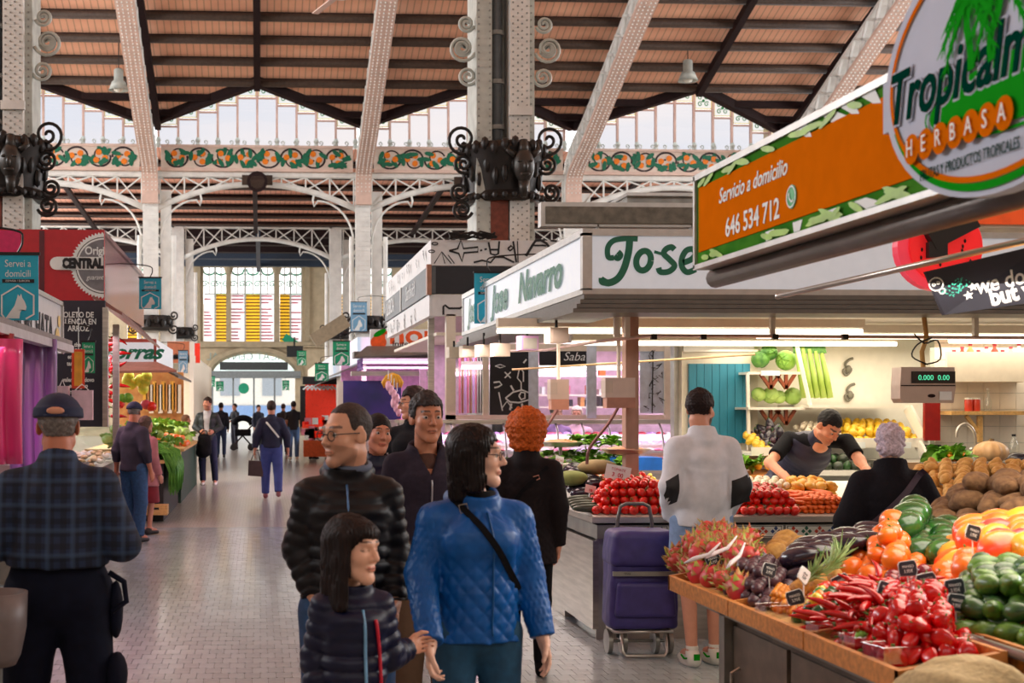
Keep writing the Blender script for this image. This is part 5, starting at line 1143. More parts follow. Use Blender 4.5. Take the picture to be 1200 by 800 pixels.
YV = 23.5; xv = at(183, 410, YV).x
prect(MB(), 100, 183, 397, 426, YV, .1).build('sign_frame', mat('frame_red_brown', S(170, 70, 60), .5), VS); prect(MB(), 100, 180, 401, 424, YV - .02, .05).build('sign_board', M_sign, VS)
text('sign_lettering', 'Torras', M_jg, VS, frame(at(152, 413, YV - .03), *FRONT), .36, .002, off=.012, shear=.4, sx=1.15)
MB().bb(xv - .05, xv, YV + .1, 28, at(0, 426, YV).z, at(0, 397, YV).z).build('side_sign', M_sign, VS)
MB().poly([at(100, 426, YV), at(183, 426, YV), at(207, 436, YV - .5), at(100, 438, YV - .8)], (0, 0, .04)).build('canopy', mat('canopy_pinkish', S(178, 120, 106), .5), VS)
MB().poly([(xv, YV, 2.42), (xv, 28, 2.42), (xv + .4, 28, 2.2), (xv + .4, YV, 2.2)], (0, 0, .04)).build('side_canopy', M_eave, VS)
prect(MB(), 100, 200, 433, 434, YV + .2, .6).build('light_strip', M_lampw, VS)
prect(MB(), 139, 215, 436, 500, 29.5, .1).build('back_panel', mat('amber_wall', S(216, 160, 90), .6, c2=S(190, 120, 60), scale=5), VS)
lamp_area('stall_light', (-3.2, 25.5, 2.3), (2.4, 3), 120, (1, .85, .66))
BS = thing('brown_stall', 'brown wooden signed stall beyond the grocery stall', 'stall', (0, 0, 0))
YN = 33; prect(MB(), 196, 224, 400, 425, YN, .1).build('sign_board', mat('brown_sign', S(196, 120, 86), .5, var=.1), BS); text('sign_lettering', 'CASA S.', M_pblack, BS, frame(at(207, 418, YN - .02), *FRONT), .2, .002)
prect(MB(), 200, 222, 437, 500, YN + 1, .1).build('red_shelves', mat('shelf_dark_red', S(130, 24, 30), .5), BS); prect(MB(), 222, 227, 400, 520, YN - .2, .15).build('white_post', M_wtile, BS); prect(MB(), 228, 234, 402, 425, 34, .2).build('red_side_sign', mat('bright_red', (0, 0, 0)), BS)
MB().bb(-6, at(224, 0, YN).x, YN, 45, 2.9, 3.0).bb(at(227, 0, YN).x - .3, at(227, 0, YN).x, YN, 45, 0, 3).build('flank', M_cream, BS)
lamp_area('stall_light', (-3, 31, 2.5), (2, 3), 60, (1, .8, .6))
GP = thing('produce_stand', 'dark produce stand piled with greens beside the aisle', 'stand', (0, 0, 0))
a = onz(180, 575, 0);
MB().bb(-3.0, -1.42, 18.9, 22.2, 0, .85).build('table', M_pblack, GP); MB().bb(-3.0, -1.38, 22.4, 28, 0, .9).build('table', mat('crate_dark_green', S(16, 60, 44), .5), GP)
MB().bb(-3.05, -1.36, 18.85, 22.2, .85, .9).bb(-3.05, -1.33, 22.4, 28, .9, .94).build('table_top', M_wood2, GP)
wc = thing('wooden_box', 'pale wooden box under the produce stand', 'box', (-1.5, 18.55, .12)); MB().bb(-.16, .16, 0, .3, 0, .14).build('box', M_wood2, wc); MB().bb(-.04, .04, -.004, 0, .08, .11).build('hand_hole', M_pblack, wc)
# ================================================================ PRODUCE
def meshof(o): me = o.data; bpy.data.objects.remove(o); return me
def hsh(p, s=1.): return math.sin(p[0] * 57.3 * s + p[1] * 31.7 * s + p[2] * 91.1 * s)
def blob(name, m, r, fn=None, n=12, mm=8):
 mb = MB().ell((0, 0, 0), r, n, mm)
 if fn: mb.v = [tuple(fn(Vector(v))) for v in mb.v]
 return meshof(mb.build(name, m, None, True))
def stemmed(name, m, r, fn, cap, capm, n=12, mm=8):
 """fruit body with a calyx or stem welded in as a second material"""
 mb = MB().ell((0, 0, 0), r, n, mm)
 if fn: mb.v = [tuple(fn(Vector(v))) for v in mb.v]
 mb.mi = 1; cap(mb)
 return meshof(mb.build(name, [m, capm], None, True))
M_calyx = mat('calyx_green', S(70, 120, 40), .6, var=.2); M_stemb = mat('stem_brown', S(110, 84, 50), .7)
def vein(name, c, c2, sc=14, rough=.35, coat=.2, bump=0., stretch=(1, 1, 1)): return mat(name, c, rough, var=.1, c2=c2, scale=sc, coat=coat, bump=bump, stretch=stretch)
M_tom = vein('tomato_red', S(230, 28, 6), S(200, 14, 4), 6, .28, .25)
M_car = vein('carrot_orange', S(238, 112, 34), S(220, 90, 20), 30, .5, 0)
M_pot = vein('potato_yellow', S(228, 178, 100), S(200, 142, 70), 26, .75, 0, .3)
M_taro = vein('yam_brown', S(132, 98, 66), S(92, 64, 42), 34, .9, 0, .6)
M_mango = vein('mango_blush', S(226, 70, 36), S(236, 150, 40), 9, .3, .4)
M_mangy = vein('mango_yellow', S(236, 180, 40), S(210, 160, 50), 9, .3, .4)
M_mangp = vein('mango_purple', S(150, 50, 70), S(190, 90, 60), 9, .3, .4)
M_avo = vein('avocado_green', S(96, 140, 40), S(52, 92, 30), 30, .45, .3, .3)
M_avd = vein('avocado_dark', S(50, 96, 40), S(34, 66, 30), 30, .45, .3, .3)
M_orange = vein('persimmon_orange', S(240, 124, 30), S(228, 96, 22), 8, .3, .4, .05)
M_plum = vein('plum_dark_red', S(150, 30, 44), S(96, 20, 36), 10, .25, .4)
M_pass = vein('passion_purple', S(92, 58, 70), S(58, 38, 50), 16, .4, .2)
M_aub = vein('aubergine_black', S(42, 30, 48), S(26, 20, 34), 6, .22, .5)
M_drag = vein('dragon_pink', S(214, 50, 76), S(190, 80, 50), 8, .45, .1); M_dscale = vein('dragon_scale', S(150, 180, 60), S(200, 90, 80), 20, .5, 0)
M_melon = vein('brown_melon', S(186, 140, 70), S(150, 104, 48), 40, .7, 0, .4)
M_water = vein('small_watermelon', S(16, 62, 28), S(58, 118, 46), 7, .25, .5, 0, (3, 3, .6))
M_chili = vein('chili_red', S(216, 8, 12), S(176, 2, 8), 10, .25, .3)
M_hab = [vein('habanero_' + n, c, tuple(v * .8 for v in c), 10, .2, .5) for n, c in (('red', S(226, 50, 26)), ('orange', S(240, 130, 30)), ('yellow', S(240, 206, 50)), ('green', S(60, 140, 40)), ('dark_green', S(24, 80, 40)))]
M_phys = vein('physalis_orange', S(236, 160, 50), S(216, 124, 36), 20, .4, .2)
M_lemon = vein('lemon_yellow', S(238, 200, 50), S(226, 176, 40), 14, .4, .3, .1)
M_garlic = vein('garlic_white', S(236, 226, 206), S(206, 188, 160), 30, .6, 0)
M_cab = vein('cabbage_green', S(178, 206, 110), S(140, 180, 80), 6, .5, .1, .3)
M_savoy = vein('savoy_green', S(96, 150, 50), S(50, 104, 36), 14, .55, .1, .6)
M_leafg = vein('lettuce_green', S(130, 180, 50), S(80, 140, 36), 14, .5, .1, .4)
M_celery = vein('celery_green', S(176, 200, 90), S(130, 168, 60), 20, .4, .2, 0, (1, 1, .2))
M_cour = vein('courgette_dark', S(60, 70, 50), S(40, 48, 40), 20, .4, .2)
M_pump = vein('pumpkin_beige', S(224, 180, 130), S(200, 150, 100), 10, .5, .1)
M_gold = vein('golden_squash', S(236, 180, 60), S(222, 150, 50), 14, .4, .2)
M_lime = vein('lime_green', S(150, 200, 70), S(110, 170, 50), 14, .35, .3)
# ---- prototypes (mesh data shared by all copies)
def lob(k, a): return lambda v: Vector((v.x * (1 + a * math.cos(k * math.atan2(v.y, v.x))), v.y * (1 + a * math.cos(k * math.atan2(v.y, v.x))), v.z))
def star(r, z, n=5):
 def f(mb):
  for i in range(n):
   a = i * 2 * PI / n; mb.add([(0, 0, z + .002), (r * math.cos(a - .3) * .5, r * math.sin(a - .3) * .5, z + .001), (r * math.cos(a), r * math.sin(a), z - .003), (r * math.cos(a + .3) * .5, r * math.sin(a + .3) * .5, z + .001)], [(0, 1, 2, 3)])
  mb.cyl((0, 0, z - .002), (0, 0, z + .012), .003, n=5)
 return f
P_tom = [stemmed('tomato', M_tom, (.036, .036, .031), lob(5, .03), star(.02, .031), M_calyx)]
def carrot():
 mb = MB().tube([(0, 0, 0), (0, .02, 0), (0, .09, .002), (0, .16, 0), (0, .2, -.002)], [.012, .017, .014, .008, .002], 8); return meshof(mb.build('carrot', M_car, None, True))
P_car = [carrot()]
def pfn(s): return lambda v: Vector((v.x * (1 + .12 * math.sin(v.z * 60 + s)), v.y * (1 + .1 * math.sin(v.x * 50 + s)), v.z))
P_pot = [blob('potato', M_pot, (.05, .036, .032), pfn(s)) for s in (0, 1.7, 3.1)]
P_taro = [blob('yam', M_taro, (.085, .055, .05), pfn(s + 1)) for s in (0, 2.2)]
def mfn(v): return Vector((v.x * (1 + .18 * v.z / .07), v.y, v.z + .12 * v.x))
P_mango = [blob('mango', m, (.066, .07, .09), mfn) for m in (M_mango, M_mango, M_mangp, M_mangy)]
P_avo = [blob('avocado', m, (.036, .036, .05), lambda v: Vector((v.x * (1 - .3 * max(0, v.z) / .05), v.y * (1 - .3 * max(0, v.z) / .05), v.z * 1.15 if v.z > 0 else v.z))) for m in (M_avo, M_avd, M_avo)]
P_orn = [stemmed('persimmon', M_orange, (.042, .042, .035), lob(4, .02), star(.022, .034, 4), M_calyx)]
P_orn2 = [blob('orange', M_orange, .05)]
P_plum = [blob('plum', M_plum, .03)]
P_pass = [blob('passion_fruit', M_pass, .027)]
P_aub = [stemmed('aubergine', M_aub, (.045, .045, .085), lambda v: Vector((v.x * (1 - .25 * v.z / .085), v.y * (1 - .25 * v.z / .085), v.z)), star(.03, .082), M_calyx)]
P_mel = [blob('brown_melon', M_melon, (.062, .062, .055), lob(8, .02), 24)]
P_wat = [blob('small_watermelon', M_water, (.062, .062, .078), lob(10, .012), 24)]
P_phys = [blob('physalis', M_phys, .013, None, 8, 6)]
P_lem = [blob('lemon', M_lemon, (.034, .034, .044), lambda v: v * (1 + .1 * (abs(v.z) > .036)))]
P_gar = [blob('garlic', M_garlic, (.03, .03, .024), lob(6, .06))]
P_hab = [blob('bonnet_pepper', m, (.024, .024, .02), lambda v: Vector((v.x * (1 + .15 * math.cos(4 * math.atan2(v.y, v.x))), v.y * (1 + .15 * math.cos(4 * math.atan2(v.y, v.x))), v.z * (1.3 if v.z < 0 else .9)))) for m in (M_hab[0], M_hab[1], M_hab[0], M_hab[2], M_hab[4], M_hab[0], M_hab[3])]
def chili(s):
 r_ = random.Random(s); mb = MB(); pts = [(0, 0, 0), (.02, .004, .004), (.05, .015, .004), (.08, .03, 0), (.1, .05, -.004)]
 mb.tube(smooth2(pts, 2), [.006, .011, .013, .013, .012, .011, .008, .005, .002], 8); mb.mi = 1; mb.tube([(0, 0, 0), (-.018, -.004, .006)], [.005, .003], 5); mb.v = [(v[0], v[1] * r_.uniform(.98, 1.02), v[2]) for v in mb.v]
 return meshof(mb.build('chili_pepper', [M_chili, M_calyx], None, True))
P_chi = [chili(1), chili(2)]
P_rp = [stemmed('red_pepper', M_chili, (.028, .026, .04), lambda v: Vector((v.x * (1 + .2 * math.cos(3 * math.atan2(v.y, v.x)) + .1 * math.sin(v.z * 160)), v.y * (1 + .2 * math.cos(3 * math.atan2(v.y, v.x))), v.z)), star(.014, .036, 5), M_calyx)]
def dragon():
 mb = MB().ell((0, 0, 0), (.046, .046, .06), 12, 8); mb.mi = 1
 for i in range(22):
  a = i * 2.4; z = -.04 + .09 * i / 21; r_ = .046 * math.sqrt(max(.05, 1 - (z / .06) ** 2)); c = Vector((math.cos(a) * r_, math.sin(a) * r_, z)); t = Vector((-math.sin(a), math.cos(a), 0)) * .014; u = Vector((math.cos(a) * .022, math.sin(a) * .022, .026))
  mb.add([c - t, c + t, c + u, c + Vector((0, 0, .01))], [(0, 1, 2), (0, 2, 3), (1, 3, 2)])
 return meshof(mb.build('dragon_fruit', [M_drag, M_dscale], None, True))
P_dra = [dragon()]
def cabbage(m, r, s):
 r_ = random.Random(s); mb = MB().ell((0, 0, 0), (r * .9, r * .9, r * .8), 16, 10)
 for i in range(7):
  a = i * .9; d = Vector((math.cos(a), math.sin(a), -.1 + .5 * (i % 3) / 3)).normalized(); M = d.to_track_quat('Z', 'Y').to_matrix()
  k = len(mb.v); mb.ell((0, 0, 0), (r * .75, r * .8, r * .16), 14, 6);
  for j in range(k, len(mb.v)):
   v = Vector(mb.v[j]); rr_ = math.hypot(v.x, v.y) / r; v.z = v.z * .5 - rr_ * rr_ * r * .5 + .02 * r * math.sin(7 * math.atan2(v.y, v.x)) * rr_ ; mb.v[j] = tuple(M @ v + d * r * .72)
 return meshof(mb.build('cabbage', m, None, True))
P_cab = [cabbage(M_cab, .085, 1)]; P_sav = [cabbage(M_savoy, .1, 2)]
def leafy(m, r, s, nl=16):
 r_ = random.Random(s); mb = MB()
 for i in range(nl):
  a = i * 2.4; el = r_.uniform(.2, 1.2); L_ = r * r_.uniform(.7, 1.1); vs = []
  for j in range(6):
   t = j / 5; w_ = L_ * .32 * math.sin(PI * min(1, t * .85 + .12)); c = Vector((math.cos(a) * math.cos(el) * L_ * t, math.sin(a) * math.cos(el) * L_ * t, L_ * (math.sin(el) * t - .45 * t * t))); sdv = Vector((-math.sin(a), math.cos(a), 0)) * w_
   rf = Vector((0, 0, .03 * r * math.sin(j * 2.5 + i))); vs += [c - sdv + rf + Vector((0, 0, w_ * .3)), c, c + sdv - rf + Vector((0, 0, w_ * .3))]
  mb.add(vs, [f for j in range(5) for f in ((j * 3, j * 3 + 1, j * 3 + 4, j * 3 + 3), (j * 3 + 1, j * 3 + 2, j * 3 + 5, j * 3 + 4))])
 return meshof(mb.build('leafy_head', m, None, True))
P_let = [leafy(M_leafg, .14, 3), leafy(M_leafg, .14, 4)]
P_ban = None
# ---- scattering
RG = random.Random(99)
def solve(x, y, zf, lift=0.):
 r = ray(x, y); t = 6.0
 for _ in range(40):
  p = Vector((r.x * t, r.y * t, HC + r.z * t)); z = zf(p.x, p.y) + lift; t += (z - p.z) / (r.z - 1e-9) * .6 if abs(r.z) > 1e-6 else 0
  t = max(2.2, min(40, t))
 return Vector((r.x * t, r.y * t, 0))
def inside(p, P):
 c = False; n = len(P)
 for i in range(n):
  a, b = P[i], P[(i + 1) % n]
  if (a.y > p[1]) != (b.y > p[1]) and p[0] < (b.x - a.x) * (p[1] - a.y) / (b.y - a.y) + a.x: c = not c
 return c
def bdist(p, P):
 m = 9; q = Vector((p[0], p[1]))
 for i in range(len(P)):
  a = P[i].xy; b = P[(i + 1) % len(P)].xy; d = b - a; t = max(0, min(1, (q - a).dot(d) / max(1e-9, d.length_squared))); m = min(m, (q - a - d * t).length)
 return m
def pile(poly, zf, protos, name, label, cat, group, r, layers=2, rise=.75, lay=None, gap=1.9, tilt=1.0, world=False, lift=0., labels=None, rad=None):
 P = [Vector(p) for p in poly] if world else [solve(p[0], p[1], zf, lift) for p in poly]
 x0, x1 = min(p.x for p in P), max(p.x for p in P); y0, y1 = min(p.y for p in P), max(p.y for p in P); out = []
 for L_ in range(layers):
  sp = r * gap; yy = y0 + RG.uniform(0, sp * .9); row = 0; ox_ = RG.uniform(0, sp)
  while yy < y1:
   xx = x0 - sp + ox_ + (sp / 2 if row % 2 else 0)
   while xx < x1:
    if inside((xx, yy), P):
     d = bdist((xx, yy), P)
     if d > L_ * r * 1.15 and (L_ == layers - 1 or d < (L_ + 1) * r * 1.15 + r * 1.6):
      out.append((xx + RG.uniform(-.25, .25) * r, yy + RG.uniform(-.25, .25) * r, L_))
    xx += sp
   yy += sp * .87; row += 1
 obs = []
 for i, (x, y, L_) in enumerate(out):
  me = protos[RG.randrange(len(protos))]
  o = bpy.data.objects.new(name, me); COL.objects.link(o)
  o.location = (x, y, zf(x, y) + r * (.85 + L_ * 2 * rise))
  if lay is None: o.rotation_euler = (RG.uniform(-tilt, tilt), RG.uniform(-tilt, tilt), RG.uniform(0, 6.28))
  else: o.rotation_euler = (lay[0] + RG.uniform(-.15, .15), lay[1] + RG.uniform(-.15, .15), lay[2] + RG.uniform(-lay[3], lay[3]))
  s = RG.uniform(.88, 1.1); o.scale = (s, s, s)
  tag(o, label, cat, group); obs.append(o)
 return obs
# ---- the tropical fruit counter
def zn(X, Y): return .90 + .17 * (X - 1.85)
FC = thing('fruit_counter', 'wood-edged counter displaying tropical fruit, on a metal cabinet', 'counter', (0, 0, 0))
def slab(x0, x1, y0, y1, th, name, m, dz=0.):
 MB().poly([(x0, y0, zn(x0, 0) - th + dz), (x1, y0, zn(x1, 0) - th + dz), (x1, y0, zn(x1, 0) + dz), (x0, y0, zn(x0, 0) + dz)], (0, y1 - y0, 0)).build(name, m, FC)
slab(1.86, 2.14, 3.62, 5.66, .02, 'display_bed', M_wood2); slab(2.14, 3.1, 3.95, 5.66, .02, 'display_bed', M_wood2); slab(3.1, 4.6, 3.95, 6.3, .02, 'display_bed', M_wood2)
for y0, y1 in ((3.6, 4.24), (4.25, 4.94), (4.95, 5.68)):
 MB().bb(1.835, 1.858, y0, y1, .872, .935).build('tray_board', M_ply, FC)
MB().poly([(1.835, 3.6, .872), (2.14, 3.6, .925), (2.14, 3.6, .985), (1.835, 3.6, .935)], (0, .022, 0)).build('tray_board', M_ply, FC)
MB().bb(2.14, 2.16, 3.6, 3.96, .9, .99).build('tray_board', M_ply, FC)
MB().poly([(2.14, 3.93, .925), (4.6, 3.93, 1.34), (4.6, 3.93, 1.4), (2.14, 3.93, .985)], (0, .022, 0)).build('tray_board', M_ply, FC)
MB().poly([(1.835, 5.66, .872), (3.1, 5.66, 1.09), (3.1, 5.66, 1.15), (1.835, 5.66, .935)], (0, .022, 0)).build('tray_board', M_ply, FC)
for y in (4.24, 4.94): MB().poly([(1.84, y, .88), (2.7, y, 1.03), (2.7, y, 1.075), (1.84, y, .93)], (0, .014, 0)).build('tray_divider', M_ply, FC)
MB().bb(1.95, 4.4, 3.98, 5.2, .0, .82).bb(1.95, 2.12, 3.7, 3.98, 0, .82).build('cabinet', mat('cabinet_brown_steel', S(112, 98, 86), .45, metal=.4, var=.2), FC)
MB().bb(1.935, 1.955, 4.62, 5.15, .06, .8).build('cabinet_door', MATS['cabinet_brown_steel'], FC); MB().bb(1.935, 1.955, 4.0, 4.58, .06, .8).build('cabinet_door', MATS['cabinet_brown_steel'], FC)
MB().tube([(1.935, 5.08, .64), (1.9, 5.08, .62), (1.9, 5.08, .54), (1.935, 5.08, .52)], .007, 6).build('handle', M_steel, FC)
MB().bb(1.9, 1.96, 5.16, 5.22, 0, .84).bb(1.9, 1.94, 3.8, 5.5, .835, .87).build('frame_leg', M_steel2, FC)
NEAR = zn
D = dict
pile([(784, 670), (870, 702), (900, 684), (892, 655), (835, 640)], zn, P_dra, 'dragon_fruit', 'pink dragon fruit with green scales at the end of the fruit counter', 'dragon fruit', 'dragon fruit at the far corner of the fruit counter', .05, 2)
pile([(848, 696), (894, 717), (925, 692), (918, 676), (872, 678)], zn, P_pass, 'passion_fruit', 'dark purple passion fruit beside the dragon fruit', 'passion fruit', 'passion fruit by the wooden edge', .027, 3)
pile([(897, 712), (928, 724), (938, 704), (908, 694)], zn, P_phys, 'physalis', 'tiny orange physalis berry by the wooden edge', 'berry', 'physalis berries by the wooden edge', .013, 3)
pile([(893, 655), (940, 642), (948, 660), (908, 668)], zn, P_mel, 'brown_melon', 'small round brown melon behind the passion fruit', 'melon', 'brown melons behind the passion fruit', .058, 1)
pile([(918, 672), (1045, 640), (1040, 662), (985, 678), (925, 692)], zn, P_aub, 'aubergine', 'glossy black aubergine in the heap behind the oranges', 'aubergine', 'black aubergines on the fruit counter', .046, 2, lay=(1.4, 0, .9, .5))
pile([(990, 672), (1012, 694), (1060, 694), (1092, 668), (1085, 655), (1020, 650)], zn, P_orn + P_orn2, 'persimmon', 'orange persimmon heaped beside the aubergines', 'persimmon', 'orange fruit beside the aubergines', .046, 3)
pile([(1028, 704), (1078, 712), (1095, 690), (1050, 684)], zn, P_plum, 'plum', 'dark red plum between the orange fruit heaps', 'plum', 'dark red plums', .03, 3)
pile([(930, 728), (960, 742), (1012, 722), (1015, 696), (960, 706)], zn, P_hab, 'bonnet_pepper', 'small bonnet pepper in the mixed coloured heap by the wooden edge', 'pepper', 'mixed bonnet peppers', .023, 3)
pile([(955, 742), (1016, 770), (1092, 745), (1098, 712), (1010, 706)], zn, P_chi, 'chili_pepper', 'curved red chili pepper in the big red heap', 'chili pepper', 'red chili peppers in the big heap', .018, 5, tilt=.55, gap=2.6, rise=.7)
pile([(1002, 762), (1040, 782), (1130, 778), (1136, 730), (1060, 722)], zn, P_rp, 'red_pepper', 'crinkled glossy red pepper at the near end of the tray', 'red pepper', 'crinkled red peppers at the near end', .028, 4, gap=1.8, rise=.7)
pile([(1088, 712), (1100, 724), (1168, 706), (1165, 682), (1110, 676)], zn, P_orn2 + P_orn, 'orange', 'bright orange fruit between the plums and the avocados', 'orange', 'oranges between plums and avocados', .046, 2)
pile([(1112, 668), (1122, 686), (1290, 715), (1290, 650), (1130, 645)], zn, P_mango, 'mango', 'red and yellow mango heaped above the avocados', 'mango', 'mangoes above the avocados', .056, 2, lay=(1.3, .2, 0, 3))
pile([(1024, 660), (1050, 672), (1118, 664), (1122, 628), (1040, 628)], zn, P_wat, 'small_watermelon', 'small dark green striped melon behind the persimmons', 'melon', 'green melons behind the persimmons', .064, 2, lay=(1.2, .2, 0, 2))
pile([(1108, 752), (1330, 775), (1330, 700), (1128, 700), (1106, 722)], zn, P_avo, 'avocado', 'green avocado heaped beside the red peppers', 'avocado', 'avocados beside the red peppers', .04, 3, lay=(1.3, 0, 0, 3))
pile([(1188, 706), (1235, 722), (1235, 682)], zn, [P_mango[3]], 'mango', 'yellow mango lying on top of the avocados', 'mango', 'yellow mangoes on the avocados', .055, 3, lay=(1.3, .2, 0, 3))
pile([(1085, 622), (1290, 652), (1290, 600), (1110, 604)], zn, P_taro, 'yam', 'rough brown yam heaped behind the mangoes', 'yam', 'brown yams behind the mangoes', .06, 3, lay=(0, .1, 0, 3), gap=2.1, rise=.6)
PB = thing('potato_bin', 'low steel bin heaped with yellow potatoes by the tiled wall', 'bin', (0, 0, 0))
def zp(X, Y): return .98 + .1 * (Y - 7.0)
def skew(mb, z0, z1, d=0.): P = [(3.95 - d, 7.1), (6.6, 7.1), (6.6, 9.0), (4.6 - d, 9.0)]; return mb.add([(x, y, z0 if z0 == 0 else zp(x, y) + z0) for x, y in P] + [(x, y, zp(x, y) + z1) for x, y in P], [(3, 2, 1, 0), (4, 5, 6, 7), (0, 1, 5, 4), (1, 2, 6, 5), (2, 3, 7, 6), (3, 0, 4, 7)])
skew(MB(), -.04, 0).build('bed', M_steel2, PB); skew(MB(), 0, -.06, -.08).build('base', M_steel, PB)
MB().bar((3.93, 7.1, zp(0, 7.1)), (4.58, 9.0, zp(0, 9)), .02, .1).bar((4.58, 9, zp(0, 9) + .03), (6.6, 9, zp(0, 9) + .03), .02, .16).build('rim', M_steel, PB)
pile([(3.98, 7.14, 0), (5.1, 7.14, 0), (5.7, 8.9, 0), (4.6, 8.9, 0)], zp, P_pot, 'potato', 'yellow potato in the big heap by the sink', 'potato', 'yellow potatoes by the sink', .043, 3, world=True, gap=2.75, rise=.6)
cr_ = thing('wooden_crate', 'wooden crate of green limes at the near end of the counter', 'crate', (2.2, 3.4, .0))
MB().bb(0, .9, 0, .02, .9, 1.0).bb(0, .02, 0, .5, .9, 1.0).bb(0, .9, .48, .5, .9, 1.0).bb(0, .9, 0, .5, .88, .9).bb(.05, .9, .05, .45, 0, .88).build('crate', M_ply, cr_)
pile([(2.24, 3.44, 0), (3.0, 3.44, 0), (3.0, 3.86, 0), (2.24, 3.86, 0)], lambda X, Y: .9, [blob('lime', M_lime, (.026, .026, .03))], 'lime', 'small green lime in the wooden crate', 'lime', 'limes in the wooden crate', .026, 3, world=True)
rl = thing('steel_rail', 'round steel rail along the near end of the fruit counter', 'rail', (0, 0, 0)); MB().tube([(2.175, 3.9, .985), (2.175, 2.4, .985)], .016, 10).build('tube', M_steel, rl, smooth=True); MB().cyl((2.175, 2.45, 0), (2.175, 2.45, .98), .018, n=8).build('leg', M_steel2, rl)
bs = thing('burlap_sack', 'beige burlap sack draped over the near corner of the counter', 'sack', (1.9, 3.36, .0))
mb = MB().ell((0, 0, 0), (1, 1, 1), 28, 18)
mb.v = [(v[0] * .24 * (1 + .05 * math.sin(7 * v[2])) * (1 if abs(v[0]) < .01 else abs(v[0]) ** -.25), v[1] * .21 * (1 if abs(v[1]) < .01 else abs(v[1]) ** -.25), .44 + (.57 if v[2] > 0 else .44) * (abs(v[2]) ** .5) * (1 if v[2] > 0 else -1) + .015 * math.sin(v[0] * 9 + v[1] * 5)) for v in mb.v]
mb.build('cloth', mat('burlap', S(186, 164, 122), .9, var=.15, scale=60, bump=.5), bs, smooth=True)
def price_tag(x, y, zf, label, w=.05, h=.044, tilt=.2, white=False, lift=.15, big=False):
 p = solve(x, y, zf, lift); z = zf(p.x, p.y) + lift
 t = thing('price_tag', label, 'price tag', (p.x, p.y, z), tilt)
 M = Matrix.Rotation(tilt * 1.2, 4, 'Y')
 n_ = 20; pts = [(w * (1 + .05 * math.cos(6 * a)) * (abs(math.cos(a)) ** .3 * (1 if math.cos(a) > 0 else -1)) / 1.7, 0, h * (1 + .05 * math.cos(5 * a)) * (abs(math.sin(a)) ** .3 * (1 if math.sin(a) > 0 else -1)) / 1.7) for a in [2 * PI * (i + .5) / n_ for i in range(n_)]]
 MB().poly([M @ Vector((q[0] * 1.07, .002, q[2] * 1.07)) for q in pts], (0, .003, 0)).build('border', M_pwhite, t)
 MB().poly([M @ Vector(q) for q in pts], (0, .002, 0)).build('card', M_pwhite if white else mat('tag_black', S(36, 42, 54), .5), t)
 mtx = M @ frame((0, -.002, h * .17), *FRONT); text('writing', 'MANGO' if not white else 'oferta', M_pblack if white else M_pwhite, t, mtx, h * .3, .0003, sx=.8)
 mtx = M @ frame((0, -.002, -h * .2), *FRONT); text('price', '3,95€' if not white else '2,50', M_pblack if white else M_pwhite, t, mtx, h * .38, .0003, sx=.8)
 MB().tube([(0, .006, 0), (.01, .01, -lift - .02)], .0025, 5).build('stick', M_pwhite, t); return t
for (x, y, lab, tl, wh, lf) in ((836, 656, 'small dark price tag stuck in the dragon fruit', -.35, False, .11), (902, 668, 'dark price tag standing in front of the brown melons', .25, False, .12), (943, 674, 'white price tag over the mini pineapples', .5, True, .12), (932, 700, 'dark price tag beside the physalis berries', -.25, False, .06), (986, 682, 'dark price tag tilted behind the bonnet peppers', -.4, False, .1), (1038, 691, 'grey-written price tag in front of the plums', .3, False, .12), (1064, 666, 'dark price tag among the persimmons', -.1, False, .16), (1086, 681, 'dark price tag on the orange fruit', -.15, False, .16), (1119, 688, 'upper dark price tag beside the avocados', -.1, False, .14), (1121, 706, 'lower blank-looking dark price tag beside the avocados', .15, False, .12), (1141, 624, 'dark price tag standing in the mangoes', .25, False, .22)):
 price_tag(x, y, zn, lab, tilt=tl, white=wh, lift=lf)
def big_card(x, y, Y, label, w=.19, h=.11, rot=0., lines=('TOMATE', '3  00')):
 p = at(x, y, Y); t = thing('price_card', label, 'price card', p, rot); M = Matrix.Rotation(.2, 4, 'Y')
 MB().add([M @ Vector(q) for q in ((-w / 2, 0, -h / 2), (w / 2, 0, -h / 2), (w / 2, 0, h / 2), (-w / 2, 0, h / 2))], [(0, 1, 2, 3)]).build('card', M_pwhite, t)
 text('writing', lines[0], M_red, t, M @ frame((0, -.003, h * .22), *FRONT), h * .25, .0003); text('price', lines[1], M_red, t, M @ frame((0, -.003, -h * .15), *FRONT), h * .38, .0003, off=.001)
 MB().tube([(0, .01, -h / 2), (-.01, .01, -h / 2 - .06)], .005, 5).build('stick', M_pwhite, t)
big_card(724, 554, 9.35, 'white and red price card standing on the left tomato heap')
big_card(655, 543, 10.2, 'white price card leaning in the lettuces', .09, .12, .5, ('LECHU', '1 20')); big_card(692, 573, 9.5, 'small blank-looking white card beside the tomatoes', .12, .06, .6, ('', '1 50'))
big_card(908, 585, 9.4, 'white card lying on the right tomato heap', .3, .05, .0, ('', '')); big_card(935, 571, 9.8, 'white card behind the carrots', .3, .05, 0, ('', ''))
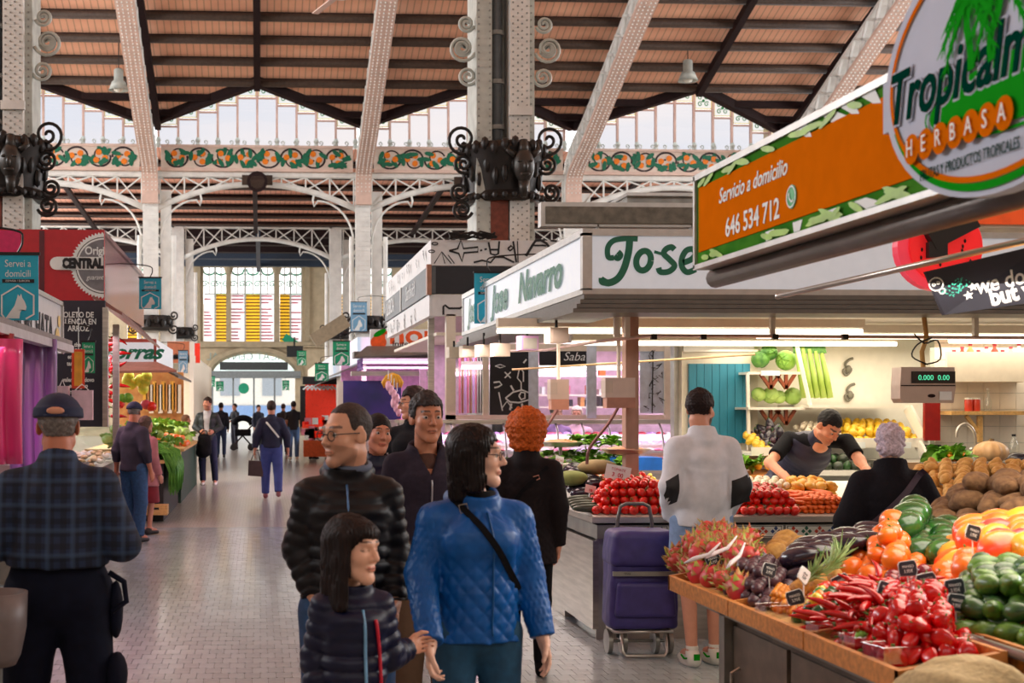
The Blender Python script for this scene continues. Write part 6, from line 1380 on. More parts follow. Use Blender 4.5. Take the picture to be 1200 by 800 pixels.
for i, (x, y) in enumerate(((935, 690), (958, 684), (978, 678))):
 p = solve(x, y, zn, .05); t = thing('mini_pineapple', ['small pineapple beside the white price tag, next to the passion fruit', 'small pineapple in the middle of the three', 'small pineapple with the longest leaves, next to the bonnet peppers'][i], 'pineapple', (p.x, p.y, zn(p.x, 0) + .05), 0, 'mini pineapples')
 t.rotation_euler = (.5, .6 - .2 * i, i); MB().ell((0, 0, 0), (.032, .032, .05), 12, 8).build('fruit', vein('pineapple_skin', S(206, 150, 60), S(150, 100, 50), 60, .6, 0, .5), t, smooth=True)
 g = MB()
 for k in range(16):
  a = k * 2.4; g.tube([(0, 0, .04), (.02 * math.cos(a), .02 * math.sin(a), .08 + .004 * k), (.05 * math.cos(a), .05 * math.sin(a), .1 + .007 * k)], [.006, .005, .001], 4)
 g.build('leaves', vein('pineapple_leaf', S(110, 150, 80), S(160, 180, 120), 20, .5, 0), t)
for i, (x, y, r_) in enumerate(((822, 652, .1), (845, 645, .12), (862, 655, .09))):
 p = solve(x, y, zn, .18); t = MB().tube([(-.07, 0, -.02), (-.03, 0, .0), (.03, 0, .02), (.075, .0, .07)], [.003, .01, .008, .003], 7).build('paper_wrap', mat('wrap_white', S(230, 220, 226), .4), None, True, (p.x, p.y, zn(p.x, 0) + .17)); t.rotation_euler = (0, 0, i * .5 - .3); tag(t, ['white paper twist over the dragon fruit, lowest of three', 'white paper twist over the dragon fruit, middle of three', 'white paper twist over the dragon fruit, nearest the melons'][i], 'wrapper', 'paper twists over the dragon fruit')
for i, (x, y, w_, d_) in enumerate(((1006, 752, .09, .08), (1066, 762, .26, .1), (1110, 752, .16, .12), (905, 715, .1, .07), (965, 738, .09, .07))):
 p = solve(x, y, zn, .03); t = thing('punnet', ['clear plastic punnet of green beans by the wooden edge', 'long clear tray under the red peppers', 'clear tray at the near right of the red peppers', 'clear punnet spilling physalis', 'clear punnet of bonnet peppers'][i], 'punnet', (p.x, p.y, zn(p.x, 0) + .002), .2)
 MB().bb(-w_ / 2, w_ / 2, -d_ / 2, -d_ / 2 + .003, 0, .05).bb(-w_ / 2, -w_ / 2 + .003, -d_ / 2, d_ / 2, 0, .05).bb(w_ / 2 - .003, w_ / 2, -d_ / 2, d_ / 2, 0, .05).bb(-w_ / 2, w_ / 2, d_ / 2 - .003, d_ / 2, 0, .05).bb(-w_ / 2, w_ / 2, -d_ / 2, d_ / 2, 0, .003).build('shell', glass('punnet_plastic', (.97, .98, 1), .18), t)
 MB().tube([(-w_ / 2, -d_ / 2, .05), (w_ / 2, -d_ / 2, .05), (w_ / 2, d_ / 2, .05), (-w_ / 2, d_ / 2, .05)], .002, 5, closed=True).build('lip', MATS['punnet_plastic'], t)
 if i == 0:
  for k in range(9): MB().tube([(-.03 + .006 * k, -.03, .05 + .003 * (k % 3)), (.0 + .004 * k, .0, .065), (.02 + .003 * k, .03, .05)], .006, 6).build('green_bean', M_lime, t, smooth=True)
# ---- tomato counter
def zc(X, Y): return .905 + .17 * max(0, Y - 9.1)
DB = thing('display_bed', 'sloping white display bed on the steel counter', 'display', (0, 0, 0))
MB().poly([(2.4, 9.1, .9), (2.4, 10.9, .9), (2.4, 10.9, zc(0, 10.9) - .005), (2.4, 9.1, zc(0, 9.1) - .005)], (.75, 0, 0)).poly([(3.15, 9.1, .9), (3.15, 10.0, .9), (3.15, 10.0, zc(0, 10.0) - .005), (3.15, 9.1, zc(0, 9.1) - .005)], (1.0, 0, 0)).poly([(4.15, 9.1, .9), (4.15, 10.2, .9), (4.15, 10.2, zc(0, 10.2) - .005), (4.15, 9.1, zc(0, 9.1) - .005)], (2.1, 0, 0)).build('bed', M_wtile, DB)
pile([(2.4, 9.12, 0), (3.0, 9.12, 0), (3.0, 9.6, 0), (2.5, 9.6, 0)], zc, P_tom, 'tomato', 'ripe red tomato in the heap left of the man in white', 'tomato', 'tomatoes in the left heap', .036, 4, world=True)
pile([(3.0, 9.12, 0), (3.3, 9.12, 0), (3.3, 9.55, 0), (3.0, 9.55, 0)], zc, P_tom, 'tomato', 'red tomato in the lower heap just beside the man in white', 'tomato', 'tomatoes beside the man in white', .034, 2, world=True)
pile([(3.45, 9.12, 0), (3.93, 9.12, 0), (3.93, 9.55, 0), (3.5, 9.6, 0)], zc, P_tom, 'tomato', 'red tomato in the heap next to the carrots', 'tomato', 'tomatoes next to the carrots', .033, 3, world=True)
for o in pile([(3.93, 9.1, 0), (4.35, 9.1, 0), (4.3, 9.45, 0), (3.95, 9.45, 0)], zc, P_car, 'carrot', 'orange carrot pointing at the counter edge', 'carrot', 'carrots on the steel counter', .018, 4, world=True, lay=(0, 0, .3, .45), gap=2.4): pass
pile([(3.4, 9.65, 0), (4.1, 9.62, 0), (4.1, 9.95, 0), (3.4, 9.95, 0)], zc, P_gar, 'garlic', 'white root vegetable behind the carrots and tomatoes', 'root vegetable', 'white roots behind the carrots', .034, 2, world=True)
pile([(3.2, 9.62, 0), (3.42, 9.62, 0), (3.42, 9.9, 0), (3.2, 9.9, 0)], zc, [P_tom[0], P_lem[0]], 'vine_tomato', 'small fruit behind the beside-heap of tomatoes', 'fruit', 'small fruit behind the tomatoes', .03, 1, world=True)
pile([(4.05, 9.5, 0), (4.4, 9.5, 0), (4.4, 9.85, 0), (4.05, 9.85, 0)], zc, [blob('squash', M_gold, (.05, .05, .03), lob(9, .06), 18)], 'squash', 'flat golden squash behind the carrots', 'squash', 'golden squashes behind the carrots', .042, 2, world=True)
pile([(2.42, 9.62, 0), (2.62, 9.62, 0), (2.62, 10.3, 0), (2.42, 10.3, 0)], zc, P_aub, 'aubergine', 'dark aubergine at the aisle side of the steel counter', 'aubergine', 'aubergines on the steel counter', .042, 2, world=True, lay=(1.5, 0, 1.4, .2))
for i in range(5): o = MB().ell((0, 0, 0), (.14, .03, .03), 14, 8).build('courgette', M_cour, None, True, (2.52, 9.2 + .075 * i, zc(0, 9.2 + .07 * i) + .03 + (.0 if i % 2 else .0))); o.rotation_euler = (0, 0, .1 * i); o['label'] = 'dark courgette lying beside the left tomato heap'; o['category'] = 'courgette'; o['group'] = 'courgettes beside the tomatoes'; o.location.x = 2.4
pile([(2.62, 9.7, 0), (3.15, 9.7, 0), (3.15, 10.1, 0), (2.62, 10.1, 0)], zc, P_hab[:4] + [P_rp[0]], 'bell_pepper', 'small pepper in the mixed heap behind the left tomatoes', 'pepper', 'mixed peppers behind the left tomatoes', .032, 2, world=True)
pile([(2.45, 10.35, 0), (3.1, 10.35, 0), (3.1, 10.85, 0), (2.45, 10.85, 0)], zc, P_let, 'lettuce', 'bright green leafy lettuce near the weighing dishes', 'lettuce', 'lettuces near the weighing dishes', .09, 2, world=True, lay=(0, 0, 0, 3))
pile([(2.5, 11.0, 0), (3.1, 11.0, 0), (3.1, 13.9, 0), (2.5, 13.9, 0)], lambda X, Y: .9, P_let + P_gar + P_plum + P_lem, 'vegetable', 'vegetable on the far return of the steel counter', 'vegetable', 'vegetables on the far counter return', .07, 2, world=True)
bb_ = thing('blue_crate', 'bright blue plastic sheet behind the pinkish post', 'sheet', (0, 0, 0)); prect(MB(), 714, 776, 536, 551, 10.6, .3).build('sheet', mat('blue_plastic', S(24, 110, 214), .4), bb_)
for (x, y, rx, nm) in ((700, 547, .16, 'folded paper bundle on the counter, darker one'), (670, 560, .13, 'green-brown netting bundle behind the aubergines')):
 p = at(x, y, 9.9 if x == 700 else 9.75); t = MB().ell((0, 0, 0), (rx, .1, .06), 14, 8).build('bundle', mat('bundle_' + str(x), S(150, 130, 90) if x == 700 else S(120, 130, 70), .8, bump=.4), None, True, p); tag(t, nm, 'bundle')
def put(me, name, p, label, cat, group=None, rot=(0, 0, 0), s=1.):
 o = bpy.data.objects.new(name, me); COL.objects.link(o); o.location = p; o.rotation_euler = rot; o.scale = (s, s, s); tag(o, label, cat, group); return o
for i, (x, y, s_) in enumerate(((891, 421, 1.0), (901, 413, .95), (921, 422, 1.15))): put(P_sav[0] if i < 2 else cabbage(vein('savoy_light', S(150, 190, 80), S(100, 160, 50), 14, .5, .1, .5), .1, 5), 'savoy_cabbage', at(x, y, 12.5), ['dark crinkled savoy cabbage at the end of the top shelf', 'dark savoy cabbage at the back of the top shelf', 'large pale veined savoy cabbage on the top shelf'][i], 'cabbage', 'savoy cabbages', (.3, i, i * 2), s_)
for i, (x, y, s_) in enumerate(((889, 462, .95), (903, 463, 1.1), (929, 464, 1.15), (913, 465, .9))): put(P_cab[0], 'white_cabbage', at(x, y, 12.45), ['pale round cabbage at the open end of the second shelf', 'pale round cabbage second on the second shelf', 'pale round cabbage beside the celery divider', 'pale cabbage tucked at the back of the second shelf'][i], 'cabbage', 'white cabbages', (.2 * i, .5, i * 2), s_)
for i in range(5):
 t = thing('celery_stick', ['celery stalk leaning nearest the cabbages', 'second leaning celery stalk', 'middle leaning celery stalk', 'fourth leaning celery stalk', 'celery stalk leaning nearest the wire hooks'][i], 'celery', at(938 + 7.5 * i, 466, 12.3), 0, 'celery leaning on the white panel')
 MB().tube([(0.04, 0, -.0), (0.02, .03, .2), (-.02 - .0 * i, .06, .52 - .02 * i)], [.034, .03, .022], 8).build('stalk', M_celery, t, smooth=True)
 g = MB()
 for k in range(5): g.tube([(.015 * k - .04, .05, .44), (.012 * k - .05, .06, .56)], [.012, .006], 5)
 g.build('leaf_tops', M_savoy, t)
zl = at(1000, 517, 11.9).z - .03
pile([(at(945, 0, 12).x, 11.95, 0), (at(990, 0, 12).x, 11.95, 0), (at(985, 0, 12).x, 12.4, 0), (at(950, 0, 12).x, 12.4, 0)], lambda X, Y: zl + .3 * (Y - 11.95), P_gar, 'garlic', 'white garlic bulb on the tilted white shelf', 'garlic', 'garlic on the white shelf', .033, 2, world=True)
pile([(at(992, 0, 12).x, 11.95, 0), (at(1078, 0, 12).x, 11.95, 0), (at(1070, 0, 12).x, 12.4, 0), (at(995, 0, 12).x, 12.4, 0)], lambda X, Y: zl + .3 * (Y - 11.95), P_lem, 'lemon', 'yellow lemon on the tilted white shelf', 'lemon', 'lemons on the white shelf', .04, 2, world=True)
for i, (x, w_) in enumerate(((992, 22), (1046, 22), (892, 22))):
 t = thing('price_label', ['white label under the garlic', 'red printed label under the lemons', 'small white label on the upper shelf'][i], 'label', (0, 0, 0)); prect(MB(), x, x + w_, 518 if i < 2 else 434, 525 if i < 2 else 440, 11.85 if i < 2 else 12.28, .01).build('card', M_pwhite, t)
zl2 = at(900, 525, 11.8).z - .04
pile([(at(882, 0, 12).x, 11.85, 0), (at(893, 0, 12).x, 11.85, 0), (at(893, 0, 12).x, 12.3, 0), (at(882, 0, 12).x, 12.3, 0)], lambda X, Y: zl2 + .3 * (Y - 11.85), P_lem, 'golden_fruit', 'yellow fruit beside the dark aubergines on the lower shelf', 'fruit', 'yellow fruit on the lower shelf', .036, 2, world=True)
pile([(at(894, 0, 12).x, 11.85, 0), (at(925, 0, 12).x, 11.85, 0), (at(925, 0, 12).x, 12.3, 0), (at(894, 0, 12).x, 12.3, 0)], lambda X, Y: zl2 + .3 * (Y - 11.85), P_aub + [P_pass[0]], 'dark_vegetable', 'dark purple vegetable on the lower wall shelf', 'vegetable', 'dark vegetables on the lower wall shelf', .036, 3, world=True)
zl3 = at(900, 553, 11.4).z
pile([(at(862, 0, 11.5).x, 11.4, 0), (at(900, 0, 11.5).x, 11.4, 0), (at(900, 0, 11.5).x, 12.0, 0), (at(862, 0, 11.5).x, 12.0, 0)], lambda X, Y: zl3, P_let + [P_pot[0], P_lem[0]], 'leafy_vegetable', 'leafy green or yellow vegetable on the wooden ledge', 'vegetable', 'vegetables on the wooden ledge', .06, 1, world=True)
zl4 = at(1000, 551, 11.8).z
pile([(at(940, 0, 11.8).x, 11.75, 0), (at(1000, 0, 11.8).x, 11.75, 0), (at(1000, 0, 11.8).x, 12.2, 0), (at(940, 0, 11.8).x, 12.2, 0)], lambda X, Y: zl4, [blob('green_gourd', M_cour, .05), P_avo[1]], 'dark_gourd', 'small dark green gourd on the lowest white shelf', 'gourd', 'dark gourds on the lowest shelf', .045, 2, world=True)
pk = thing('pumpkin', 'large ribbed beige pumpkin on the sink counter', 'pumpkin', at(1161, 536, 10.9)); s_ = 10.9 / 1500 * 19
MB().ell((0, 0, 0), (s_, s_, s_ * .72), 40, 14); mb = MB().ell((0, 0, 0), (s_, s_, s_ * .72), 48, 14); f_ = lob(12, .05); mb.v = [tuple(f_(Vector(v))) for v in mb.v]; mb.build('body', M_pump, pk, smooth=True); MB().tube([(0, 0, s_ * .6), (.01, 0, s_ * .85)], [.03, .02], 8).build('stem', M_stemb, pk)
pk.location.z = zsk + s_ * .72
o = put(P_aub[0], 'aubergine', at(1195, 538, 11), 'dark aubergine lying beside the beige pumpkin', 'aubergine', None, (1.5, 0, 1), 1.4)
pile([(at(1098, 0, 10.8).x, 10.65, 0), (at(1132, 0, 10.8).x, 10.65, 0), (at(1132, 0, 10.8).x, 11.0, 0), (at(1098, 0, 10.8).x, 11.0, 0)], lambda X, Y: zsk, [P_hab[1], P_hab[3], P_let[0]], 'small_gourd', 'small colourful gourd on the sink counter rim', 'gourd', 'small gourds on the sink counter', .035, 2, world=True)
# ---- produce along the left row
def zg(X, Y): return .9 + .15 * max(0, -1.5 - X)
for (y0, y1, pr, nm, lb, cat, r_, ly) in ((22.5, 23.6, P_let, 'lettuce', 'green lettuce on the dark green crates', 'lettuce', .12, 2), (23.7, 24.6, P_orn2, 'orange', 'orange in the heap by the grey-jacketed woman', 'orange', .06, 2), (24.7, 26, P_cab, 'cabbage', 'pale cabbage along the far produce stand', 'cabbage', .1, 2), (26.1, 27.8, P_let, 'lettuce', 'leafy greens at the far end of the produce stand', 'greens', .13, 2)):
 pile([(-2.5, y0, 0), (-1.37, y0, 0), (-1.37, y1, 0), (-2.5, y1, 0)], lambda X, Y: .94 + .15 * max(0, -1.4 - X), pr, nm, lb, cat, lb.split(' ', 1)[1], r_, ly, world=True)
pile([(-2.6, 20.6, 0), (-1.5, 20.6, 0), (-1.5, 22, 0), (-2.6, 22, 0)], zg, P_let + P_cab, 'cauliflower', 'pale green vegetable at the back of the near produce stand', 'vegetable', 'vegetables on the near produce stand', .12, 2, world=True)
pile([(-2.2, 19.0, 0), (-1.4, 19.0, 0), (-1.4, 20.2, 0), (-2.2, 20.2, 0)], zg, P_let, 'herb_bunch', 'green herb bunch on top of the near produce stand', 'herbs', 'herb bunches on the near produce stand', .1, 1, world=True)
g = MB(); rr = random.Random(77)
for k in range(420):
 x, y = rr.uniform(-1.9, -1.3), rr.uniform(18.8, 20.6); L_ = rr.uniform(.25, .55); dx = rr.uniform(-.04, .08)
 g.tube([(x - .15, y, .98 + rr.uniform(0, .12)), (max(x, -1.4) + dx, y - .02, 1.0), (-1.33 + dx + .04, y - .03, .95 - L_ * .5), (-1.3 + dx, y - .03, .92 - L_)], [.01, .012, .01, .004], 3)
tag(g.build('spring_greens', vein('spring_green', S(110, 180, 60), S(60, 130, 40), 10, .5, 0), None, True), 'long green onion leaves spilling over the black produce stand', 'greens', None, 'stuff')
for k in range(26):
 p = Vector((-2.05 + .05 * math.sin(k * 2.1), 17.6 + .05 * math.cos(k), 1.55 + .045 * k)); o = put(P_chi[k % 2], 'dried_pepper', p, 'orange-red pepper on the hanging string by the steel post', 'dried pepper', 'peppers on the hanging string', (k, 0, k * 1.3), 2.2)
for k, (x, y) in enumerate(((149, 446), (154, 449), (164, 446), (170, 447), (168, 455), (151, 441), (172, 441))): put(P_avo[0] if False else blob('net_bag', vein('net_yellow', S(226, 210, 70), S(180, 200, 60), 20, .5, 0), (.1, .08, .12), None, 10, 7), 'net_bag', at(x, y, 23.8), 'yellow-green net bag of fruit hanging at the grocery stall', 'net bag', 'net bags at the grocery stall')
for k, (x, y, m) in enumerate(((171, 474, M_red), (177, 476, M_tom), (140, 473, M_tom), (143, 467, M_leafg), (150, 466, M_leafg))): tag(MB().ell((0, 0, 0), (.1, .08, .09), 10, 7).build('heap', m, None, True, at(x, y, 23)), ['red bundle behind the navy-capped man', 'bright red bundle beside the first red one', 'red bundle by the steel post', 'green bundle over the showcase', 'green bundle beside the net bags'][k], 'produce')
for k in range(12):
 p = at(170 + k * 3.6, 462 + (k % 3) * 2, 29.2); tag(MB().bb(-.05, .05, 0, .05, -.35, .3).build('hanging_pack', [M_gold, MATS['amber_wall'], M_cream][k % 3], None, False, p), 'yellow pack hanging in the far amber-lit stall', 'pack', 'packs hanging in the amber-lit stall')
# ================================================================ PEOPLE (bodies grown from smooth distance fields)
V = np.array
def vec(*a): return np.array(a, float)
def smin(a, b, k):
 h = np.clip(.5 + .5 * (b - a) / k, 0, 1); return b * (1 - h) + a * h - k * h * (1 - h)
def smax(a, b, k): return -smin(-a, -b, k)
class Cone:
 """tapered limb between a and b with elliptical section; q = quilting (kind, pitch, amplitude)"""
 def __init__(s, a, b, r1, r2, u=(1, 0, 0), cap=False, q=None, s0=0.):
  s.a = V(a, float); s.b = V(b, float); d = s.b - s.a; s.L = np.linalg.norm(d) + 1e-9; s.d = d / s.L
  u = V(u, float); u = u - s.d * u.dot(s.d); n = np.linalg.norm(u)
  if n < 1e-4: u = V((0, 1, 0), float); u = u - s.d * u.dot(s.d); n = np.linalg.norm(u)
  s.u = u / n; s.w = np.cross(s.d, s.u)
  s.r1 = V(r1 if hasattr(r1, '__len__') else (r1, r1), float); s.r2 = V(r2 if hasattr(r2, '__len__') else (r2, r2), float)
  s.cap = cap; s.q = q; s.s0 = s0
  m = max(s.r1.max(), s.r2.max()); s.lo = np.minimum(s.a, s.b) - m; s.hi = np.maximum(s.a, s.b) + m
 def __call__(s, p):
  v = p - s.a; t = v @ s.d; tc = np.clip(t / s.L, 0, 1); r = s.r1 + (s.r2 - s.r1) * tc[:, None]
  du = (v @ s.u) / r[:, 0]; dw = (v @ s.w) / r[:, 1]; mr = r.min(1); da = (t - tc * s.L) / mr
  o = (np.sqrt(du * du + dw * dw + da * da) - 1) * mr
  if s.q:
   kd, pt, am = s.q[:3]
   if kd == 'h': o = o - am * (np.abs(np.sin(PI * (t + s.s0) / pt)) ** .7 - .5)
   elif kd == 'd':
    an = np.arctan2(dw, du) * .16
    x = (an + (t + s.s0)) / pt; y = (an - (t + s.s0)) / pt
    o = o - am * (np.minimum(np.abs(np.sin(PI * x)), np.abs(np.sin(PI * y))) ** .6 - .4)
   elif kd == 'f':   # cloth folds running round the limb
    o = o - am * np.sin((t + s.s0) * 2 * PI / pt + 2.2 * np.sin(3 * np.arctan2(dw, du) + 7 * t))
  if s.cap: o = np.maximum(o, t - s.L)
  return o
class Ell:
 def __init__(s, c, r, M=None):
  s.c = V(c, float); s.r = V(r if hasattr(r, '__len__') else (r, r, r), float); s.M = M; m = s.r.max(); s.lo = s.c - m; s.hi = s.c + m
 def __call__(s, p):
  v = p - s.c
  if s.M is not None: v = v @ s.M
  k = np.sqrt(((v / s.r) ** 2).sum(1)); return (k - 1) * s.r.min()
class Field:
 """smooth union of prims, then smooth subtraction, then clip functions"""
 def __init__(s, k=.02): s.k = k; s.P = []; s.sub = []; s.clip = []; s.disp = None
 def add(s, *q): s.P += q; return s
 def __call__(s, p):
  d = None
  for q in s.P:
   kk = s.k
   if isinstance(q, tuple): q, kk = q
   e = q(p); d = e if d is None else smin(d, e, kk)
  for q in s.sub:
   kk = .01
   if isinstance(q, tuple): q, kk = q
   d = smax(d, -q(p), kk)
  for c in s.clip: d = np.maximum(d, c(p))
  if s.disp is not None: d = d + s.disp(p)
  return d
 def bounds(s):
  P = [q[0] if isinstance(q, tuple) else q for q in s.P]
  return np.min([q.lo for q in P], 0), np.max([q.hi for q in P], 0)
_C = np.array([(i, j, k) for i in (0, 1) for j in (0, 1) for k in (0, 1)])
_E = [(a, b) for a in range(8) for b in range(a + 1, 8) if np.abs(_C[a] - _C[b]).sum() == 1]
def polygonize(f, h, pad=.03):
 lo, hi = f.bounds(); lo = lo - pad; hi = hi + pad
 B = 4; nb = np.ceil((hi - lo) / (h * B)).astype(int) + 1
 gc = np.stack(np.meshgrid(*[np.arange(n) for n in nb], indexing='ij'), -1).reshape(-1, 3)
 fc = f(lo + (gc + .5 - .5 / B) * h * B).astype(float)
 act = np.abs(fc) < h * B * 1.35 + .01
 N = nb * B; D = np.repeat(np.repeat(np.repeat(fc.reshape(nb), B, 0), B, 1), B, 2)
 off = np.stack(np.meshgrid(*[np.arange(B)] * 3, indexing='ij'), -1).reshape(-1, 3)
 gi = (gc[act][:, None, :] * B + off[None]).reshape(-1, 3)
 vals = np.empty(len(gi)); CH = 400000
 for i in range(0, len(gi), CH): vals[i:i + CH] = f(lo + gi[i:i + CH] * h)
 D[gi[:, 0], gi[:, 1], gi[:, 2]] = vals
 Sg = D < 0
 c = Sg[:-1, :-1, :-1].astype(np.int8)
 tot = sum(Sg[i:N[0] - 1 + i, j:N[1] - 1 + j, k:N[2] - 1 + k].astype(np.int8) for i, j, k in _C)
 ci = np.argwhere((tot > 0) & (tot < 8))
 idx = -np.ones(N - 1, int); idx[ci[:, 0], ci[:, 1], ci[:, 2]] = np.arange(len(ci))
 cv = np.stack([D[ci[:, 0] + o[0], ci[:, 1] + o[1], ci[:, 2] + o[2]] for o in _C], 1)
 ps = np.zeros((len(ci), 3)); cn = np.zeros(len(ci))
 for a, b in _E:
  m = (cv[:, a] < 0) != (cv[:, b] < 0); t = np.where(m, cv[:, a] / (cv[:, a] - cv[:, b] + 1e-12), 0)
  ps += np.where(m[:, None], _C[a] + (_C[b] - _C[a]) * t[:, None], 0); cn += m
 verts = lo + (ci + ps / cn[:, None]) * h
 F_ = []
 for ax in range(3):
  o = [0, 0, 0]; o[ax] = 1; A = Sg[:N[0] - o[0], :N[1] - o[1], :N[2] - o[2]]; Bm = Sg[o[0]:, o[1]:, o[2]:]
  e = np.argwhere(A != Bm); u, w_ = (ax + 1) % 3, (ax + 2) % 3
  e = e[(e[:, u] > 0) & (e[:, w_] > 0) & (e[:, u] < N[u] - 1) & (e[:, w_] < N[w_] - 1) & (e[:, ax] < N[ax] - 1)]
  if not len(e): continue
  q = []
  for du, dw in ((1, 1), (0, 1), (0, 0), (1, 0)):
   g = e.copy(); g[:, u] -= du; g[:, w_] -= dw; q.append(idx[g[:, 0], g[:, 1], g[:, 2]])
  q = np.stack(q, 1); fl = ~A[e[:, 0], e[:, 1], e[:, 2]]; q[fl] = q[fl][:, ::-1]; F_.append(q[(q >= 0).all(1)])
 return verts, np.concatenate(F_) if F_ else np.zeros((0, 4), int)
def field_mesh(fields, name, m, parent, h, col=None):
 """fields: one Field or a list (joined); col(verts) -> rgb per vertex"""
 fs = fields if isinstance(fields, list) else [(fields, h)]
 VV = []; FF = []; k = 0
 for f, hh in fs:
  v, q = polygonize(f, hh); VV.append(v); FF.append(q + k); k += len(v)
 v = np.concatenate(VV); q = np.concatenate(FF)
 me = bpy.data.meshes.new(name); me.vertices.add(len(v)); me.vertices.foreach_set('co', v.astype(np.float32).ravel())
 me.loops.add(len(q) * 4); me.loops.foreach_set('vertex_index', q.astype(np.int32).ravel())
 me.polygons.add(len(q)); me.polygons.foreach_set('loop_start', np.arange(0, len(q) * 4, 4, dtype=np.int32))
 me.polygons.foreach_set('use_smooth', np.ones(len(q), bool)); me.update(calc_edges=True)
 if col is not None:
  a = me.color_attributes.new('tone', 'FLOAT_COLOR', 'POINT'); c = np.ones((len(v), 4), np.float32); c[:, :3] = col(v); a.data.foreach_set('color', c.ravel())
 me.materials.append(m); o = bpy.data.objects.new(name, me); COL.objects.link(o); o.parent = parent
 return o
def nz3(p, s, seed=0.):   # cheap smooth noise
 x, y, z = p[:, 0] * s + seed, p[:, 1] * s - seed, p[:, 2] * s
 return (np.sin(x + 1.3 * np.sin(y * 1.1 + z)) + np.sin(y * 1.7 + 1.1 * np.sin(z * .9 + x)) + np.sin(z * 1.3 + 1.2 * np.sin(x * 1.2))) / 3
def nrm(v): v = V(v, float); return v / (np.linalg.norm(v) + 1e-9)
def rotm(yaw, pitch, roll=0.):
 return np.array(Matrix.Rotation(yaw, 3, 'Z') @ Matrix.Rotation(pitch, 3, 'X') @ Matrix.Rotation(roll, 3, 'Y'))
# ---- default skeleton, 1.75 m, facing -Y; the person's right is -X
REST = dict(pelvis=(0, 0, .96), waist=(0, .0, 1.1), chest=(0, .0, 1.3), neck=(0, .02, 1.47), head=(0, -.01, 1.635),
   sl=(.165, .015, 1.38), sr=(-.165, .015, 1.38), el=(.215, .03, 1.13), er=(-.215, .03, 1.13), wl=(.225, -.07, .89), wr=(-.225, -.07, .89),
   hl=(.09, 0, .93), hr=(-.09, 0, .93), kl=(.1, -.02, .5), kr=(-.1, -.02, .5), al=(.1, .02, .09), ar=(-.1, .02, .09))
M_eye = mat('eye_white', S(196, 186, 178), .25, var=.02); M_iris = mat('eye_dark', S(40, 26, 20), .15, var=.02)
SKINS = {}
def skin(c, name):
 return mat('skin_' + name, (1, 1, 1), .5, var=.06, scale=30, attr='tone', sub=.0) if ('skin_' + name) not in MATS else MATS['skin_' + name]
def hand_prims(w, d, n, side, curl=.5, s=1., spread=.0, grip=False):
 """w wrist, d direction to the fingers, n palm normal (curl direction), side = thumb direction"""
 w = V(w, float); d = nrm(d); n = nrm(V(n) - d * d.dot(V(n, float))); sd = nrm(V(side) - d * d.dot(V(side, float)) - n * n.dot(V(side, float)))
 P = [(Cone(w - d * .02 * s, w + d * .03 * s, (.024 * s, .019 * s), (.034 * s, .018 * s), sd), .015), (Cone(w + d * .03 * s, w + d * .085 * s, (.036 * s, .017 * s), (.038 * s, .014 * s), sd), .012)]
 L = [.068, .078, .074, .058]
 for i in range(4):
  b = w + (d * (.088 - .004 * abs(i - 1.3)) + sd * (.029 - .0195 * i)) * s; cu = curl * (.85 + .1 * i); a = 0.; p = b; r = .0088 * s * (1 - .06 * i)
  for k, fr in enumerate((.45, .32, .25)):
   a += cu * (.55 if k == 0 else .9); q = p + (d * math.cos(a) + n * math.sin(a) + sd * spread * (1.2 - i) * .15) * L[i] * fr * s; P.append((Cone(p, q, r, r * .9), .004)); p = q; r *= .9
 b = w + (d * .025 + sd * .022) * s; p1 = b + (d * .6 + sd * .65 + n * .25) * .042 * s; p2 = p1 + (d * .9 + sd * (.1 if grip else .3) + n * .45) * .034 * s; p3 = p2 + (d * .9 - sd * .1 + n * .5) * .026 * s
 P += [(Cone(b, p1, .014 * s, .012 * s), .012), (Cone(p1, p2, .0115 * s, .010 * s), .004), (Cone(p2, p3, .010 * s, .008 * s), .004)]
 return P
